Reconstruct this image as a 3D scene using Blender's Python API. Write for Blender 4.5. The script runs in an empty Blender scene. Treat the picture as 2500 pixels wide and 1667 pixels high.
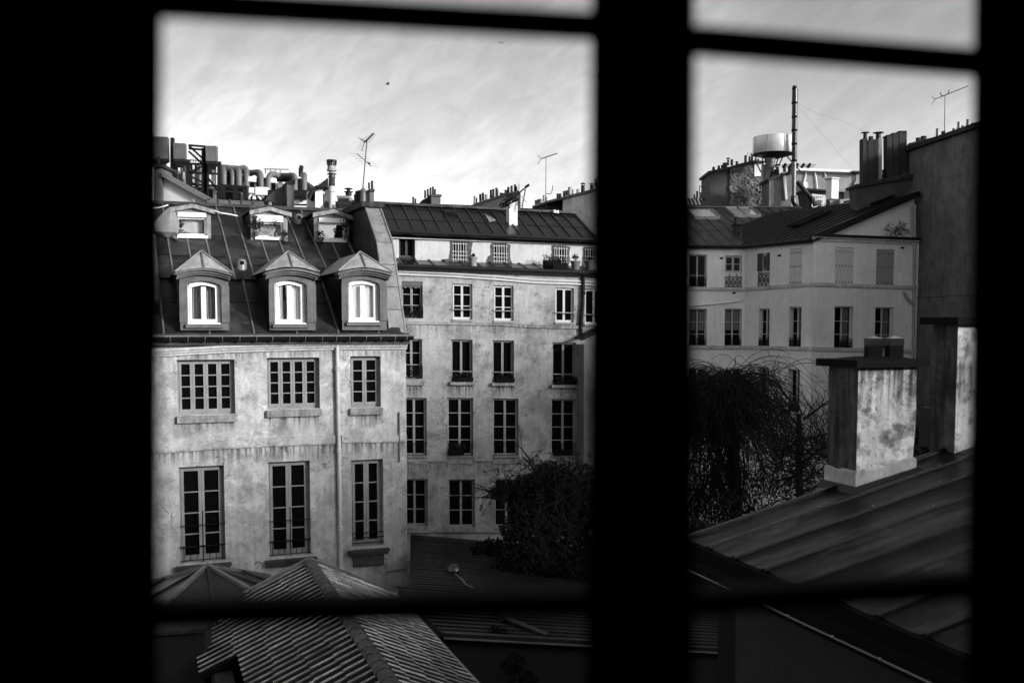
import bpy, math, random
from mathutils import Vector, Matrix, noise as mnoise
from mathutils.geometry import tessellate_polygon
R = random.Random(7)
scene = bpy.context.scene
H = 13.0                      # eye height above the courtyard
F, CX, CY, HZ = 2430.0, 1250.0, 965.0, 800.0
PITCH = math.atan((CY - HZ) / F)
# ---------------------------------------------------------------- camera
cam_d = bpy.data.cameras.new("camera")
cam = bpy.data.objects.new("camera", cam_d)
scene.collection.objects.link(cam)
cam.location = (0, 0, H)
cam.rotation_euler = (math.pi / 2 - PITCH, 0, 0)
cam_d.sensor_width = 36.0
cam_d.lens = 36.0 * F / 2500.0
cam_d.shift_y = (CY - 833.5) / 2500.0
cam_d.clip_start = 0.02
cam_d.clip_end = 2000
cam_d.dof.use_dof = True
cam_d.dof.focus_distance = 34
cam_d.dof.aperture_fstop = 1.8
scene.camera = cam
# ---------------------------------------------------------------- light
SUN_AZ, SUN_EL = math.radians(-32), math.radians(14.5)      # azimuth from +X towards -Y
sdir = Vector((math.cos(SUN_AZ) * math.cos(SUN_EL), math.sin(SUN_AZ) * math.cos(SUN_EL), math.sin(SUN_EL)))
sun_d = bpy.data.lights.new("sun", 'SUN')
sun_d.energy = 2.2
sun_d.angle = math.radians(7)
sun_d.color = (1, 1, 1)
sun = bpy.data.objects.new("sun", sun_d)
scene.collection.objects.link(sun)
sun.location = sdir * 200
sun.rotation_euler = sdir.to_track_quat('Z', 'Y').to_euler()
scene.view_settings.view_transform = 'Standard'
scene.view_settings.look = 'None'
scene.view_settings.gamma = 1
scene.view_settings.use_curve_mapping = False
scene.view_settings.exposure = 0.86
W = bpy.data.worlds.new("World")
scene.world = W
W.use_nodes = True
nt = W.node_tree
nt.nodes.clear()
def N(t, ty, **kw):
    n = t.nodes.new(ty)
    for k, v in kw.items():
        setattr(n, k, v)
    return n
out = N(nt, 'ShaderNodeOutputWorld')
bg = N(nt, 'ShaderNodeBackground')
sky = N(nt, 'ShaderNodeTexSky', sky_type='NISHITA', sun_disc=False)
sky.sun_elevation = SUN_EL
sky.sun_rotation = math.atan2(sdir.x, sdir.y)
sky.air_density = 1.0
sky.dust_density = 3.0
bw = N(nt, 'ShaderNodeRGBToBW')
L = nt.links.new
L(sky.outputs[0], bw.inputs[0])
tc = N(nt, 'ShaderNodeTexCoord')
# streaked veil of high cloud over the whole dome: the direction is flattened on to a cloud layer
sep = N(nt, 'ShaderNodeSeparateXYZ'); L(tc.outputs['Generated'], sep.inputs[0])
def math_(t, op, a, b=None):
    n = N(t, 'ShaderNodeMath', operation=op)
    for i, v in enumerate((a, b)):
        if v is None: continue
        if isinstance(v, (int, float)): n.inputs[i].default_value = v
        else: t.links.new(v, n.inputs[i])
    return n.outputs[0]
zz = math_(nt, 'ADD', math_(nt, 'MAXIMUM', sep.outputs[2], 0.0), 0.12)
cx = math_(nt, 'DIVIDE', sep.outputs[0], zz)
cy = math_(nt, 'DIVIDE', sep.outputs[1], zz)
cmb = N(nt, 'ShaderNodeCombineXYZ'); L(cx, cmb.inputs[0]); L(cy, cmb.inputs[1])
mp0 = N(nt, 'ShaderNodeMapping'); L(tc.outputs['Generated'], mp0.inputs[0]); mp0.inputs['Rotation'].default_value = (0, 0.62, 0)
mp = N(nt, 'ShaderNodeMapping'); L(mp0.outputs[0], mp.inputs[0])
mp.inputs['Rotation'].default_value = (0, 0, 0)
mp.inputs['Scale'].default_value = (2.2, 1.6, 5.0)
n1 = N(nt, 'ShaderNodeTexNoise'); L(mp.outputs[0], n1.inputs['Vector'])
n1.inputs['Scale'].default_value = 1.1; n1.inputs['Detail'].default_value = 5; n1.inputs['Roughness'].default_value = 0.5
n1.inputs['Distortion'].default_value = 0.9
n2 = N(nt, 'ShaderNodeTexNoise'); L(mp.outputs[0], n2.inputs['Vector'])
n2.inputs['Scale'].default_value = 9; n2.inputs['Distortion'].default_value = 0.5; n2.inputs['Detail'].default_value = 6; n2.inputs['Roughness'].default_value = 0.62
r1 = N(nt, 'ShaderNodeMapRange', interpolation_type='SMOOTHSTEP'); L(n1.outputs[0], r1.inputs[0])
r1.inputs[1].default_value = 0.36; r1.inputs[2].default_value = 0.68
r2 = N(nt, 'ShaderNodeMapRange'); L(n2.outputs[0], r2.inputs[0])
r2.inputs[1].default_value = 0.3; r2.inputs[2].default_value = 0.75
veil = math_(nt, 'MULTIPLY', r1.outputs[0], math_(nt, 'ADD', math_(nt, 'MULTIPLY', r2.outputs[0], 0.75), 0.4))
gain = math_(nt, 'ADD', math_(nt, 'ADD', math_(nt, 'MULTIPLY', veil, 0.36), math_(nt, 'MULTIPLY', r2.outputs[0], 0.12)), 0.71)
# haze band that brightens towards the horizon all round
hb = N(nt, 'ShaderNodeMapRange', interpolation_type='SMOOTHSTEP'); L(sep.outputs[2], hb.inputs[0])
hb.inputs[1].default_value = 0.33; hb.inputs[2].default_value = 0.0
hb.inputs[3].default_value = 0.0; hb.inputs[4].default_value = 3.0
val = math_(nt, 'MULTIPLY', math_(nt, 'ADD', math_(nt, 'MULTIPLY', bw.outputs[0], 1.25), math_(nt, 'ADD', hb.outputs[0], 0.25)), gain)
L(val, bg.inputs['Color'])
bg.inputs['Strength'].default_value = 0.10
L(bg.outputs[0], out.inputs[0])
# ---------------------------------------------------------------- pixel rays to the place
_f = Vector((0, math.cos(PITCH), -math.sin(PITCH))); _u = Vector((0, math.sin(PITCH), math.cos(PITCH)))
EYE = Vector((0, 0, H))
def ray(px, py):
    return _f + Vector(((px - CX) / F, 0, 0)) - _u * ((py - CY) / F)
def P(px, py, Y):
    d = ray(px, py)
    return EYE + d * (Y / d.y)
def px_of(p):
    q = Vector(p) - EYE; k = q.dot(_f)
    return CX + F * q.x / k, CY - F * q.dot(_u) / k
class Pl:
    """a plane through o with in-plane horizontal direction a and outward normal n"""
    def __init__(s, o, n, a=None):
        s.o = Vector(o); s.n = Vector(n).normalized()
        s.a = Vector(a).normalized() if a is not None else Vector((-s.n.y, s.n.x, 0)).normalized()
        s.b = s.n.cross(s.a).normalized()
        if s.b.z < 0: s.b = -s.b
    def hit(s, px, py):
        d = ray(px, py)
        t = (s.o - EYE).dot(s.n) / d.dot(s.n)
        return EYE + d * t
    def uv(s, p):
        q = p - s.o
        return q.dot(s.a), q.dot(s.b)
    def pt(s, u, v, d=0.0):
        return s.o + s.a * u + s.b * v + s.n * d
def vplane(p, ang):
    """upright plane through p whose horizontal runs right at ang radians (positive: away)"""
    a = Vector((math.cos(ang), math.sin(ang), 0))
    n = Vector((math.sin(ang), -math.cos(ang), 0))
    return Pl(p, n, a)
# ---------------------------------------------------------------- materials
MATS = {}
def mat(name, base, amp=0.25, scale=2.0, rough=0.85, metal=0.0, bump=0.15, fine=30.0, spec=0.3, streak=0.0, zl=(), crack=0.0, rnd=0.0, stains=0.0, wear=0.0, ss=1.0):
    """grey material: base colour varied by broad and fine noise, vertical streaks, run-off stains below the z levels zl, cracks"""
    if name in MATS: return MATS[name]
    m = bpy.data.materials.new(name); m.use_nodes = True
    t = m.node_tree; t.nodes.clear(); l = t.links.new
    o = N(t, 'ShaderNodeOutputMaterial'); b = N(t, 'ShaderNodeBsdfPrincipled'); l(b.outputs[0], o.inputs[0])
    g = N(t, 'ShaderNodeNewGeometry'); pos = g.outputs['Position']
    def noise(sc, det, rgh=0.55, vec=pos, dist=0.0):
        n = N(t, 'ShaderNodeTexNoise'); l(vec, n.inputs['Vector']); n.inputs['Scale'].default_value = sc
        n.inputs['Detail'].default_value = det; n.inputs['Roughness'].default_value = rgh; n.inputs['Distortion'].default_value = dist
        return n.outputs[0]
    def rng(v, a, b_, c, d, sm=False):
        r = N(t, 'ShaderNodeMapRange'); l(v, r.inputs[0])
        if sm: r.interpolation_type = 'SMOOTHSTEP'
        for i, x in enumerate((a, b_, c, d)): r.inputs[i + 1].default_value = x
        return r.outputs[0]
    broad = noise(scale, 4, 0.6, dist=0.4)
    v = rng(broad, 0.3, 0.7, base * (1 - amp), base * (1 + amp))
    fn = noise(fine, 3, 0.6)
    v = math_(t, 'MULTIPLY', v, rng(fn, 0.25, 0.75, 1 - amp * 0.35, 1 + amp * 0.35))
    if streak or zl:
        s = N(t, 'ShaderNodeMapping'); l(pos, s.inputs[0]); s.inputs['Scale'].default_value = (1, 1, 0.09)
        st = noise(9, 3, 0.6, s.outputs[0])
        if streak:
            v = math_(t, 'MULTIPLY', v, rng(st, 0.35, 0.65, 1 - streak, 1 + streak * 0.4))
        if zl:
            sp = N(t, 'ShaderNodeSeparateXYZ'); l(pos, sp.inputs[0])
            s2 = N(t, 'ShaderNodeMapping'); l(pos, s2.inputs[0]); s2.inputs['Scale'].default_value = (1, 1, 0.05)
            drip = noise(14, 2, 0.5, s2.outputs[0])
            tot = None
            for it in zl:
                z, ln, k = it[:3]
                band = rng(sp.outputs[2], z - ln, z, 0.0, 1.0)
                cut = rng(sp.outputs[2], z + 0.10, z + 0.0, 0.0, 1.0)
                w = math_(t, 'MULTIPLY', math_(t, 'MULTIPLY', band, cut), k)
                if len(it) > 3:          # only under these stretches of the wall, measured along direction it[3]
                    dt = N(t, 'ShaderNodeVectorMath', operation='DOT_PRODUCT'); l(pos, dt.inputs[0]); dt.inputs[1].default_value = it[3]
                    mk = None
                    for u0, u1 in it[4]:
                        c = math_(t, 'MULTIPLY', rng(dt.outputs['Value'], u0 - .05, u0 + .05, 0, 1), rng(dt.outputs['Value'], u1 + .05, u1 - .05, 0, 1))
                        mk = c if mk is None else math_(t, 'MAXIMUM', mk, c)
                    w = math_(t, 'MULTIPLY', w, mk)
                tot = w if tot is None else math_(t, 'ADD', tot, w)
            dr = rng(drip, 0.38, 0.62, 0.0, 1.0)
            v = math_(t, 'MULTIPLY', v, math_(t, 'SUBTRACT', 1.0, math_(t, 'MULTIPLY', tot, dr)))
    if stains:
        sn = noise(1.3 * ss, 8, 0.72, dist=0.25)
        v = math_(t, 'MULTIPLY', v, rng(sn, 0.38, 0.56, 1 - stains * .75, 1.0, True))
        sp2 = noise(9.0, 8, 0.8, dist=0.3)
        v = math_(t, 'MULTIPLY', v, rng(sp2, 0.33, 0.43, max(.1, 1 - stains * 1.4), 1.0, True))
    if wear:
        m1 = N(t, 'ShaderNodeMapping'); l(pos, m1.inputs[0]); m1.inputs['Rotation'].default_value = (0, 0, -wear)
        m2_ = N(t, 'ShaderNodeMapping'); l(m1.outputs[0], m2_.inputs[0]); m2_.inputs['Scale'].default_value = (.22, 1.7, 1.0)
        wn = noise(1.25, 7, 0.68, m2_.outputs[0], 0.2)
        v = math_(t, 'MULTIPLY', v, rng(wn, 0.47, 0.62, 1.0, 7.0, True))
    hgt = fn
    if crack:
        mpc = N(t, 'ShaderNodeVectorMath', operation='ADD')
        nn = N(t, 'ShaderNodeTexNoise'); l(pos, nn.inputs['Vector']); nn.inputs['Scale'].default_value = 2.2; nn.inputs['Detail'].default_value = 4
        sc_ = N(t, 'ShaderNodeVectorMath', operation='SCALE'); l(nn.outputs['Color'], sc_.inputs[0]); sc_.inputs['Scale'].default_value = 0.9
        l(pos, mpc.inputs[0]); l(sc_.outputs[0], mpc.inputs[1])
        vo = N(t, 'ShaderNodeTexVoronoi', feature='DISTANCE_TO_EDGE'); l(mpc.outputs[0], vo.inputs['Vector']); vo.inputs['Scale'].default_value = 0.75
        ck = rng(vo.outputs['Distance'], 0.0, 0.008, 0.8, 0.0)
        msk = rng(noise(0.8, 2, 0.5), 0.50, 0.60, 0.0, crack)
        v = math_(t, 'MULTIPLY', v, math_(t, 'SUBTRACT', 1.0, math_(t, 'MULTIPLY', ck, msk)))
        # old coats of render flaking off in layers with crisp edges
        for sc2, lo2, k2 in ((1.9, .515, .80), (3.7, .56, .84), (5.3, .60, 1.22)):
            f2 = noise(sc2, 9, 0.66, dist=0.5)
            m3 = math_(t, 'MULTIPLY', rng(f2, lo2, lo2 + .012, 0, 1), rng(noise(0.55, 2, 0.5, dist=.2), 0.40, 0.60, 0.15, crack))
            v = math_(t, 'MULTIPLY', v, math_(t, 'ADD', 1.0, math_(t, 'MULTIPLY', m3, k2 - 1.0)))
        # scabbed spots where the render has fallen
        pk = noise(6.0, 5, 0.75)
        pm = noise(0.7, 2, 0.5)
        pp = math_(t, 'MULTIPLY', rng(pk, 0.61, 0.65, 0, 1), rng(pm, 0.48, 0.6, 0, crack))
        v = math_(t, 'MULTIPLY', v, math_(t, 'SUBTRACT', 1.0, math_(t, 'MULTIPLY', pp, 0.65)))
        hgt = math_(t, 'SUBTRACT', fn, math_(t, 'ADD', pp, ck))
    if rnd:
        oi = N(t, 'ShaderNodeObjectInfo')
        v = math_(t, 'MULTIPLY', v, rng(oi.outputs['Random'], 0, 1, 1 - rnd, 1 + rnd))
    l(v, b.inputs['Base Color'])
    rr = rng(broad, 0.3, 0.7, max(rough - 0.1, 0.02), min(rough + 0.08, 1)) if rough > 0.15 else None
    if rr is not None: l(rr, b.inputs['Roughness'])
    else: b.inputs['Roughness'].default_value = rough
    b.inputs['Metallic'].default_value = metal
    b.inputs['Specular IOR Level'].default_value = spec
    if bump:
        bp = N(t, 'ShaderNodeBump'); l(hgt, bp.inputs['Height']); bp.inputs['Strength'].default_value = min(1, bump * 2.5); bp.inputs['Distance'].default_value = 0.012
        l(bp.outputs[0], b.inputs['Normal'])
    MATS[name] = m
    return m
def clear_mat():
    m = bpy.data.materials.new('clear_window_glass'); m.use_nodes = True
    t = m.node_tree; t.nodes.clear()
    o = N(t, 'ShaderNodeOutputMaterial'); b = N(t, 'ShaderNodeBsdfTransparent'); t.links.new(b.outputs[0], o.inputs[0])
    b.inputs[0].default_value = (1, 1, 1, 1)
    return m
def thin_glass(name, refl):
    m = bpy.data.materials.new(name); m.use_nodes = True
    t = m.node_tree; t.nodes.clear()
    o = N(t, 'ShaderNodeOutputMaterial'); a = N(t, 'ShaderNodeBsdfTransparent'); g = N(t, 'ShaderNodeBsdfGlossy'); x = N(t, 'ShaderNodeMixShader')
    g.inputs['Roughness'].default_value = 0.04
    x.inputs[0].default_value = refl
    t.links.new(a.outputs[0], x.inputs[1]); t.links.new(g.outputs[0], x.inputs[2]); t.links.new(x.outputs[0], o.inputs[0])
    return m
# ---------------------------------------------------------------- objects
def tag(o, label=None, cat=None, group=None, kind=None):
    if label: o['label'] = label
    if cat: o['category'] = cat
    if group: o['group'] = group
    if kind: o['kind'] = kind
    return o
def root_loc(o):
    v = Vector((0, 0, 0))
    while o is not None:
        v += o.location; o = o.parent
    return v
def thing(name, loc, label, cat, group=None):
    o = bpy.data.objects.new(name, None); scene.collection.objects.link(o)
    o.location = loc; o.empty_display_size = 0.3
    return tag(o, label, cat, group)
class MB:
    def __init__(s): s.v = []; s.f = []
    def quad(s, a, b, c, d):
        i = len(s.v); s.v += [Vector(a), Vector(b), Vector(c), Vector(d)]; s.f.append((i, i + 1, i + 2, i + 3)); return s
    def tri(s, a, b, c):
        i = len(s.v); s.v += [Vector(a), Vector(b), Vector(c)]; s.f.append((i, i + 1, i + 2)); return s
    def hexa(s, p):
        """p: 4 points of one face (loop) then the 4 matching points of the opposite face"""
        i = len(s.v); s.v += [Vector(q) for q in p]
        s.f += [tuple(i + k for k in q) for q in ((3, 2, 1, 0), (4, 5, 6, 7), (0, 1, 5, 4), (1, 2, 6, 5), (2, 3, 7, 6), (3, 0, 4, 7))]
        return s
    def prism(s, poly, off):
        n = len(poly); i = len(s.v); off = Vector(off)
        s.v += [Vector(q) for q in poly] + [Vector(q) + off for q in poly]
        s.f.append(tuple(i + k for k in reversed(range(n)))); s.f.append(tuple(i + n + k for k in range(n)))
        for k in range(n):
            j = (k + 1) % n
            s.f.append((i + k, i + j, i + n + j, i + n + k))
        return s
    def box(s, x0, x1, y0, y1, z0, z1):
        return s.hexa([(x0, y0, z0), (x1, y0, z0), (x1, y1, z0), (x0, y1, z0), (x0, y0, z1), (x1, y0, z1), (x1, y1, z1), (x0, y1, z1)])
    def beam(s, p, q, w, h=None, up=(0, 0, 1)):
        p = Vector(p); q = Vector(q); h = w if h is None else h
        d = (q - p).normalized(); up = Vector(up)
        x = d.cross(up)
        if x.length < 1e-4: x = d.cross(Vector((1, 0, 0)))
        x.normalize(); y = x.cross(d).normalized()
        c = [(-x * w - y * h) * .5, (x * w - y * h) * .5, (x * w + y * h) * .5, (-x * w + y * h) * .5]
        return s.hexa([p + k for k in c] + [q + k for k in c])
    def tube(s, pts, rad, n=8, cap=True):
        pts = [Vector(p) for p in pts]; m = len(pts)
        rads = rad if isinstance(rad, (list, tuple)) else [rad] * m
        base = len(s.v); prev = None
        for k, p in enumerate(pts):
            d = (pts[min(k + 1, m - 1)] - pts[max(k - 1, 0)])
            if d.length < 1e-9: d = Vector((0, 0, 1))
            d.normalize()
            if prev is None:
                x = d.cross(Vector((0, 0, 1)))
                if x.length < 1e-3: x = d.cross(Vector((1, 0, 0)))
            else:
                x = prev - d * prev.dot(d)
            x.normalize(); prev = x; y = d.cross(x)
            for j in range(n):
                a = 2 * math.pi * j / n
                s.v.append(p + (x * math.cos(a) + y * math.sin(a)) * rads[k])
        for k in range(m - 1):
            for j in range(n):
                a = base + k * n + j; b = base + k * n + (j + 1) % n
                s.f.append((a, b, b + n, a + n))
        if cap:
            s.f.append(tuple(base + j for j in reversed(range(n)))); s.f.append(tuple(base + (m - 1) * n + j for j in range(n)))
        return s
    def lathe(s, c, prof, n=14):
        """prof: (radius, z) list from bottom to top around the upright axis through c"""
        c = Vector(c); base = len(s.v); m = len(prof)
        for r, z in prof:
            for j in range(n):
                a = 2 * math.pi * j / n
                s.v.append(c + Vector((r * math.cos(a), r * math.sin(a), z)))
        for k in range(m - 1):
            for j in range(n):
                a = base + k * n + j; b = base + k * n + (j + 1) % n
                s.f.append((a, b, b + n, a + n))
        s.f.append(tuple(base + j for j in reversed(range(n)))); s.f.append(tuple(base + (m - 1) * n + j for j in range(n)))
        return s
    def build(s, name, m, parent=None, smooth=False, loc=None):
        me = bpy.data.meshes.new(name)
        o = bpy.data.objects.new(name, me)
        if parent is not None:
            org = root_loc(parent)
        elif loc is not None:
            org = Vector(loc)
        elif s.v:
            org = Vector((sum(v.x for v in s.v) / len(s.v), sum(v.y for v in s.v) / len(s.v), min(v.z for v in s.v)))
        else: org = Vector()
        me.from_pydata([tuple(v - org) for v in s.v], [], s.f)
        me.materials.append(m)
        if smooth:
            me.polygons.foreach_set('use_smooth', [True] * len(me.polygons))
            try: me.set_sharp_from_angle(angle=math.radians(38))
            except Exception: pass
        me.update()
        scene.collection.objects.link(o)
        if parent is not None: o.parent = parent
        else: o.location = org
        return o
# ---------------------------------------------------------------- facades
class Facade(Pl):
    """upright wall; sl = (y0, s0, y1, s1): picture slope of its level lines, used to set each opening as the old walls sag"""
    def __init__(s, px, Y, ang, sl=(0, 0, 1, 0)):
        p = vplane(P(px, HZ, Y), ang)
        Pl.__init__(s, p.o, p.n, p.a); s.sl = sl; s.holes = []
    def slope(s, y):
        y0, s0, y1, s1 = s.sl
        return s0 + (s1 - s0) * (y - y0) / (y1 - y0)
    def Q(s, x0, y0, x1, y1, d=0.0):
        """opening given by its picture box -> Quad on the wall"""
        xm, ym = (x0 + x1) / 2, (y0 + y1) / 2
        c = []
        for x, y in ((x0, y1), (x1, y1), (x1, y0), (x0, y0)):
            yy = y + s.slope(y) * (x - xm)
            xx = x + (CX - x) / 35800.0 * (yy - ym)
            c.append(s.hit(xx, yy))
        return Quad(c, s)
class Quad:
    def __init__(s, c, f): s.c = c; s.f = f; s.w = (c[1] - c[0]).length; s.h = (c[3] - c[0]).length
    def p(s, u, v, d=0.0):
        """u across 0..1, v up 0..1, d out of the wall in metres"""
        c = s.c
        return (c[0] * (1 - u) + c[1] * u) * (1 - v) + (c[3] * (1 - u) + c[2] * u) * v + s.f.n * d
    def m(s, x, y, d=0.0): return s.p(x / s.w, y / s.h, d)          # metres from the lower left corner
    def bx(s, mb, x0, x1, y0, y1, d0, d1):
        return mb.hexa([s.m(x0, y0, d0), s.m(x1, y0, d0), s.m(x1, y1, d0), s.m(x0, y1, d0), s.m(x0, y0, d1), s.m(x1, y0, d1), s.m(x1, y1, d1), s.m(x0, y1, d1)])
def wall_with_holes(name, f, outline, holes, reveal, m, parent, arch=None):
    """outline: points on the facade; holes: loops of points on the facade"""
    loops = [outline] + holes
    flat = []; 
    loc2 = [[Vector((*f.uv(p), 0)) for p in lp] for lp in loops]
    tris = tessellate_polygon(loc2)
    for lp in loops: flat += lp
    mb = MB(); mb.v = [Vector(p) for p in flat]
    for t_ in tris:
        a, b, c = (flat[i] for i in t_)
        nn = (b - a).cross(c - a)
        mb.f.append(tuple(t_) if nn.dot(f.n) > 0 else tuple(reversed(t_)))
    for lp in holes:
        k = len(lp)
        for i in range(k):
            a, b = lp[i], lp[(i + 1) % k]
            mb.quad(a, b, b - f.n * reveal, a - f.n * reveal)
    return mb.build(name, m, parent)
# ---------------------------------------------------------------- palette
ground_m = mat('courtyard_paving', 0.06, 0.3, 0.5)
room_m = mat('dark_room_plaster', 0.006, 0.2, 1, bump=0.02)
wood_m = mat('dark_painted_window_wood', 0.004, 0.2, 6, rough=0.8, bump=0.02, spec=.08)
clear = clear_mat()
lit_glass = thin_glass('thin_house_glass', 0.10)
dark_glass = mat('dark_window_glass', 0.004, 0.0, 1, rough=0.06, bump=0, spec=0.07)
frame_m = mat('painted_window_frame', 0.27, 0.12, 3, rough=0.6, bump=0.03)
frame_d = mat('weathered_window_frame', 0.30, 0.25, 3, rough=0.7, bump=0.05)
pvc = mat('white_window_plastic', 0.88, 0.04, 3, rough=0.4, bump=0)
curt_m = mat('grey_curtain', 0.33, 0.15, 4, rough=0.9, bump=0)
curt_w = mat('white_curtain_and_glare', 0.85, 0.05, 4, rough=0.9, bump=0)
iron = mat('black_iron', 0.008, 0.3, 8, rough=0.8, bump=0.05, spec=.05)
zinc = mat('weathered_zinc_sheet', 0.042, 0.5, 1.6, rough=0.42, metal=0.2, bump=0.06, fine=14, rnd=0.35, stains=0.95)
zinc_b = mat('dark_zinc_sheet', 0.010, 0.5, 1.8, rough=0.36, metal=0.2, bump=0.06, fine=12, rnd=0.25, stains=0.35)
zinc_r = mat('zinc_batten', 0.2, 0.25, 3, rough=0.45, metal=0.3, bump=0.04)
zinc_rd = mat('dark_zinc_batten', 0.05, 0.25, 3, rough=0.4, metal=0.4, bump=0.04)
zinc_l = mat('pale_zinc', 0.25, 0.25, 2.5, rough=0.5, metal=0.15, bump=0.05, streak=0.15)
zinc_k = mat('black_zinc', 0.01, 0.3, 2.5, rough=0.5, metal=0.3, bump=0.05)
stone_d = mat('soot_grey_dormer_stone', 0.13, 0.3, 3, bump=0.15, fine=40, streak=0.15)
ledge_m = mat('mossy_dark_stone', 0.05, 0.5, 5, bump=0.3)
sill_m = mat('stone_window_sill', 0.26, 0.35, 4, bump=0.2, streak=0.3)
soot = mat('sooty_render', 0.035, 0.6, 1.8, bump=0.2, streak=0.45, stains=0.4)
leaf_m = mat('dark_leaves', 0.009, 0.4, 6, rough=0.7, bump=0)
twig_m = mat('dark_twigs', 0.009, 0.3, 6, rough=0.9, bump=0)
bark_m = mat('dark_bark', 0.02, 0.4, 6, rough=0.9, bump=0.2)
clay = mat('terracotta_pot', 0.10, 0.35, 5, bump=0.1)
clay_d = mat('sooted_chimney_pot', 0.022, 0.4, 5, bump=0.1)
white_r = mat('sunlit_white_render', 0.72, 0.1, 1.2, bump=0.05)
cream_r = mat('pale_render', 0.5, 0.14, 1.0, bump=0.08, streak=0.12)
grey_r = mat('grey_render', 0.14, 0.3, 1.0, bump=0.1, streak=0.2, stains=0.25)
exposed = mat('exposed_rubble_under_plaster', 0.08, 0.4, 5, bump=0.5, fine=18)
# ---------------------------------------------------------------- shared builders
def facing(lo, hi): return R.uniform(lo, hi)
def casement(par, q, leaves=2, rows=4, rec=0.16, fm=None, gm=None, fw=0.05, st=0.045, bar=0.022, mull=0.0, backs=None, arch=0.0, name='window'):
    """window part in the opening q: frame, opening leaves, single panes, glazing bars"""
    fm = fm or frame_m; gm = gm or dark_glass
    w, h = q.w, q.h
    d1, d0 = -rec, -rec - 0.07
    mb = MB()
    q.bx(mb, 0, fw, 0, h, d0, d1); q.bx(mb, w - fw, w, 0, h, d0, d1)
    q.bx(mb, fw, w - fw, 0, fw, d0, d1); q.bx(mb, fw, w - fw, h - fw, h, d0, d1)
    fr = mb.build(name, fm, par)
    lw = (w - 2 * fw) / leaves
    hh = h - 2 * fw
    rl = [1.0 / rows] * rows if isinstance(rows, int) else rows
    for i in range(leaves):
        x0 = fw + i * lw; x1 = x0 + lw; y0 = fw; y1 = fw + hh
        e = 0.003
        s0, s1 = d0 + 0.012, d1 + 0.015
        mb = MB()
        q.bx(mb, x0 + e, x0 + st, y0 + e, y1 - e, s0, s1); q.bx(mb, x1 - st, x1 - e, y0 + e, y1 - e, s0, s1)
        q.bx(mb, x0 + st, x1 - st, y0 + e, y0 + st * 1.4, s0, s1); q.bx(mb, x0 + st, x1 - st, y1 - st, y1 - e, s0, s1)
        gy0, gy1 = y0 + st * 1.4, y1 - st
        ys = [gy0]
        for r_ in rl: ys.append(ys[-1] + r_ * (gy1 - gy0))
        for k in range(1, len(ys) - 1):
            q.bx(mb, x0 + st, x1 - st, ys[k] - bar / 2, ys[k] + bar / 2, s0 + 0.01, s1 - 0.008)
        mb.build('sash', fm, fr)
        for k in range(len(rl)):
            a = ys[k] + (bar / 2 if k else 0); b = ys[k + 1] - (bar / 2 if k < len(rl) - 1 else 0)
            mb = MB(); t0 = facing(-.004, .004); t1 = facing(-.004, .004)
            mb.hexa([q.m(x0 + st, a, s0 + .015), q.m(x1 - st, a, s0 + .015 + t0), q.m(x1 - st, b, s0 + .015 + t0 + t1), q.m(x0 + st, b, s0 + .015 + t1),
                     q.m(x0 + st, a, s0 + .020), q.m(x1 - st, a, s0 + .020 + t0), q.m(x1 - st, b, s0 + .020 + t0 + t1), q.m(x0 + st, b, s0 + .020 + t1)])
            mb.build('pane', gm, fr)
    return fr
def dark_back(q, par, depth=0.5, m=None):
    mb = MB(); w, h = q.w, q.h
    mb.quad(q.m(-.1, -.1, -depth), q.m(w + .1, -.1, -depth), q.m(w + .1, h + .1, -depth), q.m(-.1, h + .1, -depth))
    return mb.build('room_interior', m or room_m, par)
def curtain(q, par, x0, x1, y0, y1, d, m, waves=5, amp=0.03, flare=0.0):
    mb = MB(); n = waves * 6; vs = []
    rows = 5
    for r_ in range(rows):
        fy = r_ / (rows - 1); y = y0 + (y1 - y0) * fy
        for i in range(n + 1):
            fx = i / n
            x = x0 + (x1 - x0) * (fx + flare * (1 - fy) * (fx - .5)) + .01 * math.sin(5 * fy + fx * 9)
            vs.append(q.m(x, y, d + amp * math.sin(fx * waves * 2 * math.pi + math.sin(fx * 7) * 1.2 + fy * .8)))
    mb.v = vs
    for r_ in range(rows - 1):
        for i in range(n):
            a = r_ * (n + 1) + i
            mb.f.append((a, a + 1, a + n + 2, a + n + 1))
    return mb.build('curtain', m, par, smooth=True)
def sill_box(q, par, lo, hi, proud=0.12, over=0.06, m=None, name='sill'):
    """sill below the opening, between lo and hi metres under its lower edge"""
    mb = MB()
    q.bx(mb, -over, q.w + over, -hi, -lo, -0.02, proud)
    return mb.build(name, m or sill_m, par)
def rail_bars(q, par, y0, y1, n, d=0.03, m=None, th=0.014, knob=False, mid=None):
    mb = MB(); w = q.w
    def bar(a, b, t=th): mb.beam(a, b, t, t, up=q.f.n)
    bar(q.m(0, y1, d), q.m(w, y1, d), th * 1.7)
    bar(q.m(0, y0, d), q.m(w, y0, d), th)
    if mid: bar(q.m(0, mid, d), q.m(w, mid, d), th)
    for i in range(n):
        x = w * (i + .5) / n
        bar(q.m(x, y0, d), q.m(x, y1, d), th * .8)
    return mb.build('railing', m or iron, par)
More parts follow.
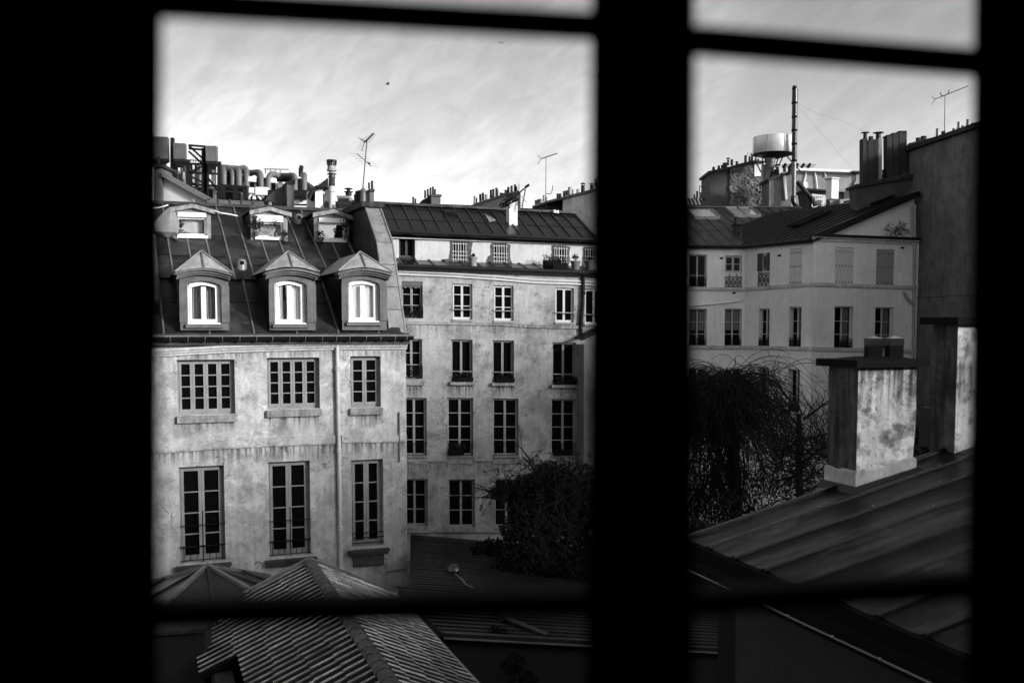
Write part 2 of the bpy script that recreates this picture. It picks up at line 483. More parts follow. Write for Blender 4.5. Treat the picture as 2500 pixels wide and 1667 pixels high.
def rail_scroll(q, par, y0, y1, d=0.03, cols=5, m=None, solid=False):
    """cast iron guard: rails, a row of rings and crossed bars"""
    mb = MB(); w = q.w; th = 0.022
    def bar(a, b, t=th): mb.beam(a, b, t, t, up=q.f.n)
    bar(q.m(0, y1, d), q.m(w, y1, d), .035); bar(q.m(0, y0, d), q.m(w, y0, d), .03)
    bar(q.m(0, y1 - .07, d), q.m(w, y1 - .07, d), .016)
    cw = w / cols
    for i in range(cols):
        xa, xb = i * cw, (i + 1) * cw
        ya, yb = y0, y1 - .07
        bar(q.m(xa, ya, d), q.m(xb, yb, d)); bar(q.m(xb, ya, d), q.m(xa, yb, d))
        bar(q.m(xa, ya, d), q.m(xa, yb, d), .016)
        cx_, cy_ = (xa + xb) / 2, (ya + yb) / 2; r_ = min(cw, yb - ya) * .33
        pts = [q.m(cx_ + r_ * math.cos(t * math.pi / 5), cy_ + r_ * math.sin(t * math.pi / 5), d) for t in range(11)]
        for k in range(10): bar(pts[k], pts[k + 1], .017)
        if solid: bar(q.m(cx_, ya, d), q.m(cx_, yb, d), .03)
    bar(q.m(w, y0, d), q.m(w, y1, d), .018)
    return mb.build('railing', m or iron, par)
def course(mb, f, pts, prof, ends=True):
    """moulding along a polyline of picture points on the wall; prof: (lo, hi, proud) in metres from that line, downwards negative"""
    ps = [f.hit(*p) for p in pts]
    for lo, hi, pr in prof:
        for i in range(len(ps) - 1):
            a, b = ps[i], ps[i + 1]; z = Vector((0, 0, 1)); n = f.n
            mb.hexa([a + z * lo, b + z * lo, b + z * hi, a + z * hi, a + z * lo + n * pr, b + z * lo + n * pr, b + z * hi + n * pr, a + z * hi + n * pr])
    return mb
def zinc_roof(par, pl, u0, u1, v0, v1, step, rows, sm=None, rm=None, bw_=0.05, bh=0.045, name='roof', skip=None, vtop=None, offs=0.0, vbot=None, base_m=None, joint=0.008):
    """zinc roof: bed, single sheets with laps, rounded battens; all children of one roof part"""
    sm = sm or zinc; rm = rm or zinc_r
    vt = vtop or (lambda u: v1); vb = vbot or (lambda u: v0)
    mb = MB()
    mb.hexa([pl.pt(u0, vb(u0), -.12), pl.pt(u1, vb(u1), -.12), pl.pt(u1, vt(u1), -.12), pl.pt(u0, vt(u0), -.12),
             pl.pt(u0, vb(u0), -.004), pl.pt(u1, vb(u1), -.004), pl.pt(u1, vt(u1), -.004), pl.pt(u0, vt(u0), -.004)])
    rf = mb.build(name, base_m or zinc_k, par)
    us = [u0]; u = u0 + offs
    while u < u1 - 0.08:
        if u > u0 + 0.08: us.append(u)
        u += step
    us.append(u1)
    for i in range(len(us) - 1):
        a, b = us[i], us[i + 1]
        if vt((a + b) / 2) - vb((a + b) / 2) < .05: continue
        cuts = [0] + [min(max(r_ + R.uniform(-.012, .012), .02), .98) for r_ in rows] + [1]
        for k in range(len(cuts) - 1):
            def V(u_, fr): return vb(u_) + (vt(u_) - vb(u_)) * fr
            j0, j1 = R.uniform(0, .006), R.uniform(0, .006)
            e = joint
            c0, c1 = cuts[k], cuts[k + 1]
            if (V(a, c1) - V(a, c0)) + (V(b, c1) - V(b, c0)) < .04: continue
            p = [(a + e, V(a, c0)), (b - e, V(b, c0)), (b - e, V(b, c1) - .004), (a + e, V(a, c1) - .004)]
            if skip and skip((a + b) / 2, (p[0][1] + p[2][1]) / 2): continue
            dd = [.012 + j0 + .01, .012 + j1 + .01, .008 + j1, .008 + j0]
            m2 = MB(); m2.hexa([pl.pt(x, y, 0) for x, y in p] + [pl.pt(x, y, z) for (x, y), z in zip(p, dd)])
            m2.build('zinc_sheet', sm, rf)
    for u in us[1:-1]:
        if vt(u) - vb(u) < .1: continue
        m2 = MB(); m2.tube([pl.pt(u, vb(u) - .01, .02), pl.pt(u, vt(u), .02)], [bw_ * .5, bw_ * .5], 6)
        m2.v = [pl.pt(*pl.uv(v), (v - pl.o).dot(pl.n) * bh / bw_ * 1.6) for v in m2.v]
        m2.build('batten', rm, rf)
    return rf
def flue(par, c, r, h, m=None, n=12, name='chimney_pot', taper=0.88, lip=True):
    mb = MB()
    prof = [(r, 0), (r * taper, h * .85)]
    prof += [(r * taper * 1.12, h * .86), (r * taper * 1.12, h), (r * taper * .85, h), (r * taper * .8, h * .8)] if lip else [(r * taper, h), (r * taper * .9, h), (r * taper * .85, h - .05)]
    mb.lathe(c, prof, n)
    return mb.build(name, m or clay_d, par, smooth=True)
def pot_px(par, x, yt, yb, wpx, Y, m=None, **k):
    b = P(x, yb, Y); t = P(x, yt, Y)
    return flue(par, b, wpx / F * Y / 2, t.z - b.z, m, **k)
def cowl(par, x, yt, yb, wpx, Y, m=None, stem=None):
    """pipe with a mushroom cap"""
    b = P(x, yb, Y); h = P(x, yt, Y).z - b.z; r = wpx / F * Y / 2; st = stem or r * .45
    mb = MB(); mb.lathe(b, [(st, 0), (st, h * .72)], 10)
    for k in range(3):
        a = k * 2.1; mb.beam(b + Vector((st * math.cos(a), st * math.sin(a), h * .7)), b + Vector((st * 1.1 * math.cos(a), st * 1.1 * math.sin(a), h * .9)), .02)
    mb.lathe(b + Vector((0, 0, h * .86)), [(r, 0), (r * .95, h * .04), (r * .2, h * .14), (0.01, h * .14)], 12)
    return mb.build('cowl', m or zinc_k, par, smooth=True)
def footprint(x0, xc, x1, Y, th):
    """corner seen between a left face [x0,xc] and a right face [xc,x1]; right face runs at th"""
    c = P(xc, HZ, Y)
    fr = vplane(c, th)
    bk = Vector((-math.sin(th), math.cos(th), 0))
    side = Pl(c, Vector((-math.cos(th), -math.sin(th), 0)))
    r_ = fr.hit(x1, HZ); l = side.hit(x0, HZ)
    if (l - c).length > 6 or (l - c).dot(bk) < 0.05: l = c + bk * 0.8
    return c, r_, r_ + (l - c), l
def block(name, m, par, x0, xc, x1, yt, yb, Y, th, z1=None, z0=None):
    a, b, c, d = footprint(x0, xc, x1, Y, th)
    zt = P(xc, yt, Y).z if z1 is None else z1; zb = P(xc, yb, Y).z if z0 is None else z0
    s = [Vector((p.x, p.y, 0)) for p in (a, b, c, d)]
    mb = MB(); mb.hexa([p + Vector((0, 0, zb)) for p in s] + [p + Vector((0, 0, zt)) for p in s])
    o = mb.build(name, m, par)
    return o, s, zb, zt
def cap_on(s, zt, over, hgt, m, par, name='cap_slab'):
    cen = sum(s, Vector()) / 4
    q = []
    for p in s:
        d = (p - cen); q.append(cen + d + d.normalized() * over)
    mb = MB(); mb.hexa([p + Vector((0, 0, zt)) for p in q] + [p + Vector((0, 0, zt + hgt)) for p in q])
    return mb.build(name, m, par)
def leaves(mb, c, rad, n, size, rnd=None, shell=0.0):
    rnd = rnd or R
    for _ in range(n):
        while True:
            v = Vector((rnd.uniform(-1, 1), rnd.uniform(-1, 1), rnd.uniform(-1, 1)))
            if shell <= v.length <= 1: break
        p = Vector(c) + Vector((v.x * rad[0], v.y * rad[1], v.z * rad[2]))
        a = Vector((rnd.gauss(0, 1), rnd.gauss(0, 1), rnd.gauss(0, 1))).normalized()
        b = a.cross(Vector((rnd.gauss(0, 1), rnd.gauss(0, 1), rnd.gauss(0, 1)))).normalized()
        s = size * rnd.uniform(.6, 1.3)
        mb.v += [p - a * s, p + b * s * .4, p + a * s, p - b * s * .4]
        i = len(mb.v) - 4; mb.f.append((i, i + 1, i + 2, i + 3))
    return mb
def sprigs(mb, c, n, ln, thick=0.006, up=1.0, spread=1.0, leaf=0.03, rnd=None):
    rnd = rnd or R
    for _ in range(n):
        d = Vector((rnd.gauss(0, spread), rnd.gauss(0, spread), up)).normalized()
        e = Vector(c) + d * ln * rnd.uniform(.5, 1)
        mb.tube([c, e], [thick, thick * .4], 3, False)
        leaves(mb, c + (e - Vector(c)) * .7, (ln * .2,) * 3, 7, leaf, rnd)
    return mb
def potted(label, c, r, h, plant, m=None, cat='potted plant', box=None, group=None, leaf=.035, gap=False):
    t = thing('potted_plant' if not box else 'window_box', c, label, cat, group)
    mb = MB()
    c = Vector(c)
    if box:
        a, n = box; w = r
        p = [c - a * w - n * .09, c + a * w - n * .09, c + a * w + n * .09, c - a * w + n * .09]
        q = [v + Vector((0, 0, h)) for v in p]
        mb.hexa([v * 1 for v in p] + [v + (v - c - Vector((0, 0, h))) * .06 for v in q])
        mb.build('planter', m or clay_d, t)
        mb = MB()
        k = max(4, int(w * 22))
        for i in range(k):
            s = -w + 2 * w * (i + .5) / k
            cc = c + a * s + Vector((0, 0, h))
            hh = plant * R.uniform(.4, 1.2)
            sprigs(mb, cc, 4, hh, .004, 1.0, .7, leaf)
            leaves(mb, cc + Vector((0, 0, hh * .25)), (.09, .09, hh * .45), 16, leaf)
        mb.build('foliage', leaf_m, t)
    else:
        mb.lathe(c, [(r * .75, 0), (r * .95, h * .85), (r * 1.08, h * .86), (r * 1.08, h), (r * .9, h), (r * .85, h * .9)], 14)
        mb.build('pot', m or clay, t, smooth=True)
        mb = MB(); top = c + Vector((0, 0, h))
        sprigs(mb, top, 9, plant, .005, 1.0, .6, leaf)
        leaves(mb, top + Vector((0, 0, plant * .55)), (plant * .4, plant * .4, plant * .4), 60, leaf)
        mb.build('foliage', leaf_m, t)
    return t
# ================================================================ MANSARD HOUSE
TA = math.radians(22.2)
fA = Facade(992, 28.0, TA, (811, 0.0, 1370, -0.085))
zg = fA.hit(700, 814).z                 # gutter level
cornA = fA.hit(992, 1000)
bldA = thing('mansard_house', (cornA.x, cornA.y, 0), 'stained plaster house with a zinc mansard, three arched dormers and three square dormers above', 'house')
z_str = fA.hit(650, 1090).z; z_cor = fA.hit(700, 850).z
plA = mat('stained_old_plaster', 0.52, 0.2, 0.55, bump=0.25, fine=22, streak=0.14, crack=1.0, stains=0.45,
          zl=((z_str - .04, .5, .75), (fA.hit(720, 1018).z, .38, .9, tuple(fA.a), [(fA.hit(a, 1000).dot(fA.a), fA.hit(b, 1000).dot(fA.a)) for a, b in ((433, 574), (655, 780), (858, 932))]), (z_cor - .12, .35, .5)))
opA = [(433, 878, 573.7, 1012), (652, 873, 780.5, 998), (855.6, 869.5, 929.7, 994),
       (438.5, 1138, 549, 1370), (656.6, 1126, 758, 1356), (858.7, 1121.6, 936, 1333)]
qA = [fA.Q(*o) for o in opA]
# more bays of the same front to the left, past the window frame
u_l, _ = fA.uv(fA.hit(20, 900))
def fpt(f, u, z): return Vector((f.o.x, f.o.y, 0)) + f.a * u + Vector((0, 0, z))
uc = fA.uv(cornA)[0]
zt_wall = zg - .08
outl = [fpt(fA, u_l, 0), fpt(fA, uc, 0), fpt(fA, uc, zt_wall), fpt(fA, u_l, zt_wall)]
wall_with_holes('wall', fA, outl, [list(q.c) for q in qA], 0.3, plA, bldA)
mb = MB()
e = fpt(fA, uc, 0); bk = -fA.n
mb.quad(e, e + bk * 9, e + bk * 9 + Vector((0, 0, zt_wall)), e + Vector((0, 0, zt_wall)))
mb.build('end_wall', plA, bldA)
frame_a = mat('old_grey_window_paint', 0.25, 0.2, 3, rough=0.65, bump=0.05)
for i, q in enumerate(qA):
    tall = i >= 3
    w_ = casement(bldA, q, 4 if i < 2 else 2, 4, rec=0.17, fm=frame_a, fw=0.055, st=0.06 if not tall else 0.075, bar=0.026)
    if not tall: sill_box(q, w_, 0.02, 0.2, 0.1, 0.03)
    else:
        mb = MB()
        q.bx(mb, -.1, q.w + .1, -.22, -.10, -.02, .16); q.bx(mb, -.13, q.w + .13, -.13, -.07, -.02, .2)
        mb.build('ledge', ledge_m, w_)
    if i in (3, 4):
        rail_bars(q, w_, .06, .42, 7, 0.02, th=.02)
        mb = MB(); 
        for k in range(7):
            x = q.w * (k + .5) / 7
        mb.beam(q.m(q.w * .5, .0, .03), q.m(q.w * .5, 1.35, .03), .022, .022, up=fA.n)
        mb.beam(q.m(0, .98, .03), q.m(q.w, .98, .03), .02, .02, up=fA.n)
        mb.build('guard_bar', iron, w_)
    if i == 5:
        mb = MB()
        for y in (.12, .26, .40): mb.beam(q.m(0, y, .03), q.m(q.w, y, .03), .022, .022, up=fA.n)
        mb.build('railing', iron, w_)
        mb = MB(); q.bx(mb, 0.0, q.w, -.14, .02, -.15, -.03); mb.build('lower_board', frame_d, w_)
        mb = MB(); q.bx(mb, .02, q.w - .02, -.52, -.225, 0, .11); mb.build('bracket_block', ledge_m, w_)
# mouldings
mb = course(MB(), fA, [(20, 905), (373, 853), (450, 848), (563, 842), (700, 838), (823, 836), (992, 835)], ((-.07, 0.0, .16), (-.13, -.07, .11), (-.2, -.13, .06)))
mb.build('cornice', mat('cornice_plaster', .46, .2, 1.5, bump=.1, streak=.2), bldA)
mb = course(MB(), fA, [(20, 1140), (373, 1085), (500, 1076), (650, 1068), (818, 1062)], ((-.24, 0.0, .045),))
course(mb, fA, [(834, 1062), (905, 1062), (992, 1061)], ((-.2, 0, .045),))
mb.build('string_course', plA, bldA)
mb = course(MB(), fA, [(942, 1375), (1001, 1366)], ((-.22, 0.0, .06),))
mb.build('corner_band', plA, bldA)
# gutter
mb = MB(); g0, g1 = fpt(fA, u_l, zg) + fA.n * .3, fpt(fA, uc + .12, zg) + fA.n * .3
g0.z = zg - .06; g1.z = zg - .06
segs = 8
vs = []
for e_ in (g0, g1):
    for k in range(segs + 1):
        a_ = math.pi * k / segs
        vs.append(e_ + fA.n * (.11 * math.cos(a_)) - Vector((0, 0, .13 * math.sin(a_))))
mb.v = vs
for k in range(segs): mb.f.append((k, k + 1, k + segs + 2, k + segs + 1))
mb.quad(vs[0] - Vector((0, 0, 0)), vs[segs + 1], vs[segs + 1] - fA.n * .3 + Vector((0, 0, .02)), vs[0] - fA.n * .3 + Vector((0, 0, .02)))
mb.f.append(tuple(range(segs + 1, 2 * segs + 2)))
gut = mb.build('gutter', zinc_k, bldA)
mb = MB(); mb.beam(g0 + fA.n * .11, g1 + fA.n * .11, .025, .025); mb.build('gutter_rim', zinc_r, gut)
mb = MB(); mb.hexa([fpt(fA, u_l, zg - .3), fpt(fA, uc + .05, zg - .3), fpt(fA, uc + .05, zg - .0), fpt(fA, u_l, zg - .0)] +
                   [v + fA.n * .19 for v in (fpt(fA, u_l, zg - .3), fpt(fA, uc + .05, zg - .3), fpt(fA, uc + .05, zg - .0), fpt(fA, u_l, zg - .0))])
mb.build('eaves_board', ledge_m, bldA)
for x in (413, 456, 497, 539, 581, 621.5, 660, 701, 739, 780, 814, 846, 886, 921, 956, 984):
    u, _ = fA.uv(fA.hit(x, 815)); p = fpt(fA, u, zg - .06)
    mb = MB()
    pts = [p + fA.n * (.3 + .125 * math.cos(math.pi * k / 6)) - Vector((0, 0, .145 * math.sin(math.pi * k / 6))) for k in range(5)]
    for k in range(4): mb.beam(pts[k], pts[k + 1], .022, .012, up=fA.a)
    mb.build('bracket', zinc_l, gut)
# rain pipe
def pipe_on(f, pts, r_, m, par, name='downpipe', d=.08, collars=()):
    mb = MB(); ps = [f.hit(*p) + f.n * d for p in pts]; mb.tube(ps, r_, 10)
    o = mb.build(name, m, par, smooth=True)
    for c_ in collars:
        p = f.hit(*c_) + f.n * d; m2 = MB(); m2.lathe(p - Vector((0, 0, .05)), [(r_ * 1.25, 0), (r_ * 1.35, .02), (r_ * 1.25, .04), (r_ * 1.1, .05), (r_ * 1.35, .08), (r_ * 1.2, .1)], 10)
        m2.build('pipe_collar', m, o, smooth=True)
    return o
pipe_on(fA, [(821, 843), (823, 950), (826, 1100), (829, 1290), (832, 1500)], .055, mat('pale_painted_pipe', .5, .12, 3, rough=.5), bldA, collars=[(822, 900), (826, 1098), (829, 1288)])
pipe_on(fA, [(974, 1005), (975, 1127)], .022, zinc_r, bldA, 'vent_pipe', .04, [(974.5, 1059)])
# --- mansard planes
backA = -fA.n
def slope_plane(o, a, back, tan_):
    b = (back + Vector((0, 0, tan_))).normalized()
    return Pl(o, a.cross(b), a)
loA = slope_plane(fpt(fA, uc, zg + .0) - fA.n * .02, fA.a, backA, .708)
brk = loA.hit(700, 686)
v_b = loA.uv(brk)[1]
upA = slope_plane(loA.pt(0, v_b, .05), fA.a, backA, .533)
rid = upA.hit(700, 512); v_r = upA.uv(rid)[1]
uL = u_l - uc
zinc_roof(bldA, loA, uL, -.12, 0, v_b, 1.13, (.55,), offs=(loA.uv(loA.hit(399, 806))[0] - uL) % 1.13, rm=zinc_r, bw_=.06, name='lower_roof')
st_ = (upA.uv(upA.hit(809, 686))[0] - upA.uv(upA.hit(425, 686))[0]) / 8
# square-dormer widths cut the battens of the upper slope
zinc_roof(bldA, upA, uL, -.12, -.06, v_r, st_, (.17, .28, .55, .86), offs=(upA.uv(upA.hit(425, 686))[0] - uL) % st_, rm=zinc_r, bw_=.06, name='upper_roof')
mb = MB(); p0, p1 = upA.pt(uL, v_r, .05), upA.pt(0, v_r, .05); mb.beam(p0, p1, .22, .1)
mb.build('ridge_flashing', zinc, bldA)
mb = MB(); q0, q1 = upA.pt(uL, v_r, 0), upA.pt(0, v_r, 0)
mb.quad(q0, q1, q1 + backA * 4 - Vector((0, 0, 1.5)), q0 + backA * 4 - Vector((0, 0, 1.5))); mb.build('rear_slope', zinc_b, bldA)
# arched dormers
def arched_dormer(jl, jr, ol, orr, ytop, yb, ysill, ax, ay, ex0, ex1, ey, kind):
    q = fA.Q(jl, 690, jr, 806)
    w, h = q.w, q.h
    X = lambda x: (x - jl) / (jr - jl) * w
    Yy = lambda y: (806 - y) / 116.0 * h
    D = .06
    o = thing_part('dormer', bldA)
    # surround with arched opening
    y_sp = Yy(ytop) - .09; rise = .09
    n = 10
    hole = [q.m(X(ol), Yy(yb), D), q.m(X(orr), Yy(yb), D)]
    for k in range(n + 1):
        t = k / n
        hole.append(q.m(X(orr) + (X(ol) - X(orr)) * t, y_sp + rise * math.sin(math.pi * t), D))
    ytopm = Yy(672)
    outer = [q.m(0, 0, D), q.m(w, 0, D), q.m(w, ytopm, D)] + [q.m(w * (1 - t / 6), ytopm + .1 * math.sin(math.pi * t / 6), D) for t in range(1, 6)] + [q.m(0, ytopm, D)]
    fl = Pl(q.m(0, 0, D), fA.n, fA.a)
    wall_with_holes('surround', fl, outer, [hole], .22, stone_d, o)
    mb = MB()
    for x0, x1 in ((-.015, X(ol) - .03), (X(orr) + .03, w + .015)):
        mb = MB(); q.bx(mb, x0, x1, Yy(yb) + .04, Yy(ytop) - .12, D, D + .035); mb.build('pilaster', stone_d, o)
    mb = MB(); q.bx(mb, X(ol) - .07, X(orr) + .07, Yy(yb) - .1, Yy(yb), D - .02, D + .09); mb.build('sill', stone_d, o)
    # cheeks
    mb = MB()
    for x in (0, w):
        s = -1 if x == 0 else 1
        a, b = q.m(x, 0, D), q.m(x, ytopm, D)
        mb.tri(a, b, b + backA * 2.6) if s < 0 else mb.tri(a, b + backA * 2.6, b)
    mb.build('cheek', zinc_k if kind != 9 else zinc, o)
    # arched cornice
    mb = MB(); n = 12; e0, e1 = X(ex0) , X(ex1)
    for lo, hi, pr in ((0, .06, .24), (-.06, 0, .17), (-.11, -.06, .11)):
        for k in range(n):
            t0, t1 = k / n, (k + 1) / n
            xa, xb = e0 + (e1 - e0) * t0, e0 + (e1 - e0) * t1
            ya = ytopm - .02 + .13 * math.sin(math.pi * t0); yb_ = ytopm - .02 + .13 * math.sin(math.pi * t1)
            sh = .0 if lo >= 0 else .05
            xa = max(e0 + sh, min(e1 - sh, xa)); xb = max(e0 + sh, min(e1 - sh, xb))
            if xb - xa < .001: continue
            mb.hexa([q.m(xa, ya + lo, D - .2), q.m(xb, yb_ + lo, D - .2), q.m(xb, yb_ + hi, D - .2), q.m(xa, ya + hi, D - .2),
                     q.m(xa, ya + lo, D + pr), q.m(xb, yb_ + lo, D + pr), q.m(xb, yb_ + hi, D + pr), q.m(xa, ya + hi, D + pr)])
    mb.build('arched_cornice', stone_d, o)
    # hipped zinc cap
    hgt = (ey - ay) / F * 27.3
    ec = Yy(ey)
    a0, a1 = q.m(e0, ec, D + .26), q.m(e1, ec, D + .26)
    mid_ = (a0 + a1) / 2
    apex = mid_ + Vector((0, 0, hgt * 1.12)) + backA * .62
    c1 = q.m((e0 + e1) / 2, ec + .19, D + .26)
    L0, L1 = a0 + backA * 3.0, a1 + backA * 3.0
    rb = apex + backA * 2.6
    mb = MB()
    n = 8
    arc = [q.m(e0 + (e1 - e0) * k / n, ec + .13 * math.sin(math.pi * k / n), D + .26) for k in range(n + 1)]
    for k in range(n): mb.tri(arc[k], arc[k + 1], apex)
    mb.quad(a0, apex, rb, L0); mb.quad(a1, L1, rb, apex)
    mb.build('cap_roof', mat('sunlit_cap_zinc', .37, .25, 3, rough=.5, metal=.1, bump=.05, stains=.35, ss=3), o)  # paler zinc: the caps' brightness in the sun is put into the colour
    for a_, b_ in ((a0, apex), (a1, apex), (arc[n // 2], apex)):
        m2 = MB(); m2.tube([a_ + Vector((0, 0, .02)), b_ + Vector((0, 0, .03))], .025, 6); m2.build('cap_batten', zinc_l if b_ is apex and a_ is not arc[n // 2] else zinc_r, o)
    m2 = MB()
    m2.beam(a0.lerp(apex, .26) + fA.n * .015, a1.lerp(apex, .26) + fA.n * .015, .012, .012); m2.build('lap_seam', zinc_r, o)
    # white window
    qq = Quad([q.m(X(ol), Yy(yb), D), q.m(X(orr), Yy(yb), D), q.m(X(orr), Yy(ytop), D), q.m(X(ol), Yy(ytop), D)], fA)
    d1 = -.13; d0 = d1 - .07
    W_, H_ = qq.w, qq.h; hs = H_ - .1
    def arcbar(mb, x0, x1, t, dA, dB):
        for k in range(10):
            xa, xb = x0 + (x1 - x0) * k / 10, x0 + (x1 - x0) * (k + 1) / 10
            ya = hs + .1 * math.sin(math.pi * xa / W_); yb2 = hs + .1 * math.sin(math.pi * xb / W_)
            mb.hexa([qq.m(xa, ya - t, dA), qq.m(xb, yb2 - t, dA), qq.m(xb, yb2, dA), qq.m(xa, ya, dA), qq.m(xa, ya - t, dB), qq.m(xb, yb2 - t, dB), qq.m(xb, yb2, dB), qq.m(xa, ya, dB)])
    mb = MB(); fw = .05
    qq.bx(mb, 0, fw, 0, hs, d0, d1); qq.bx(mb, W_ - fw, W_, 0, hs, d0, d1); qq.bx(mb, fw, W_ - fw, 0, fw, d0, d1); arcbar(mb, 0, W_, .05, d0, d1)
    mb.build('window_frame', pvc, o)
    for x0, x1 in ((fw, W_ / 2), (W_ / 2, W_ - fw)):
        mb = MB(); s0, s1 = d0 + .01, d1 + .02; st = .06
        qq.bx(mb, x0 + .002, x0 + st, fw, hs - .05, s0, s1); qq.bx(mb, x1 - st, x1 - .002, fw, hs - .05, s0, s1)
        qq.bx(mb, x0 + st, x1 - st, fw, fw + .075, s0, s1); arcbar(mb, x0 + .002, x1 - .002, .11, s0, s1)
        mb.build('sash', pvc, o)
        mb = MB(); qq.bx(mb, x0 + st, x1 - st, fw + .075, hs - .0, s0 + .01, s0 + .016); mb.build('pane', lit_glass, o)
    mb = MB(); qq.bx(mb, -.02, W_ - .01, -.02, .03, d1, .06); mb.build('window_board', pvc, o)
    if kind == 0:
        curtain(qq, o, .08, W_ * .48, .02, H_ - .06, -.34, curt_m, 4, .035, .1); curtain(qq, o, W_ * .53, W_ - .06, .02, H_ - .06, -.34, curt_m, 4, .035, -.1)
    elif kind == 1:
        curtain(qq, o, .05, W_ * .3, .02, H_ - .06, -.30, curt_w, 3, .02, .3); curtain(qq, o, W_ * .42, W_ - .04, .02, H_ - .05, -.28, curt_w, 6, .015)
        curtain(qq, o, W_ * .1, W_ * .5, .0, H_ * .55, -.4, curt_m, 3, .03)
    else:
        curtain(qq, o, .03, W_ - .02, .02, H_ - .05, -.26, curt_w, 3, .02)  # white sheet behind the third dormer's panes stands in for their bright reflection
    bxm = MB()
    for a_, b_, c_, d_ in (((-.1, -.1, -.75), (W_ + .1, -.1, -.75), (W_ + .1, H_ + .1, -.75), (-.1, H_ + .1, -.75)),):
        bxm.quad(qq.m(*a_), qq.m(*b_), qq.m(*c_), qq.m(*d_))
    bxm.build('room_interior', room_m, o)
    return o
def thing_part(name, par):
    o = bpy.data.objects.new(name, None); scene.collection.objects.link(o); o.parent = par; o.empty_display_size = .2
    return o
arched_dormer(439, 558, 458, 537, 686, 791, 806, 490, 621.5, 427, 566, 668, 0)
arched_dormer(657, 769, 670, 745, 684, 791, 806, 704, 621, 644, 776, 665, 1)
arched_dormer(834, 942, 849.5, 923, 683, 786, 806, 875, 620.5, 821, 952, 666, 2)
# square upper dormers
def square_dormer(jl, jr, yb, ax, ay, el, ely, er, ery, ol, orr, oy0, oy1, bl0, bl1, kind):
    base = upA.hit((jl + jr) / 2, yb)
    f = Facade.__new__(Facade); p = Pl(base, fA.n, fA.a); f.o, f.n, f.a, f.b = p.o, p.n, p.a, p.b; f.sl = (505, .03, 590, .025); f.holes = []
    o = thing_part('upper_dormer', bldA)
    q = f.Q(jl, (ely + ery) / 2 + 4, jr, yb)
    hq = f.Q(ol, oy0, orr, oy1)
    wall_with_holes('surround', f, [q.c[0], q.c[1], q.c[2], q.c[3]], [list(hq.c)], .14, mat('weathered_dormer_boards', .27, .4, 5, bump=.2, streak=.35), o)
    w, h = q.w, q.h
    A0, A1 = q.c[3], q.c[2]
    top = f.hit(ax, ay)
    mb = MB(); mb.prism([A0, A1, (A0 + A1) / 2 + Vector((0, 0, (top - (A0 + A1) / 2).z * .8))], -f.n * .1); mb.build('gable', mat('weathered_dormer_boards', 0), o)
    le, re_ = f.hit(el, ely) , f.hit(er, ery)
    fo = f.n * .16
    for a_, b_ in ((le, top), (top, re_)):
        mb = MB(); z = Vector((0, 0, .13))
        mb.hexa([a_ - z + fo * .3, b_ - z + fo * .3, b_ + fo * .3, a_ + fo * .3, a_ - z + fo, b_ - z + fo, b_ + fo, a_ + fo]); mb.build('barge_board', mat('weathered_dormer_boards', 0), o)
    mb = MB()
    for a_, b_ in ((le, top), (top, re_)):
        mb.hexa([a_ + fo * 1.15, b_ + fo * 1.15, b_ + backA * 3, a_ + backA * 3] + [v + Vector((0, 0, .035)) for v in (a_ + fo * 1.15, b_ + fo * 1.15, b_ + backA * 3, a_ + backA * 3)])
    mb.build('dormer_roof', zinc_b, o)
    mb = MB(); mb.lathe(top + fo * .6 , [(.07, -.02), (.05, .12), (.02, .15)], 6); mb.build('finial', zinc_r, o)
    mb = MB()
    for c0, c1 in ((q.c[0], q.c[3]), (q.c[1], q.c[2])):
        mb.tri(c0, c1, c1 + backA * 2.6)
    mb.build('cheek', zinc_k, o)
    w_ = hq
    blq = f.Q(ol + 1, bl0, orr - 1, bl1)
    mb = MB(); blq.bx(mb, 0, blq.w, 0, blq.h, -.12, .05); mb.build('roller_blind_box', pvc, o)
    wq = f.Q(ol, bl1, orr, oy1)
    mb = MB(); fw = .055
    wq.bx(mb, 0, fw, 0, wq.h, -.16, -.09); wq.bx(mb, wq.w - fw, wq.w, 0, wq.h, -.16, -.09); wq.bx(mb, fw, wq.w - fw, 0, fw * 1.5, -.16, -.09); wq.bx(mb, fw, wq.w - fw, wq.h - fw, wq.h, -.16, -.09)
    mb.build('window_frame', pvc, o)
    mb = MB(); wq.bx(mb, -.01, wq.w + .02, -.06, .02, -.1, .09); mb.build('sill', pvc, o)
    mb = MB(); wq.bx(mb, fw, wq.w - fw, fw * 1.5, wq.h - fw, -.14, -.132); mb.build('pane', lit_glass, o)
    curtain(wq, o, 0.02, wq.w - (.1 if kind == 0 else .02 if kind == 1 else .3), 0, wq.h, -.3, mat('plain_pale_blind', .5, .1, 2, bump=0), 2, .02, .1)
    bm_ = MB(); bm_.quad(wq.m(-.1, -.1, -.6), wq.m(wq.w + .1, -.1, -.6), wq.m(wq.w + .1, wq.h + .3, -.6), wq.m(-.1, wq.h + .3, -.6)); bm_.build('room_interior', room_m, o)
    return o, f, wq
d1_, f1_, wq1 = square_dormer(421, 515, 582, 470, 498, 414, 508, 523, 513, 432.5, 504, 519, 577, 519, 530, 0)
d2_, f2_, wq2 = square_dormer(612, 702, 588, 658, 505, 608, 515, 710, 521, 623, 691.5, 526, 581, 526, 542, 1)
d3_, f3_, wq3 = square_dormer(766.5, 852, 592, 813, 511.5, 762, 521, 860, 529, 777, 843, 533, 587, 533, 544, 2)
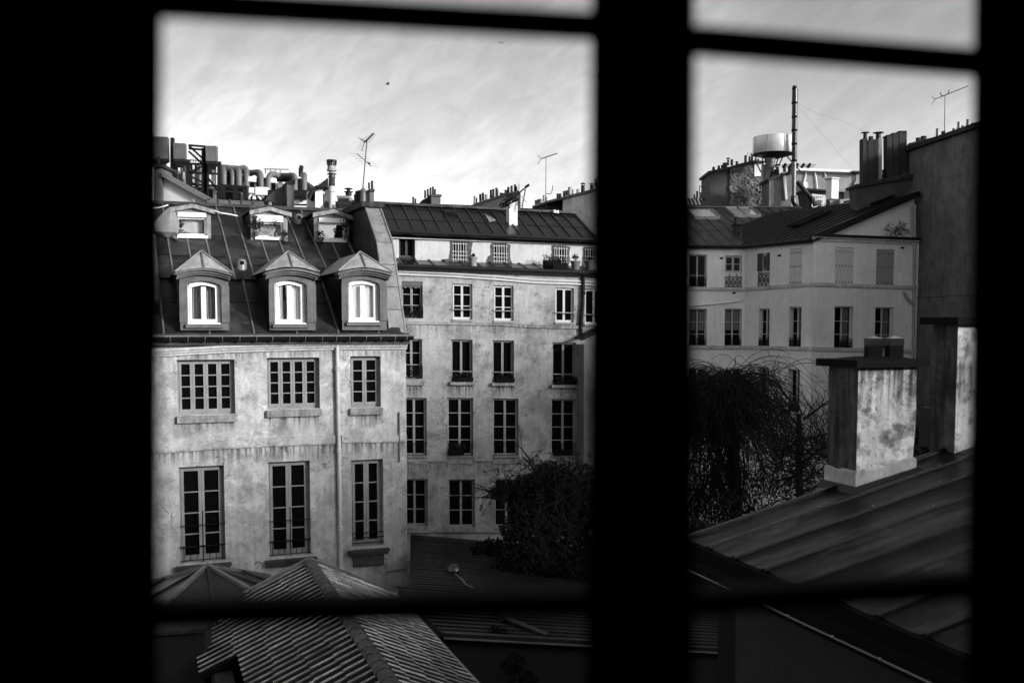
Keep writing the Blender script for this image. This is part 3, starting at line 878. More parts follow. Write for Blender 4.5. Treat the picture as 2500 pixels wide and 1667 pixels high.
# roof vents on the mansard, cable
for x, y, r_ in ((590, 655, .14), (729, 543, .14)):
    p = upA.hit(x, y)
    mb = MB(); mb.lathe(p - Vector((0, 0, .1)), [(r_ * 1.2, 0), (r_, .22), (r_, .3), (r_ * .7, .36), (.01, .37)], 12); o = mb.build('roof_vent', zinc_r, bldA, smooth=True)
    mb = MB(); mb.lathe(p + fA.n * r_ * .8 + Vector((0, 0, .1)), [(.06, 0), (.06, .1)], 8); mb.build('vent_mouth', iron, o)
mb = MB(); pts = []
for i, (x, y) in enumerate([(372, 527), (384, 526), (398, 523), (410, 519)]): pts.append(upA.hit(x, y) + upA.n * .25)
mb.tube(pts, .02, 6)
mb.build('cable', pvc, bldA, smooth=True)
mb = MB(); pts = [upA.hit(x, y) + upA.n * (.2 - .02 * i) for i, (x, y) in enumerate([(516, 523), (526, 529), (540, 532), (556, 532.5), (570, 534), (580, 535)])]
mb.tube(pts, .022, 6); mb.build('cable', pvc, bldA, smooth=True)
# party wall on the right with its zinc coping
eP = Pl(fpt(fA, uc - .02, zg), fA.a)
cp = [eP.hit(985, 806), eP.hit(953, 594), eP.hit(922, 506)]
fwd = []
for p in cp: fwd.append(((p - eP.o).dot(backA), p.z))
kb, zb_ = fwd[2]
prof = [(0.02, zg - .1), (max(.02, fwd[0][0]), zg), fwd[1], fwd[2], (fwd[2][0] + 4.2, fwd[2][1] + .05), (fwd[2][0] + 4.2, zg - .1)]
def pw(k, z, u): return fpt(fA, uc + u, z) + backA * k
mb = MB(); mb.prism([pw(k, z, -.40) for k, z in prof], fA.a * .40); pwall = mb.build('party_wall', soot, bldA)
for i in (1, 2, 3):
    k0, z0 = prof[i]; k1, z1 = prof[i + 1]
    nseg = (4, 4, 3)[i - 1]
    for j in range(nseg):
        a0, a1 = j / nseg + .004, (j + 1) / nseg - .004
        A_ = pw(k0 + (k1 - k0) * a0, z0 + (z1 - z0) * a0, -.44); B_ = pw(k0 + (k1 - k0) * a1, z0 + (z1 - z0) * a1, -.44)
        nrm = (B_ - A_).cross(fA.a).normalized(); nrm = -nrm if nrm.z < 0 else nrm
        mb = MB(); mb.hexa([A_, A_ + fA.a * .5, B_ + fA.a * .5, B_] + [v + nrm * .03 for v in (A_, A_ + fA.a * .5, B_ + fA.a * .5, B_)]); mb.build('coping_sheet', zinc_l, pwall)
    for du in (-.42, .04):
        mb = MB(); mb.tube([pw(k0, z0, du) + Vector((0, 0, .05)), pw(k1, z1, du) + Vector((0, 0, .05))], .032, 6); mb.build('coping_roll', zinc_l, pwall)
# left edge pipe / verge at the picture's left
mb = MB(); pts = [upA.hit(372, 560) + upA.n * .1, upA.hit(379, 650) + upA.n * .1, loA.hit(381, 690) + loA.n * .12, loA.hit(384, 745) + loA.n * .1]; mb.tube(pts, .07, 10); mb.build('waste_pipe', zinc_r, bldA, smooth=True)
# things at the dormers
c = f1_.hit(421, 545) + fA.n * .2
t = thing('cloth_sack', c, 'large pale cloth sack tied to the left side of the leftmost square dormer', 'sack')
mb = MB(); n = 18; lv = 12
for i in range(lv + 1):
    fy = i / lv
    r_ = (.06 + .30 * math.sin(min(1, fy * 1.15) * math.pi * .62)) if fy < .85 else (.27 - (fy - .85) * 1.4)
    r_ = max(r_, .03)
    cc = c + Vector((0, 0, .42 - fy * .86)) + fA.a * (-.05 - .16 * math.sin(fy * 2.2)) 
    for j in range(n):
        a_ = 2 * math.pi * j / n
        rr = r_ * (1 + .14 * math.sin(a_ * 5 + fy * 4) + .06 * math.sin(a_ * 11))
        mb.v.append(cc + fA.a * rr * math.cos(a_) + fA.n * rr * .6 * math.sin(a_))
for i in range(lv):
    for j in range(n):
        a_ = i * n + j; b_ = i * n + (j + 1) % n; mb.f.append((a_, b_, b_ + n, a_ + n))
mb.f.append(tuple(range(n))); mb.f.append(tuple(lv * n + j for j in reversed(range(n))))
mb.build('cloth', mat('pale_sackcloth', .2, .15, 5, bump=.1), t, smooth=True)
mb = MB(); mb.lathe(c + Vector((0, 0, -.46)) + fA.a * .06, [(.05, -.03), (.09, 0), (.04, .04)], 8); mb.build('knot', mat('pale_sackcloth', 0), t)
potted('small bushy plant on the leftmost square dormer sill beside the cloth sack', f1_.hit(441, 571) + fA.n * .1, .09, .12, .28)
potted('leafy plant hanging in front of the middle square dormer window, at its left', wq2.m(.02, .03, .1), .08, .15, .5, leaf=.06)
potted('thin tall potted plant at the right end of the middle square dormer sill', wq2.m(wq2.w - .25, .03, .1), .07, .12, .45)
potted('trailing dark plant below the right corner of the middle square dormer', f2_.hit(693, 590) + fA.n * .14, .1, .12, .25)
potted('spiky plant at the left end of the rightmost square dormer sill', f3_.hit(781, 590) + fA.n * .15, .11, .12, .26)
potted('dark shrub covering the right side of the rightmost square dormer', f3_.hit(843, 586) + fA.n * .15, .1, .14, .6, leaf=.05)
# ================================================================ MIDDLE HOUSE
TB = math.radians(15.8)
fB = Facade(985, 32.0, TB, (571, .036, 1285, -.012))
oB = fB.hit(985, 900)
bldB = thing('courtyard_house', (oB.x, oB.y, 0), 'long peeling plaster house behind, with grilled attic windows under a ribbed zinc roof', 'house')
zB_g = fB.hit(1200, 661).z
plB = mat('peeling_grey_plaster', .38, .18, .6, bump=.25, fine=20, streak=.12, crack=1.0, stains=.5,
          zl=((fB.hit(1200, 795).z, .5, .45), (fB.hit(1150, 1128).z, .5, .5), (zB_g - .2, .3, .25), (fB.hit(1150, 945).z, .4, .85, tuple(fB.a), [(fB.hit(a, 940).dot(fB.a), fB.hit(b, 940).dot(fB.a)) for a, b in ((985, 1031), (1100, 1156), (1202, 1256), (1348, 1408))])))
plB2 = mat('smooth_repainted_plaster', .56, .1, 1.0, bump=.08, fine=20, streak=.06, stains=.1)
u0B = fB.uv(fB.hit(900, 900))[0]; u1B = fB.uv(fB.hit(1480, 900))[0]
rowsB = [
    [(981, 687, 1032, 777), (1105, 693, 1153.5, 780), (1206, 697, 1254, 783), (1356, 703, 1401, 787), (1428, 706, 1475, 792)],
    [(981, 827, 1031, 925), (1102, 829, 1154, 932), (1203, 831, 1255, 934), (1349, 836, 1406, 939)],
    [(983, 971, 1042, 1113), (1093, 971, 1155.5, 1113), (1204, 973, 1266, 1113), (1346, 974, 1407, 1113)],
    [(984, 1169, 1044, 1285), (1095, 1170, 1160, 1288), (1208, 1169, 1269, 1287), (1346, 1168, 1408, 1288)]]
qB = [[fB.Q(*o) for o in r_] for r_ in rowsB]
def fz(f, x, y): return f.hit(x, y)
top = [(900, 651), (1200, 661), (1480, 671)]
outl = [fpt(fB, u0B, 0), fpt(fB, u1B, 0)] + [fB.hit(x, y) for x, y in reversed(top)]
wall_with_holes('wall', fB, outl, [list(q.c) for r_ in qB for q in r_], .3, plB, bldB)
def wd(q, r_, i):
    return q
specs = {0: (3, .13), 1: (1, .16), 2: (4, .16), 3: (3, .16)}
for ri, r_ in enumerate(qB):
    for i, q in enumerate(r_):
        rows = {0: [.36, .36, .28] if i < 3 else 1, 1: [.33, .33, .34] if i == 0 else 1, 2: 4, 3: 3}[ri]
        if ri == 0 and i == 0: rows = 3
        w_ = casement(bldB, q, 2, rows, rec=.10 if ri == 0 and i else .15, fm=mat('cream_window_paint', .6, .08, 3, rough=.5, bump=.02) if (ri == 0 and i) else (frame_m if ri != 2 else mat('pale_grey_window_paint', .34, .12, 3, rough=.6, bump=.03)), fw=.028, st=.036, bar=.022)
        if ri == 0 and i:
            mb = MB(); mb.tube([q.m(-.04, q.h * .28, .03), q.m(q.w + .02, q.h * .28, .03)], .018, 6); mb.build('guard_rod', frame_m, w_)
            sill_box(q, w_, 0, .06, .05, .02, frame_m)
        if ri == 0 and i == 0:
            rail_scroll(q, w_, .03, .38, .02, 5)
            mb = MB(); q.bx(mb, -.02, q.w + .02, q.h - .13, q.h + .02, -.08, -.03)
            for k in range(8): q.bx(mb, q.w * k / 8 + .005, q.w * (k + 1) / 8 - .005, q.h - .19 - .03 * (k % 2), q.h - .13, -.08, -.05)
            mb.build('valance', mat('grey_valance', .1, .2, 3), w_)
        if ri == 1:
            if i == 0: rail_scroll(q, w_, .06, .42, .02, 3); sill_box(q, w_, .02, .2, .1, .05)
            else:
                mb = MB(); mb.beam(q.m(0, q.h * .25, .02), q.m(q.w, q.h * .25, .02), .03, .02, up=fB.n); mb.build('guard_rod', zinc_r, w_)
                sill_box(q, w_, .0, .1, .12, .06)
        if ri == 2:
            rail_bars(q, w_, .04, .42, 6, .02, th=.014)
            sill_box(q, w_, -.03, .05, .08, .0, mat('pale_zinc', 0), 'sill_flashing'); sill_box(q, w_, .06, .26, .03, 0)
        if ri == 3: sill_box(q, w_, 0, .1, .08, .03)
curtain(qB[1][0], bldB, qB[1][0].w * .62, qB[1][0].w * .9, .1, qB[1][0].h - .1, -.31, curt_m, 2, .01)
# smooth band at the upper storey
mb = MB()
pts = [fB.hit(1034, 684), fB.hit(1100, 687), fB.hit(1101, 782), fB.hit(1036, 779)]
mb = course(MB(), fB, [(900, 668), (985, 672), (1100, 677), (1210, 684), (1300, 692), (1420, 696), (1480, 699)], ((.10, .15, .05), (.0, .05, .07)))
course(mb, fB, [(900, 654), (1480, 673)], ((-.04, .06, .12),))
mb.build('cornice', plB2, bldB)
mb = course(MB(), fB, [(900, 780), (985, 784), (1100, 786), (1220, 788), (1290, 793), (1416, 796)], ((-.09, .0, .055), (-.02, .0, .08)))
mb.build('string_course', plB, bldB)
mb = course(MB(), fB, [(900, 1121), (985, 1121), (1090, 1121)], ((-.07, 0, .05),)); course(mb, fB, [(1156, 1120), (1203, 1120)], ((-.07, 0, .05),)); course(mb, fB, [(1267, 1119), (1345, 1118)], ((-.07, 0, .05),))
course(mb, fB, [(985, 1293), (1230, 1292)], ((-.08, 0, .07),))
mb.build('lower_string_course', plB, bldB)
# downpipe at the right
pipe_on(fB, [(1423, 668), (1421, 740), (1416, 800), (1418, 822), (1428, 826)], .06, zinc_k, bldB, collars=[(1422, 716), (1417, 790)])
# skirt roof, attic wall
def offp(f, d):
    g = Facade.__new__(Facade); g.o = f.o + f.n * d; g.n = f.n; g.a = f.a; g.b = f.b; g.sl = f.sl; g.holes = []; return g
# attic front stands 1.1 m behind the facade
fT = offp(fB, -1.1)
fT.sl = (571, .042, 660, .032)
attic = [(974, 579, 1013.5, 629.5), (1103, 588.6, 1140, 638.7), (1203, 594, 1239, 643), (1350, 600, 1385, 648), (1426, 603, 1460, 650)]
qT = [fT.Q(*o) for o in attic]
atm = mat('bright_attic_plaster', .55, .12, .9, bump=.1, streak=.1, stains=.12, crack=.5)
outl = [fT.hit(x, y) for x, y in ((900, 640), (1480, 663), (1480, 588), (900, 566))]
wall_with_holes('attic_wall', fT, outl, [list(q.c) for q in qT], .22, atm, bldB)
bar_m = mat('white_painted_grille', .75, .1, 5, bump=0)
for i, q in enumerate(qT):
    w_ = casement(bldB, q, 2, 1, rec=.16, fm=mat('dark_stained_sash', .07, .2, 4), fw=.03, st=.035, name='attic_window')
    if i:
        for k in range(6):
            x = q.w * (k + .5) / 6.0
            mb = MB(); mb.beam(q.m(x, -.04, .045), q.m(x + R.uniform(-.01, .01), q.h - .03, .045), .011, .011, up=fB.n); mb.build('grille_bar', bar_m if i < 4 else frame_d, w_)
        for y in (.07, .2, .33, q.h - .1):
            mb = MB(); mb.beam(q.m(-.01, y, .06), q.m(q.w + .01, y, .06), .013, .012, up=fB.n); mb.build('grille_bar', bar_m if i < 4 else frame_d, w_)
    else:
        mb = MB(); q.bx(mb, -.02, q.w + .02, -.12, .0, -.02, .05); mb.build('sill', zinc_k, w_)
# patches of exposed rubble where the attic plaster has come away: raised rim of plaster around a rough core
def ragged(f, pts, name, m, par, d=.012, jit=1.2, sub=5, seed=1):
    rr = random.Random(seed); out_ = []
    n = len(pts)
    for i in range(n):
        (x0, y0), (x1, y1) = pts[i], pts[(i + 1) % n]
        for k in range(sub):
            t = k / sub
            out_.append(f.hit(x0 + (x1 - x0) * t + rr.uniform(-jit, jit), y0 + (y1 - y0) * t + rr.uniform(-jit, jit)) + f.n * d)
    loc2 = [Vector((*f.uv(p), 0)) for p in out_]
    tris = tessellate_polygon([loc2]); mb = MB(); k = len(out_)
    mb.v = list(out_) + [p - f.n * (d + .03) for p in out_]
    for t_ in tris:
        a, b, c = (out_[i] for i in t_)
        mb.f.append(tuple(t_) if (b - a).cross(c - a).dot(f.n) > 0 else tuple(reversed(t_)))
    for i in range(k): mb.f.append((i, (i + 1) % k, (i + 1) % k + k, i + k))
    return mb.build(name, m, par)
for s_, pp in enumerate([[(1099, 588), (1103.5, 589), (1103.5, 640), (1080, 637), (1076, 634), (1095, 631), (1098, 612)],
           [(1140, 590), (1155, 592), (1151, 606), (1150, 622), (1156, 640), (1140, 642)],
           [(1199, 594), (1203.5, 594), (1203.5, 642), (1186, 640), (1190, 628), (1198, 622), (1196, 606)],
           [(1239, 596), (1246, 597), (1245, 618), (1247, 636), (1254, 645), (1239, 644)],
           [(1347, 600), (1350.5, 600), (1350.5, 640), (1347, 640)],
           [(1385, 602), (1393, 603), (1390, 620), (1392, 636), (1388, 648), (1385, 649)],
           [(1423, 604), (1426.5, 604), (1426.5, 650), (1420, 650), (1422, 630)]]):
    ragged(fT, pp, 'bare_patch', exposed, bldB, seed=s_ + 3, jit=.9)
# eaves band
mb = course(MB(), fT, [(900, 571), (1200, 582), (1480, 592.5)], ((-.12, -.02, .1),)); mb.build('eaves_band', plB2, bldB)
mb = MB(); a_, b_ = fT.hit(905, 566) + fT.n * .28, fT.hit(1480, 590) + fT.n * .28; mb.tube([a_, b_], .075, 8); gB = mb.build('upper_gutter', zinc_k, bldB, smooth=True)
mb = MB(); a_, b_ = fB.hit(905, 649) + fB.n * .2, fB.hit(1480, 669) + fB.n * .2; mb.tube([a_, b_], .085, 8); mb.build('gutter', zinc_k, bldB, smooth=True)
# skirt roof between facade and attic
bB = -fB.n
p0 = fB.hit(1200, 658) + fB.n * .12; p1 = fT.hit(1200, 642)
rise = (p1.z - p0.z); run = 1.22
sk = slope_plane(p0, fB.a, bB, rise / run)
tilt = (fB.hit(1480, 669).z - fB.hit(905, 649).z) / ((u1B - u0B))
def tilted(pl, k):
    """turns the level direction of a sloping plane a little: the old ridge and eaves sag together"""
    a = (pl.a + Vector((0, 0, k))).normalized(); n = pl.n - a * pl.n.dot(a)
    return Pl(pl.o, n, a)
def mk_tilted(o, a, back, tan_, k):
    p = slope_plane(o, a, back, tan_)
    a2 = (a + Vector((0, 0, k))).normalized(); b2 = (p.b - a2 * p.b.dot(a2)).normalized()
    return Pl(o, a2.cross(b2), a2)
kB = (fB.hit(1448, 668).z - fB.hit(963, 651).z) / (fB.uv(fB.hit(1448, 668))[0] - fB.uv(fB.hit(963, 651))[0])
sk = mk_tilted(p0, fB.a, bB, rise / run, kB)
us0 = sk.uv(fB.hit(930, 655))[0]; us1 = sk.uv(fB.hit(1470, 655))[0]
zinc_roof(bldB, sk, us0, us1, 0, math.hypot(rise, run) + .02, .52, (), sm=zinc_b, rm=zinc_rd, name='skirt_roof', offs=.2)
# main roof
e0 = fT.hit(947, 570) + fT.n * .2; e1 = fT.hit(1448, 591) + fT.n * .2
aR = (e1 - e0).normalized()
pR = slope_plane(e0, Vector((aR.x, aR.y, 0)).normalized(), bB, .455)
b2 = (pR.b - aR * pR.b.dot(aR)).normalized(); rB = Pl(e0, aR.cross(b2), aR)
ur1 = rB.uv(rB.hit(1470, 592))[0]; ur0 = -.9
vtl = [rB.uv(rB.hit(x, y))[1] for x, y in ((925, 502), (1200, 511), (1393, 521))]
utl = [rB.uv(rB.hit(x, y))[0] for x, y in ((925, 502), (1200, 511), (1393, 521))]
vm = sum(vtl) / 3
stB = (rB.uv(rB.hit(1380, 585))[0] - rB.uv(rB.hit(980, 569))[0]) / 12.4
zinc_roof(bldB, rB, ur0, ur1, 0, vm, stB, (.47, .86), sm=zinc_b, rm=zinc_rd, name='main_roof', offs=(rB.uv(rB.hit(980, 569))[0] - ur0) % stB, bw_=.045)
mb = MB(); a_, b_ = rB.pt(ur0, vm, .05), rB.pt(ur1, vm, .05); mb.beam(a_, b_, .2, .08); mb.build('ridge_flashing', zinc, bldB)
mb = MB(); mb.quad(a_, b_, b_ + bB * 5 - Vector((0, 0, 2)), a_ + bB * 5 - Vector((0, 0, 2))); mb.build('rear_slope', zinc_b, bldB)
# small roof hatch
p = rB.hit(1098, 524)
mb = MB(); mb.hexa([rB.pt(*(Vector(rB.uv(p)) + Vector(v)), 0.02) for v in ((-.22, -.15), (.22, -.15), (.22, .2), (-.22, .2))] + [rB.pt(*(Vector(rB.uv(p)) + Vector(v)), 0.12) for v in ((-.22, -.15), (.22, -.15), (.22, .2), (-.22, .2))])
mb.build('roof_hatch', zinc_k, bldB)
# pale step-flashing beside the hatch
mb = MB(); A_, B_, C_ = rB.hit(1180, 524) + rB.n * .05, rB.hit(1209, 542) + rB.n * .05, rB.hit(1194, 546) + rB.n * .05
mb.prism([A_, B_, C_], rB.n * .03); mb.build('flashing', zinc_l, bldB)
# white chimney on the roof
chW = thing('chimney', P(1252, 552, 35.5), 'square white chimney rising through the middle house roof, tangled aerials on top', 'chimney')
Yc = rB.hit(1252, 552).y
o, s_, z0, z1 = block('shaft', white_r, chW, 1236, 1243.5, 1263.5, 490, 556, Yc, TB)
cap_on(s_, z1, .06, .09, soot, chW)
for x, dy in ((1240, 0), (1246, 0), (1252, 0), (1259, 0)):
    pot_px(chW, x, 474 + R.uniform(-3, 3), 488, 6, Yc + .25)
def yagi(par, base, d, ln, n=8, el=.22, grid=True, th=.012, name='aerial', gs=.25):
    """boom with rods and a wire reflector at its near end"""
    mb = MB(); d = Vector(d).normalized(); mb.beam(base, base + d * ln, .03)
    side = d.cross(Vector((0, 0, 1)))
    side = (side * .8 + Vector((0, 0, .25))).normalized()
    for k in range(n):
        p = base + d * ln * (.18 + .8 * k / max(1, n - 1)); e = el * .6 * (1 - .4 * k / n)
        mb.beam(p - side * e, p + side * e, th * .7)
    if grid:
        for s_ in (-1, 1):
            for k in range(5):
                z = Vector((0, 0, (.07 + k * .075) * gs / .33)) * s_ - d * .035 * k
                mb.beam(base + z - side * gs, base + z + side * gs, th * .45)
            mb.beam(base, base + Vector((0, 0, .4 * gs / .33)) * s_ - d * .18, th * 1.2)
    return mb.build(name, iron, par)
mb = MB(); y_ = Yc - .1
for a_, b_, w_ in (((1232, 500), (1286, 456), .045), ((1282, 458), (1292, 451), .08), ((1222, 508), (1262, 489), .05), ((1218, 503), (1240, 492), .05), ((1283, 462), (1274, 512), .03), ((1268, 475), (1286, 494), .015), ((1236, 496), (1243, 505), .03)):
    mb.beam(P(*a_, y_), P(*b_, y_), w_, w_)
for k in range(7):
    x, y = 1281.5 - k * 1.2, 466 + k * 6; mb.beam(P(x - 2, y, y_), P(x + 2, y + .6, y_), .03, .03)
for k in range(24):
    x, y = R.uniform(1222, 1262), R.uniform(486, 506); mb.beam(P(x, y, y_ + R.uniform(-.3, .3)), P(x + R.uniform(-9, 9), y + R.uniform(-7, 6), y_ + R.uniform(-.3, .3)), .02, .02)
mb.beam(P(1267, 449, y_), P(1267, 476, y_), .02, .02)
o = mb.build('tangled_aerials', iron, chW)
# pots on the skirt roof
def on_skirt(x, y): return sk.hit(x, y)
potted('pale flowerpot with low plant between the first and second grilled attic windows', on_skirt(1155, 650), .15, .3, .12, m=mat('pale_flowerpot', .26, .2, 4))
potted('flowerpot with upright sprigs right of the fourth attic window', on_skirt(1405, 659), .17, .3, .28, m=mat('grey_flowerpot', .12, .2, 4))
potted('dark pale-rimmed flowerpot below the rightmost grilled attic window', on_skirt(1440, 660), .17, .32, .15, m=mat('grey_flowerpot', .12))
potted('black planter box of sprigs at the left under the fourth attic window', on_skirt(1347, 654) + fB.n * .0, .28, .25, .3, m=iron, cat='planter', box=(fB.a, fB.n), leaf=.03)
potted('lower black planter box under the fourth attic window, at its right', on_skirt(1366, 661), .25, .26, .3, m=iron, cat='planter', box=(fB.a, fB.n), leaf=.03)
for (q, lb) in ((qB[1][1], 'dark flower box with trailing leaves in the second window of the storey below the cornice'), (qB[1][2], 'dark flower box in the third window, below the plain sash with a white cloth'), (qB[1][3], 'dark flower box trailing leaves in the rightmost window beside the side roof')):
    potted(lb, q.m(q.w * .55, .0, .03), q.w * .42, .14, .22, m=iron, cat='flower box', box=(fB.a, fB.n), leaf=.04)
q = qB[2][1]; potted('dark boxed bush at the foot of the second tall window of the middle house', q.m(q.w * .3, .05, .08), .25, .16, .3, m=iron, cat='flower box', box=(fB.a, fB.n), leaf=.05)
q = qB[2][3]; potted('low dark box plant at the foot of the rightmost tall window, beside the tree', q.m(q.w * .45, .05, .08), .3, .12, .12, m=iron, cat='flower box', box=(fB.a, fB.n), leaf=.04)
# small lean-to roof at the far right of the middle house
sp = thing('lean_to', fB.hit(1430, 830) + fB.n * .6, 'small dark lean-to roof jutting out beside the right downpipe of the middle house', 'lean-to')
a_, b_ = fB.hit(1404, 828), fB.hit(1475, 800)
mb = MB(); z = Vector((0, 0, .16)); nn = fB.n * .9
mb.hexa([a_ , b_, b_ + nn, a_ + nn, a_ + z * .6, b_ + z, b_ + z + nn, a_ + z * .6 + nn]); mb.build('roof', zinc_k, sp)
w0, w1 = fB.hit(1409, 840) , fB.hit(1480, 840)
mb = MB(); mb.hexa([Vector((w0.x, w0.y, 3)), Vector((w1.x, w1.y, 3)), Vector((w1.x, w1.y, 3)) + fB.n * .7, Vector((w0.x, w0.y, 3)) + fB.n * .7,
    w0, w1, w1 + fB.n * .7, w0 + fB.n * .7]); mb.build('side_wall', mat('lean_to_render', .22, .3, 1.0, bump=.1, streak=.2, stains=.3), sp)
# ================================================================ RIGHT HOUSE (three fronts)
YC = 50.0
cN = P(1985, HZ, YC)                                   # near outer corner
e2 = Vector((-.556, .831, 0)).normalized()             # along the receding front, away from us
fC2 = Facade.__new__(Facade); p = Pl(cN, Vector((-e2.y, e2.x, 0)), -e2)
if p.n.dot(Vector((0, -1, 0))) < 0: p = Pl(cN, Vector((e2.y, -e2.x, 0)), -e2)
fC2.o, fC2.n, fC2.a, fC2.b = p.o, p.n, p.a, p.b; fC2.sl = (597, -.09, 851, .03); fC2.holes = []
inner = fC2.hit(1820, HZ)
def mkf(o, ang, sl):
    p = vplane(o, ang); g = Facade.__new__(Facade); g.o, g.n, g.a, g.b = p.o, p.n, p.a, p.b; g.sl = sl; g.holes = []; return g
fC1 = mkf(inner, math.radians(1.5), (606, .02, 851, -.003))
fC3 = mkf(cN, math.radians(17), (580, .045, 857, .02))
bldC = thing('pale_house', (cN.x, cN.y, 0), 'smooth pale house with shuttered windows wrapping a corner at the right, under dark roofs', 'house')
plC = mat('smooth_pale_plaster', .8, .1, .45, bump=.06, fine=16, streak=.08, stains=.06, crack=.22)
frC = mat('pale_house_window_paint', .52, .1, 3, rough=.6, bump=.02)
C1 = [(1682, 621.6, 1725.6, 702.5), (1769.5, 624, 1811.6, 704.5), (1682, 753.5, 1725.6, 848.6), (1769, 753.5, 1811, 848.6), (1680, 898, 1726, 990), (1769, 900, 1811, 992)]
C2 = [(1850, 618, 1879, 702), (1927, 607, 1957.5, 695.6), (1851.6, 753, 1878.4, 848.6), (1926, 749, 1956, 849), (1850.6, 897, 1877, 994), (1924, 901, 1952, 1005)]
C3 = [(2038.6, 604, 2084.5, 695), (2139, 609, 2183, 697), (2037, 748, 2083, 852.5), (2136, 750, 2181.5, 853), (2037, 905, 2083, 1008), (2136, 906, 2181, 1010)]
q1, q2, q3 = [fC1.Q(*o) for o in C1], [fC2.Q(*o) for o in C2], [fC3.Q(*o) for o in C3]
def wallC(f, tops, us, qs):
    outl = [fpt2(f, us[0], 0), fpt2(f, us[1], 0)] + [f.hit(x, y) for x, y in reversed(tops)]
    wall_with_holes('wall', f, outl, [list(q.c) for q in qs], .32, plC, bldC)
def fpt2(f, u, z): return Vector((f.o.x, f.o.y, 0)) + f.a * u + Vector((0, 0, z))
uE = fC3.uv(fC3.hit(2245, 800))[0]
wallC(fC1, [(1440, 600), (1820, 606)], (fC1.uv(fC1.hit(1440, 800))[0], 0), q1)
wallC(fC2, [(1820, 606), (1985, 588)], (fC2.uv(inner)[0], 0), q2)
wallC(fC3, [(1985, 585), (2245, 594)], (0, uE), q3)
def board_shutter(q, par, n, m):
    sh = thing_part('shutters', par)
    for k in range(n):
        a0, a1 = q.w * k / n + .006, q.w * (k + 1) / n - .006
        mb = MB(); q.bx(mb, a0, a1, .02, q.h - .02, -.07, -.035 + R.uniform(-.003, .003)); mb.build('shutter_board', m, sh)
        if n >= 6 or True:
            for y in (.12, q.h * .5, q.h - .22):
                mb = MB(); xx = (a0 + a1) / 2; q.bx(mb, xx - .018, xx + .018, y - .035, y + .055, -.036, -.026); mb.build('air_slot', iron, sh)
    return sh
shm = mat('cream_painted_shutter', .58, .08, 3, rough=.6, bump=.04); shg = mat('grey_painted_shutter', .3, .08, 3, rough=.6, bump=.04)
for qs, f in ((q1, fC1), (q2, fC2), (q3, fC3)):
    for i, q in enumerate(qs):
        if i < 2: continue
        w_ = casement(bldC, q, 2, 3, rec=.24, fm=frC, fw=.03, st=.038, bar=.028)
        rail_scroll(q, w_, .02, .5, -.04, 4, solid=True)
        if f is fC3 or f is fC2: 
            curtain(q, w_, q.w * .57, q.w * .86, .12, q.h - .12, -.266, mat('dim_net_curtain', .1, .2, 5, bump=0), 2, .004)
        elif i in (2, 3):
            for a_, b_ in ((.1, .42), (.58, .9)): curtain(q, w_, q.w * a_, q.w * b_, q.h * .45, q.h - .12, -.266, mat('lace_curtain', .15, .3, 12, bump=0), 2, .004)
    mb = MB()
w_ = casement(bldC, q1[0], 2, [.36, .64], rec=.22, fm=frC, fw=.03, st=.038, bar=.028); rail_scroll(q1[0], w_, .02, .5, -.03, 4)
for q in (q1[1],):
    uq = Quad([q.p(0, .48), q.p(1, .48), q.c[2], q.c[3]], q.f); w_ = casement(bldC, uq, 2, 2, rec=.16, fm=frC, fw=.05, st=.05, bar=.03)
    mb = MB(); q.bx(mb, 0, q.w, 0, q.h * .485, -.26, -.15); mb.build('infill_panel', plC, w_)
    rail_scroll(q, w_, .1, .62, -.03, 4)
    for x in (.3, .72):
        mb = MB(); mb.beam(q.m(q.w * x, .62, -.03), q.m(q.w * x, q.h * .46, -.1), .03, .03); mb.build('guard_stay', iron, w_)
q = q2[0]; uq = Quad([q.p(.33, .5), q.p(.72, .5), q.p(.72, .95), q.p(.33, .95)], q.f); w_ = casement(bldC, uq, 1, 1, rec=.08, fm=frame_d, fw=.04, st=.05)
for a_, b_ in ((-.02, .30), (.76, 1.0)):
    mb = MB(); q.bx(mb, q.w * a_, q.w * b_, q.h * .48, q.h, -.03, .03); mb.build('open_shutter', mat('dark_shutter', .06, .2, 3), w_)
mb = MB(); q.bx(mb, 0, q.w, 0, q.h * .47, -.2, -.12); q.bx(mb, 0, q.w * .32, q.h * .47, q.h, -.2, -.12); q.bx(mb, q.w * .32, q.w * .73, q.h * .46, q.h * .505, -.2, -.12); q.bx(mb, q.w * .73, q.w, q.h * .47, q.h, -.2, -.12); q.bx(mb, q.w * .32, q.w * .73, q.h * .95, q.h, -.2, -.12); mb.build('infill_panel', plC, w_)
rail_scroll(q, w_, .1, .75, -.03, 3)
board_shutter(q2[1], bldC, 6, shm); board_shutter(q3[0], bldC, 6, shm); board_shutter(q3[1], bldC, 5, shg)
mb = MB()
for y1, y2, y3, y0, hh in ((708, 696, 704.5, 706, .13), (850, 854, 860, 851, .15)):
    course(mb, fC1, [(1440, y0 - 2), (1820, y1)], ((-.02, hh, .09), (-.07, -.02, .05)))
    course(mb, fC2, [(1820, y1), (1985, y2)], ((-.02, hh, .09), (-.07, -.02, .05)))
    course(mb, fC3, [(1985, y2), (2240, y3)], ((-.02, hh, .09), (-.07, -.02, .05)))
mb.build('string_course', mat('grey_plaster_band', .5, .25, 1.5, bump=.1, streak=.2), bldC)
# entablature above the right front
mb = course(MB(), fC3, [(1983, 583), (2240, 593)], ((-.1, .05, .08), (.05, .14, .2))); mb.build('cornice', mat('grey_plaster_band', 0), bldC)
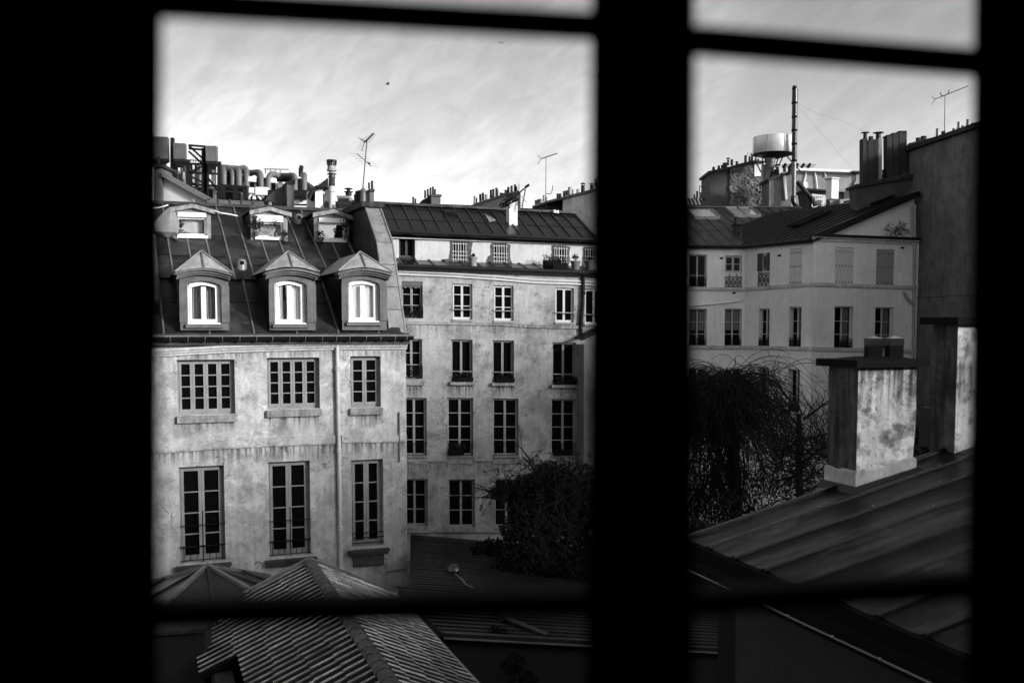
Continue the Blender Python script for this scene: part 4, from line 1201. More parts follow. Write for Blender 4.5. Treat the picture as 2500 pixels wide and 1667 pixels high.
# wall clutter: vent bricks, crack ledge
for f, x, y in ((fC1, 1792, 715), (fC3, 2203, 605), (fC2, 1903, 624), (fC1, 1761, 630)):
    qv = f.Q(x - 4, y - 2, x + 4, y + 2.5); mb = MB(); qv.bx(mb, 0, qv.w, 0, qv.h, -.01, .02); mb.build('wall_vent', iron, bldC)
pipe_on(fC1, [(1440, 752), (1678, 747), (1740, 742), (1790, 737), (1812, 733), (1819, 724), (1821, 712)], .045, plC, bldC, 'waste_pipe', .07, [])
pipe_on(fC3, [(2231, 500), (2230, 600), (2229, 720), (2227, 860), (2224, 1120)], .075, mat('grey_painted_pipe', .3, .15, 3, rough=.6), bldC, collars=[(2230, 650), (2228, 760), (2227, 800)])
pipe_on(fC3, [(2203, 713), (2211, 727), (2224, 742)], .07, mat('grey_painted_pipe', .3), bldC, 'branch_pipe', .12)
# roofs of the right house
bk1 = -fC1.n
eo = fC1.hit(1820, 605) + fC1.n * .25
r1 = slope_plane(eo, fC1.a, bk1, .31)
ridge1 = r1.uv(r1.hit(1850, 508))[1]
vm_u = lambda u: 0
pv0 = r1.uv(r1.hit(1797, 598)); pv1 = r1.uv(r1.hit(1956, 513))
def vb1(u):
    if u <= pv0[0]: return 0
    return max(0, (u - pv0[0]) / (pv1[0] - pv0[0]) * pv1[1])
def vt1(u): return max(ridge1, vb1(u))
u_l1 = r1.uv(r1.hit(1440, 600))[0]
zinc_roof(bldC, r1, u_l1, pv1[0], 0, ridge1, .68, (.38, .84), sm=mat('slate_grey_zinc', .028, .3, 1.2, rough=.5, metal=.15, bump=.04, rnd=.15, stains=.2), rm=zinc_k, name='near_roof', vtop=vt1, vbot=vb1, bw_=.05, offs=.3)
mb = MB(); a_, b_ = r1.pt(u_l1, ridge1, .06), r1.pt(pv1[0], ridge1, .06); mb.beam(a_, b_, .18, .08); mb.build('ridge_flashing', zinc_rd, bldC)
mb = MB(); mb.quad(a_, b_, b_ + bk1 * 5 - Vector((0, 0, 2)), a_ + bk1 * 5 - Vector((0, 0, 2))); mb.build('rear_slope', zinc_b, bldC)
for f, a_, b_ in ((fC1, (1440, 600), (1820, 604)), (fC2, (1820, 604), (1985, 587))):
    mb = MB(); mb.tube([f.hit(*a_) + f.n * .22 , f.hit(*b_) + f.n * .22], .1, 8); mb.build('gutter', zinc_k, bldC, smooth=True)
A_ = cN + Vector((0, 0, 0)); A_.z = fC3.hit(1985, 585).z
Vg = fC3.hit(2237, 478)
dv = (Vg - A_).normalized()
nn = dv.cross(e2); nn = -nn if nn.z < 0 else nn
r2 = Pl(A_ + nn.normalized() * .05, nn, (e2 - dv * e2.dot(dv)).normalized()) 
r2.a = e2.copy(); r2.b = dv.copy()
ln2 = (Vg - A_).length
len_e = (inner - cN).length
def p2(s, t, d=0.0): return A_ + e2 * s + dv * t + nn.normalized() * (.05 + d)
class Obl:
    n = nn.normalized(); o = A_
    def pt(s, u, v, d=0.0): return p2(u, v, d)
    def uv(s, p_):
        q = p_ - A_; 
        a, b = e2, dv; ab = a.dot(b); qa, qb = q.dot(a), q.dot(b); den = 1 - ab * ab
        return ((qa - ab * qb) / den, (qb - ab * qa) / den)
ob = Obl()
# battens run up the slope, seen almost edge on
mb = MB(); mb.hexa([p2(-.2, -.3, -.1), p2(len_e + 5, -.3, -.1), p2(len_e + 5, ln2, -.1), p2(-.2, ln2, -.1), p2(-.2, -.3), p2(len_e + 5, -.3), p2(len_e + 5, ln2), p2(-.2, ln2)])
rf2 = mb.build('steep_roof', zinc_k, bldC)
k = 0.0
while k < len_e + 5:
    mb = MB(); mb.tube([p2(k, -.3, .02), p2(k, ln2, .02)], .035, 6); mb.build('batten', zinc_k, rf2); k += .55
for s0, t0, s1, t1 in ((3.4, 2.4, 4.2, 4.6), (1.2, 5.2, 2.3, 6.6)):
    mb = MB(); mb.hexa([p2(s0, t0, .05), p2(s1, t0, .05), p2(s1, t1, .05), p2(s0, t1, .05), p2(s0, t0, .16), p2(s1, t0, .16), p2(s1, t1, .16), p2(s0, t1, .16)]); fr = mb.build('skylight', iron, rf2)
    
# gable triangle over the right front
mb = MB()
T0, T1, T2 = fC3.hit(1998, 572) - fC3.n * .25, fC3.hit(2240, 588) - fC3.n * .25, fC3.hit(2240, 479) - fC3.n * .25
T0.z = fC3.hit(1998, 584).z
mb.prism([T0, T1, T2], -fC3.n * .3); mb.build('gable_wall', plC, bldC)
mb = MB(); g0, g1 = fC3.hit(1983, 578), fC3.hit(2240, 588)
mb.hexa([g0 + fC3.n * .25, g1 + fC3.n * .25, g1 - fC3.n * .25, g0 - fC3.n * .25] + [v + Vector((0, 0, .14)) for v in (g0 + fC3.n * .25, g1 + fC3.n * .25, g1 - fC3.n * .25, g0 - fC3.n * .25)])
mb.build('ledge_roof', zinc_k, bldC)
mb = MB(); mb.beam(fC3.hit(1990, 577) + fC3.n * .05, fC3.hit(2240, 474) + fC3.n * .05, .3, .28); mb.build('verge', zinc_k, bldC)
# skylights on the near roof
def skylight(x0, y0, x1, y1, label, panes, tint):
    a = r1.uv(r1.hit(x0, y1)); b = r1.uv(r1.hit(x1, y0))
    w = b[0] - a[0]; u0, v0, v1 = a[0], a[1], b[1]
    t = thing_part('skylight', bldC)
    mb = MB(); m = .06
    for (p, q, r_, s) in ((u0 - m, u0 + w + m, v0 - m, v0), (u0 - m, u0 + w + m, v1, v1 + m), (u0 - m, u0, v0, v1), (u0 + w, u0 + w + m, v0, v1)):
        mb.hexa([r1.pt(p, r_, 0), r1.pt(q, r_, 0), r1.pt(q, s, 0), r1.pt(p, s, 0), r1.pt(p, r_, .2), r1.pt(q, r_, .2), r1.pt(q, s, .2), r1.pt(p, s, .2)])
    for k in range(1, panes): mb.hexa([r1.pt(u0 + w * k / panes - .02, v0, .12), r1.pt(u0 + w * k / panes + .02, v0, .12), r1.pt(u0 + w * k / panes + .02, v1, .12), r1.pt(u0 + w * k / panes - .02, v1, .12)] + [r1.pt(u0 + w * k / panes + s, v, .19) for s, v in ((-.02, v0), (.02, v0), (.02, v1), (-.02, v1))])
    mb.build('skylight_frame', zinc_r, t)
    for k in range(panes):
        a0, a1 = u0 + w * k / panes + .02, u0 + w * (k + 1) / panes - .02
        mb = MB(); mb.hexa([r1.pt(a0, v0, .13), r1.pt(a1, v0, .13), r1.pt(a1, v1, .13), r1.pt(a0, v1, .13), r1.pt(a0, v0, .14), r1.pt(a1, v0, .14), r1.pt(a1, v1, .14), r1.pt(a0, v1, .14)])
        mb.build('pane', tint, t)
sky_gl = mat('skylight_glass', .22, .1, 2, rough=.12, bump=0, spec=1.0)  # pale base colour carries the sky's reflection in the glass
skylight(1698, 519, 1736, 536, '', 1, sky_gl)
skylight(1795, 512, 1830, 531, '', 2, sky_gl)
# little vent stack on the near roof
sv = thing('roof_vent_stack', r1.hit(1796, 572), 'short dark render stack standing on the pale house roof below the double skylight', 'vent stack')
o, s_, z0, z1 = block('shaft', soot, sv, 1785, 1790, 1804, 550, 578, r1.hit(1796, 572).y, math.radians(5)); cap_on(s_, z1, .12, .06, zinc_k, sv)
pot_px(sv, 1795, 530, 550, 7, r1.hit(1796, 572).y + .2)
# creeper on the gable
t = None
mb = MB()
for x, y, r_ in ((2170, 565, .35), (2178, 560, .4), (2188, 566, .35), (2196, 562, .3), (2200, 553, .35), (2208, 558, .35), (2215, 566, .3), (2182, 572, .4), (2205, 570, .4)):
    c = fC3.hit(x, y) - fC3.n * .2; leaves(mb, c, (r_, .1, r_), 45, .06)
o = mb.build('creeper', mat('dry_creeper', .05, .4, 6), None); tag(o, 'sparse dark creeper clinging to the triangular gable of the pale house', 'climbing plant')
# ================================================================ TALL BLANK WALL BUILDING
fe = fC3.hit(2238, HZ)
dD = Vector((.158, -.987, 0)).normalized()
bldD = thing('tall_blank_building', (fe.x, fe.y, 0), 'tall building at the far right with a blank mottled side wall and small flues', 'building')
fD = Pl(Vector((fe.x, fe.y, 0)), Vector((-dD.y, dD.x, 0)) if Vector((-dD.y, dD.x, 0)).x < 0 else Vector((dD.y, -dD.x, 0)), dD)
hD = [fD.hit(2219, 350), fD.hit(2395, 306)]
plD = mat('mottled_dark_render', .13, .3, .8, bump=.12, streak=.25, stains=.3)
def dpt(s, z): return Vector((fe.x, fe.y, 0)) + dD * s + Vector((0, 0, z))
sD = [(p - fe).dot(dD) for p in hD]
zD0, zD1 = hD[0].z, hD[1].z
back = -fD.n
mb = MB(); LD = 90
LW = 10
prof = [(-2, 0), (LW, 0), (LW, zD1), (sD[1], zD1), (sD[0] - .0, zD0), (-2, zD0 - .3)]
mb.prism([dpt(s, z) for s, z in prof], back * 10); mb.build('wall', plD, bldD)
mb = MB(); mb.prism([dpt(s, z) for s, z in ((LW, 0), (LD, 0), (LD, H + 6.7), (LW, H + 6.7))], back * 10); mb.build('unseen_shade_wing', plD, bldD)  # unseen wing, added; its height sets the shadow line on the courtyard fronts
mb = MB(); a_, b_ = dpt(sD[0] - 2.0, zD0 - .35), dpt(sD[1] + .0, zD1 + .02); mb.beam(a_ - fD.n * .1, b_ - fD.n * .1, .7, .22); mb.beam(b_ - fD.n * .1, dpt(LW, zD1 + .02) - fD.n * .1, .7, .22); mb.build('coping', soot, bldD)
zmid = fD.hit(2300, 722).z
mb = MB(); mb.beam(dpt(-.2, zmid) + fD.n * .02, dpt(30, zmid) + fD.n * .02, .08, .05); mb.build('plaster_line', plD, bldD)
for x, y0, y1, w in ((2242, 337, 345, 13), (2255, 333, 341, 14), (2289, 314, 330, 9), (2303, 321, 326, 10), (2329, 314, 320, 9), (2341, 298, 314, 9), (2351, 307, 312, 9), (2363, 292, 308, 9), (2376, 301, 306, 10)):
    Yx = fD.hit(x, y1).y
    pot_px(bldD, x, y0, y1 + 3, w, Yx + .3, m=clay_d if w > 9 else zinc_r)
def aerial_mast(label, base, top_, boom, ln, rod=.022, group=None, extra=None):
    t = thing('rooftop_aerial', base, label, 'aerial', group)
    rod *= .8
    mb = MB(); mb.tube([base, top_], [rod, rod * .7], 6); mb.build('mast', iron, t)
    yagi(t, top_ - Vector(boom).normalized() * ln * .3, boom, ln, n=9, th=.009, gs=.16)
    return t
Ya = fD.hit(2306, 320).y
am = aerial_mast('long-boomed television aerial on a mast above the blank wall at the far right', P(2306, 324, Ya), P(2307, 233, Ya), (1, -.3, .38), 1.6)
mb = MB(); 
for a_, b_ in (((2295, 226), (2299, 235)), ((2299, 235), (2307, 233)), ((2307, 233), (2316, 228)), ((2316, 228), (2317, 220))): mb.beam(P(*a_, Ya), P(*b_, Ya), .03)
mb.build('bracket', iron, am)
# flue stack between pale house and blank wall
st = thing('flue_stack', P(2150, 470, 52.5), 'row of tall square flues and mushroom cowls on a stepped dark base', 'chimney stack')
Ys = 52.6
def slabpx(pts, Y, th, name, m, par):
    mb = MB(); mb.prism([P(x, y, Y) for x, y in pts], Vector((0, th, 0))); return mb.build(name, m, par)
slabpx([(2088, 451), (2222, 423), (2235, 500), (2235, 520), (2092, 520)], Ys + .1, 1.0, 'base_wall', mat('dark_stack_render', .065, .3, 1, bump=.15, stains=.3), st)
slabpx([(2086, 458), (2086, 451), (2222, 427), (2233, 424), (2233, 431), (2222, 436)], Ys - .1, 1.4, 'cap_slab', soot, st)
fl = mat('sooty_brick_flue', .03, .4, 3, bump=.2, streak=.5)
for x0, x1, y0, y1 in ((2107, 2118, 338, 455), (2119.5, 2133, 342, 452), (2134, 2144, 340, 449), (2145, 2153.5, 337, 446), (2166, 2178.5, 331, 438), (2180, 2194, 326, 433), (2196, 2214, 321, 430)):
    slabpx([(x0, y0), (x1, y0), (x1, y1 + 10), (x0, y1 + 10)], Ys + .25, .55, 'flue', fl if x0 != 2145 else mat('pale_flue_render', .22, .3, 2, bump=.1, streak=.3), st)
for x0, x1, y0 in ((2166, 2178.5, 331), (2180, 2194, 326), (2196, 2214, 321)):
    slabpx([(x0 - .6, y0 - 1.5), (x1 + .6, y0 - 1.5), (x1 + .6, y0 + 1), (x0 - .6, y0 + 1)], Ys + .2, .65, 'flue_cap', fl, st)
cowl(st, 2112, 322, 340, 21, Ys + .5); cowl(st, 2144, 322, 342, 27, Ys + .5)
pot_px(st, 2126, 334, 345, 12, Ys + .5); pot_px(st, 2161, 403, 444, 5, Ys + .6); pot_px(st, 2157, 415, 444, 8, Ys + .6)
# ================================================================ BEHIND: LEFT
gl = thing('gable_building', P(450, 510, 40), 'building with a bright sloping gable wall and grey coping before the ducted building', 'building')
slabpx([(396, 428), (505, 487), (505, 520), (396, 520), ], 40, .4, 'gable_wall', mat('bright_gable_render', .55, .12, .8, bump=.05), gl)
slabpx([(395, 419), (512, 484), (506, 492), (394, 430)], 39.7, 1.0, 'coping', mat('grey_coping', .14, .2, 2, bump=.1), gl)
slabpx([(376, 405), (395, 405), (395, 520), (376, 520)], 39.8, 1.2, 'chimney_breast', grey_r, gl)
slabpx([(374, 401), (398, 401), (398, 408), (374, 408)], 39.6, 1.6, 'chimney_cap', soot, gl)
pot_px(gl, 387, 384, 401, 8, 40.2)
mb = MB(); mb.tube([P(513, 487, 39.6), P(508, 500, 39.6), P(505, 512, 39.6)], .11, 8); mb.build('corner_flashing', zinc_k, gl)
# strip of roof behind the ridge
br = thing('rear_zinc_roof', P(580, 511, 42), 'low zinc roof strip with close battens behind the mansard ridge', 'roof')
pb = slope_plane(P(505, 514, 38.5), Vector((math.cos(.3), math.sin(.3), 0)), Vector((-math.sin(.3), math.cos(.3), 0)), .5)
uu = [pb.uv(pb.hit(x, 514))[0] for x in (505, 648)]
zinc_roof(br, pb, uu[0], uu[1], -.2, pb.uv(pb.hit(580, 490))[1], .44, (.5,), sm=mat('pale_grey_zinc', .16, .3, 1.2, rough=.45, metal=.3, rnd=.1, bump=.04), rm=zinc_rd, bw_=.05, name='roof')
# ducted industrial building, far
Yd = 95.0
ind = thing('ducted_building', P(560, 480, Yd), 'distant steel building with three boxed tanks, scaffold struts and a row of thick bent ducts', 'building')
px = lambda n: n / F * Yd
steel = mat('dark_steel_frame', .012, .3, 1, rough=.5, metal=.3, bump=0); duct = mat('painted_duct', .12, .12, .3, rough=.5, bump=.02); tank = mat('grey_tank_cladding', .11, .25, .4, rough=.5, metal=.2, bump=.03, streak=.25)
whs = mat('white_steel_beam', .8, .05, 1, bump=0)
for x0, x1, y0, y1 in ((360, 419, 333, 386), (433, 461, 349.5, 388), (511, 537, 356, 393)):
    o, s_, z0, z1 = block('tank', tank, ind, x0 - 2.5, x0, x1, y0, y1, Yd - 4, .12)
    mb = MB(); mb.hexa([v + Vector((0, 0, z0 - .25)) for v in s_] + [v + Vector((0, 0, z0)) for v in s_]); mb.build('tank_rim', steel, ind)
    cen = sum(s_, Vector()) / 4
    mb = MB(); w = (s_[1] - s_[0]).length
    mb.hexa([cen + (v - cen) * .45 + Vector((0, 0, z0 - .7)) for v in s_] + [cen + (v - cen) * .95 + Vector((0, 0, z0 - .2)) for v in s_]); mb.build('hopper', steel, ind)
def strut(a, b, w=.22, m=steel, Y=Yd - 3, name='strut'):
    mb = MB(); mb.beam(P(*a, Y), P(*b, Y), w); return mb.build(name, m, ind)
for a, b in (((421, 337), (421, 430)), ((429, 350), (429, 440)), ((459, 390), (459, 455)), ((497, 362), (497, 470)), ((502, 358), (502, 480)), ((505.5, 357), (505.5, 485)), ((535.5, 395), (535.5, 487)),
             ((461, 355), (501, 358)), ((461, 363), (497, 366)), ((461, 356), (500, 392)), ((461, 370), (494, 400)), ((392, 395), (418, 417)), ((458, 425), (505, 400)), ((459, 428), (505, 450)), ((480, 467), (503, 452)),
             ((455, 400), (498, 401)), ((459, 422), (535, 425)), ((460, 450), (560, 456)), ((397, 413), (432, 420)), ((397, 418), (432, 436)), ((461, 440), (500, 470)), ((500, 425), (535, 470)), ((388, 398), (388, 480))):
    strut(a, b, .17 if abs(a[0] - b[0]) > 4 else .3)
for x in (466, 472, 478, 484, 490, 496): strut((x, 388), (x, 400), .05)
strut((460, 391), (500, 394), .06)
# shaded machine deck behind the struts
mb = MB(); p0 = P(398, 520, Yd); mb.hexa([P(392, 520, Yd + 1), P(770, 520, Yd + 1), P(770, 520, Yd + 14), P(392, 520, Yd + 14), P(392, 408, Yd + 1), P(540, 404, Yd + 1), P(540, 404, Yd + 14), P(392, 408, Yd + 14)]); 
mb = MB()
mb.build if False else None
slabpx([(440, 401), (538, 402), (538, 520), (440, 520)], Yd + 2, 8, 'plant_deck', steel, ind)
slabpx([(538, 432), (740, 436), (775, 480), (775, 520), (538, 520)], Yd + 3, 10, 'plant_deck', steel, ind)
for x0, x1, y0, y1 in ((431, 437, 417, 444), (444, 449, 420, 447), (506, 516, 424, 452), (520, 526, 424, 452), (530, 533, 445, 448), (591, 594, 446, 455), (621, 624, 449, 458), (646, 648, 450, 456)):
    slabpx([(x0, y0), (x1, y0), (x1, y1), (x0, y1)], Yd + .5, .4, 'light_panel', mat('pale_cladding_panel', .55, .3, .6, bump=0, streak=.3), ind)
for k in range(16):
    x = 432 + k * 6.6 + R.uniform(-2, 2); strut((x, R.uniform(400, 425)), (x + R.uniform(-1, 1), R.uniform(440, 475)), .14, duct if k % 3 else whs, Yd - R.uniform(-1, 2))
for a, b, w in (((502, 456), (536, 458), .35), ((536, 460), (626, 466), .5), ((626, 467), (655, 468), .7), ((608, 437.5), (624, 438.5), .45), ((662, 441), (674, 442), .4)):
    strut(a, b, w, whs, Yd - 2, 'beam')
for x0, x1 in ((524, 525), (578.5, 580), (621, 622.5)): strut((x0, 460), (x0, 487), .25, whs, Yd - 2)
strut((621, 468), (606, 485), .16, whs, Yd - 2); strut((621, 468), (638, 487), .16, whs, Yd - 2)
strut((535, 456.5), (606, 462), .5, steel, Yd - 2.5, 'beam'); strut((655, 473), (770, 473), .6, steel, Yd - 2, 'beam'); strut((655, 493), (750, 494), .35, whs, Yd - 1.5, 'beam'); strut((722, 474), (739, 491), .3, steel, Yd - 2)
for x in (545, 600, 576): strut((x, 456), (x, 487), .4)
for x0, x1, y0 in ((588, 596, 463), (604, 609, 470)): slabpx([(x0, y0), (x1, y0), (x1, 488), (x0, 488)], Yd - 1, .4, 'light_panel', mat('pale_cladding_panel', 0), ind)
slabpx([(655, 500), (752, 503), (752, 516), (655, 514)], Yd - 8, .4, 'light_panel', white_r, ind)
# ducts: (points), radius in picture px
def dct(pts, rp, dY=0.0, back_=None):
    mb = MB(); q = [P(x, y, Yd + dY + d) for x, y, d in pts]
    # round the corners
    out_ = [q[0]]
    for i in range(1, len(q) - 1):
        a, b, c = q[i - 1], q[i], q[i + 1]; r_ = min((b - a).length, (c - b).length) * .5
        s, e = b + (a - b).normalized() * r_, b + (c - b).normalized() * r_
        for k in range(6):
            t = k / 5; out_.append(s * (1 - t) ** 2 + b * 2 * t * (1 - t) + e * t * t)
    out_.append(q[-1]); mb.tube(out_, px(rp), 14); mb.build('duct', duct, ind, smooth=True)
for x, yt, yb, rp, dx in ((547, 410, 456, 6.5, -14), (567.5, 416, 457, 5.4, -12), (584, 414, 459, 7.5, -14), (602.5, 416, 461, 7.0, -12), (638, 419, 484, 6.8, -20), (720, 427, 471, 6.6, -20)):
    dct([(x, yb, 0), (x, yt + rp * .2, 0), (x + dx, yt + 2, 3), (x + dx * 2.2, yt + 14, 8)], rp)
dct([(743, 472, 0), (743, 427, 0), (738, 428, 6)], 6.8)
dct([(655, 473, 0), (655, 421, 0), (688, 432, 2)], 6.8); dct([(668, 428, 3), (718, 428, 0), (724, 440, 0)], 5.6)
dct([(602, 440, 3), (603, 405, 3), (575, 415, 3), (536, 410, 4), (520, 408, 4)], 5.5)
dct([(604, 420, 6), (622, 420, 6), (634, 432, 7)], 5.5)
dct([(525, 404.5, 5), (600, 411, 5)], 4.5)
mb = MB(); 
for k in range(4): mb.beam(P(648 + k * 12, 413, Yd + 6), P(648 + k * 12, 424, Yd + 6), .06)
mb.beam(P(645, 413, Yd + 6), P(705, 414, Yd + 6), .07); mb.beam(P(731, 410, Yd + 5), P(731, 432, Yd + 5), .12); mb.beam(P(736.5, 405, Yd + 5), P(733.5, 424, Yd + 5), .55, .3)
mb.build('roof_rail', steel, ind)
slabpx([(699, 416), (704, 416), (704, 428), (699, 428)], Yd + 5, 1, 'light_panel', white_r, ind)
# white plant box with round vent
pb_ = thing('plant_box', P(685, 468, 60), 'white box with a round vent beside the grey chimney block, before the ducts', 'vent box')
slabpx([(673, 444), (697, 445), (697, 468), (673, 467)], 60, 1.2, 'casing', white_r, pb_)
mb = MB(); c = P(685, 454, 59.98); mb.tube([c + Vector((0, .1, 0)), c - Vector((0, .12, 0))], .19, 16); mb.build('round_vent', zinc_l, pb_)
mb = MB(); ring = [c + Vector((.2 * math.cos(a * math.pi / 8), -.12, .2 * math.sin(a * math.pi / 8))) for a in range(17)]; mb.tube(ring, .02, 5, False); mb.build('vent_ring', iron, pb_)
slabpx([(671, 468), (700, 469), (700, 471), (671, 470)], 59.8, 1.6, 'base_frame', zinc_k, pb_)
# chimney blocks behind mansard ridge
cg = thing('chimney_block', P(707, 510, 40), 'grey chimney block with a dark uneven top, between the ducts and the mansard ridge', 'chimney')
o, s_, z0, z1 = block('shaft', grey_r, cg, 696, 706, 722.5, 450, 513, 40, TA)
cap_on(s_, z1, .05, .1, soot, cg)
for x in (709, 714, 719): pot_px(cg, x, 439, 449, 5.5, 40.4)
mb = MB(); mb.prism([P(x, y, 40.4) for x, y in ((640, 500), (655, 478), (672, 464), (680, 460), (696, 452), (700, 513), (680, 513))], Vector((0, .5, 0))); mb.build('shoulder', mat('dark_stack_render', .12), cg)
mb = MB(); mb.prism([P(x, y, 40.0) for x, y in ((637, 503), (648, 490), (660, 490), (705, 513), (640, 513))], Vector((0, .3, 0))); mb.build('lead_apron', zinc_k, cg)
cw = thing('chimney_block', P(780, 510, 40), 'white sunlit chimney block with a curved dark coping and stepped pots', 'chimney')
o, s_, z0, z1 = block('shaft', white_r, cw, 753, 774, 792, 456, 514, 40, TA)
mb = MB(); 
slabpx([(750, 478), (756, 466), (765, 457), (773, 452), (797, 452), (797, 457), (774, 457), (766, 463), (758, 473), (752, 486)], 39.7, 1.3, 'coping', soot, cw)
slabpx([(792, 458), (803, 458), (803, 514), (792, 514)], 40.3, .8, 'rear_flank', grey_r, cw)
for k, x in enumerate((781, 786, 790.5, 795, 799)): pot_px(cw, x, 449 - k * 3.2, 455, 5.8, 40.6)
tf = thing('tall_flue', P(811, 508, 39), 'tall round flue of stacked clay sections with a slotted crown cowl', 'chimney pipe')
def ring(y, rp, Y=39.0): return (rp / F * Y, P(811, y, Y).z)
b0 = P(811, 514, 39.0)
def lth(ys, m, name, n=16):
    mb = MB(); mb.lathe(Vector((b0.x, b0.y, 0)), [ring(y, r_) for y, r_ in ys], n); return mb.build(name, m, tf, smooth=True)
pf = mat('pale_clay_flue', .5, .15, 3, bump=.08)
lth([(516, 8), (469, 7.3)], pf, 'lower_pipe'); lth([(469, 9.5), (466, 9.5), (465, 8.2), (456, 8.6), (455, 9)], pf, 'collar')
lth([(455, 8), (433, 7.2)], soot, 'sooted_section'); lth([(434, 9), (432.5, 9), (432, 7.4), (427, 7.4), (426, 11.4), (424.5, 11.4), (424, 7.5)], zinc_rd, 'flange'); lth([(424, 7), (418, 7.2)], mat('mottled_clay', .28, .5, 5, bump=.1), 'neck')
lth([(418, 11.8), (415, 11.5), (408, 9.6), (405, 9.8), (404.5, 8)], mat('mottled_clay', 0), 'cowl_bell'); 
mb = MB()
for k in range(7):
    a = k * 2 * math.pi / 7; d = Vector((math.cos(a), math.sin(a), 0)); mb.beam(Vector((b0.x, b0.y, 0)) + d * ring(405, 9.3)[0] + Vector((0, 0, ring(405, 1)[1])), Vector((b0.x, b0.y, 0)) + d * ring(393, 11.2)[0] + Vector((0, 0, ring(393, 1)[1])), .06, .05)
mb.build('crown_bars', zinc_rd, tf)
lth([(394, 12), (391, 12.3), (390.5, 10), (394, 9.8)], zinc_rd, 'crown_rim')
# small dark vent and dormer-like hatch
hv = thing('roof_hatch_house', P(840, 500, 42), 'little zinc hatch house and dark slotted vent behind the third square dormer', 'roof hatch')
slabpx([(821, 478), (852, 478), (857, 491), (825, 492)], 41, .8, 'hatch', zinc_l, hv); slabpx([(826, 484), (851, 484), (851, 492), (826, 492)], 40.8, .2, 'hatch_front', zinc, hv)
cc = P(851, 478, 43); mb = MB(); s = 1 / F * 43; mb.lathe(cc, [(7.5 * s, 0), (7.5 * s, 8 * s), (11.5 * s, 8.5 * s), (11.5 * s, 9.6 * s), (4.5 * s, 10 * s), (4.5 * s, 15 * s), (10 * s, 15.5 * s), (10 * s, 17 * s), (2 * s, 19 * s)], 12); mb.build('slotted_vent', zinc_k, hv, smooth=True)
pz = slope_plane(P(820, 513, 39.5), fB.a, bB, .5); uu = [pz.uv(pz.hit(x, 513))[0] for x in (800, 872)]
zinc_roof(hv, pz, uu[0], uu[1], -.4, pz.uv(pz.hit(840, 493))[1], .5, (.7,), sm=zinc_b, rm=zinc_rd, name='roof')
# chimney stack on the party wall
cs = thing('party_wall_chimney', pw(kb + 1.5, zb_, -.2), 'rounded grey chimney cluster on top of the party wall, two tall pots, aerial mast', 'chimney')
Yk = (pw(kb + 1.3, zb_, 0)).y
o, s_, z0, z1 = block('shaft', grey_r, cs, 893, 906, 916, 468, 512, Yk + .2, TA)
cap_on(s_, z1, .06, .08, soot, cs)
pot_px(cs, 901, 446, 461, 5, Yk + .6); pot_px(cs, 908.5, 442, 461, 6, Yk + .6)
cc = P(887, 500, Yk); s = Yk / F
mb = MB(); mb.lathe(Vector((cc.x, cc.y, 0)), [(10 * s * .7, P(0, 500, Yk).z), (9 * s * .7, P(0, 470, Yk).z), (14 * s * .6, P(0, 466, Yk).z), (9 * s * .6, P(0, 462, Yk).z), (1 * s, P(0, 457, Yk).z)], 14); mb.build('round_flue', zinc_r, cs, smooth=True)
for x, y0, y1 in ((871, 467, 500), (877, 465, 500), (868, 475, 505)): pot_px(cs, x, y0, y1, 8, Yk + .2)
mb = MB(); mb.prism([pw(k, z, -.55) for k, z in ((kb - .2, zb_ - .02), (kb + 4.2, zb_ + .03), (kb + 4.2, zb_ + .2), (kb - .2, zb_ + .14))], fA.a * .7); mb.build('stack_plinth', soot, cs)
Ym = Yk
m1 = aerial_mast('tall leaning aerial mast on the party wall chimney, cross-armed aerial halfway', P(886, 458, Ym), P(896, 342, Ym), (.75, -.9, .42), .6)
mb = MB(); a_, b_ = P(872, 376, Ym), P(907, 406, Ym); mb.beam(a_, b_, .02); 
for k in range(6):
    p = a_.lerp(b_, k / 5); mb.beam(p - Vector((.22, .1, -.0)), p + Vector((.22, .1, 0)), .005)
mb.beam(P(899, 398, Ym), P(903, 401, Ym), .06); mb.build('second_aerial', iron, m1)
# ================================================================ BEHIND: MIDDLE roofline
rl = thing('rear_house_roof', P(1100, 510, 50), 'dark rear roof line with round ridge tiles, seen over the middle house ridge', 'roof')
Yr = 46
slabpx([(905, 495), (1060, 501), (1200, 504), (1350, 512), (1350, 530), (905, 530)], Yr, 6, 'roof_body', zinc_k, rl)
for k in range(30):
    x = 915 + k * 9.7; y = 495.5 + (x - 905) / 445 * 16
    if x > 1190: continue
    mb = MB(); mb.tube([P(x, y, Yr - .1), P(x + 9, y + .3, Yr - .1)], [.075, .06], 6); mb.build('ridge_tile', clay_d, rl)
s1 = thing('chimney', P(1065, 500, 44), 'isolated ridge chimney with four stepped pots on a sloping dark base', 'chimney')
o, s_, z0, z1 = block('shaft', grey_r, s1, 1048, 1055, 1077, 480, 512, 44, TB); cap_on(s_, z1, .07, .1, mat('dark_stack_render', .12), s1)
slabpx([(1020, 500), (1030, 489), (1056, 476), (1056, 505), (1020, 505)], 44.3, .5, 'shoulder', soot, s1)
for x, y in ((1038, 465), (1044.5, 462), (1051, 458.5), (1057, 456)): pot_px(s1, x, y, 484 - (x - 1038) * .5, 5.2, 44.4)
pot_px(s1, 1062, 462, 478, 5, 44.5)
s2 = thing('chimney_pot_pair', P(1012, 494, 44), 'two small pots alone on the dark ridge, left of the four-pot chimney', 'chimney pots')
pot_px(s2, 1009, 481, 498, 5.5, Yr - .5); pot_px(s2, 1014.5, 485, 498, 4.5, Yr - .5)
s3 = thing('long_chimney_stack', P(1230, 500, 42), 'long dark rising chimney stack crowded with pots behind the white chimney', 'chimney')
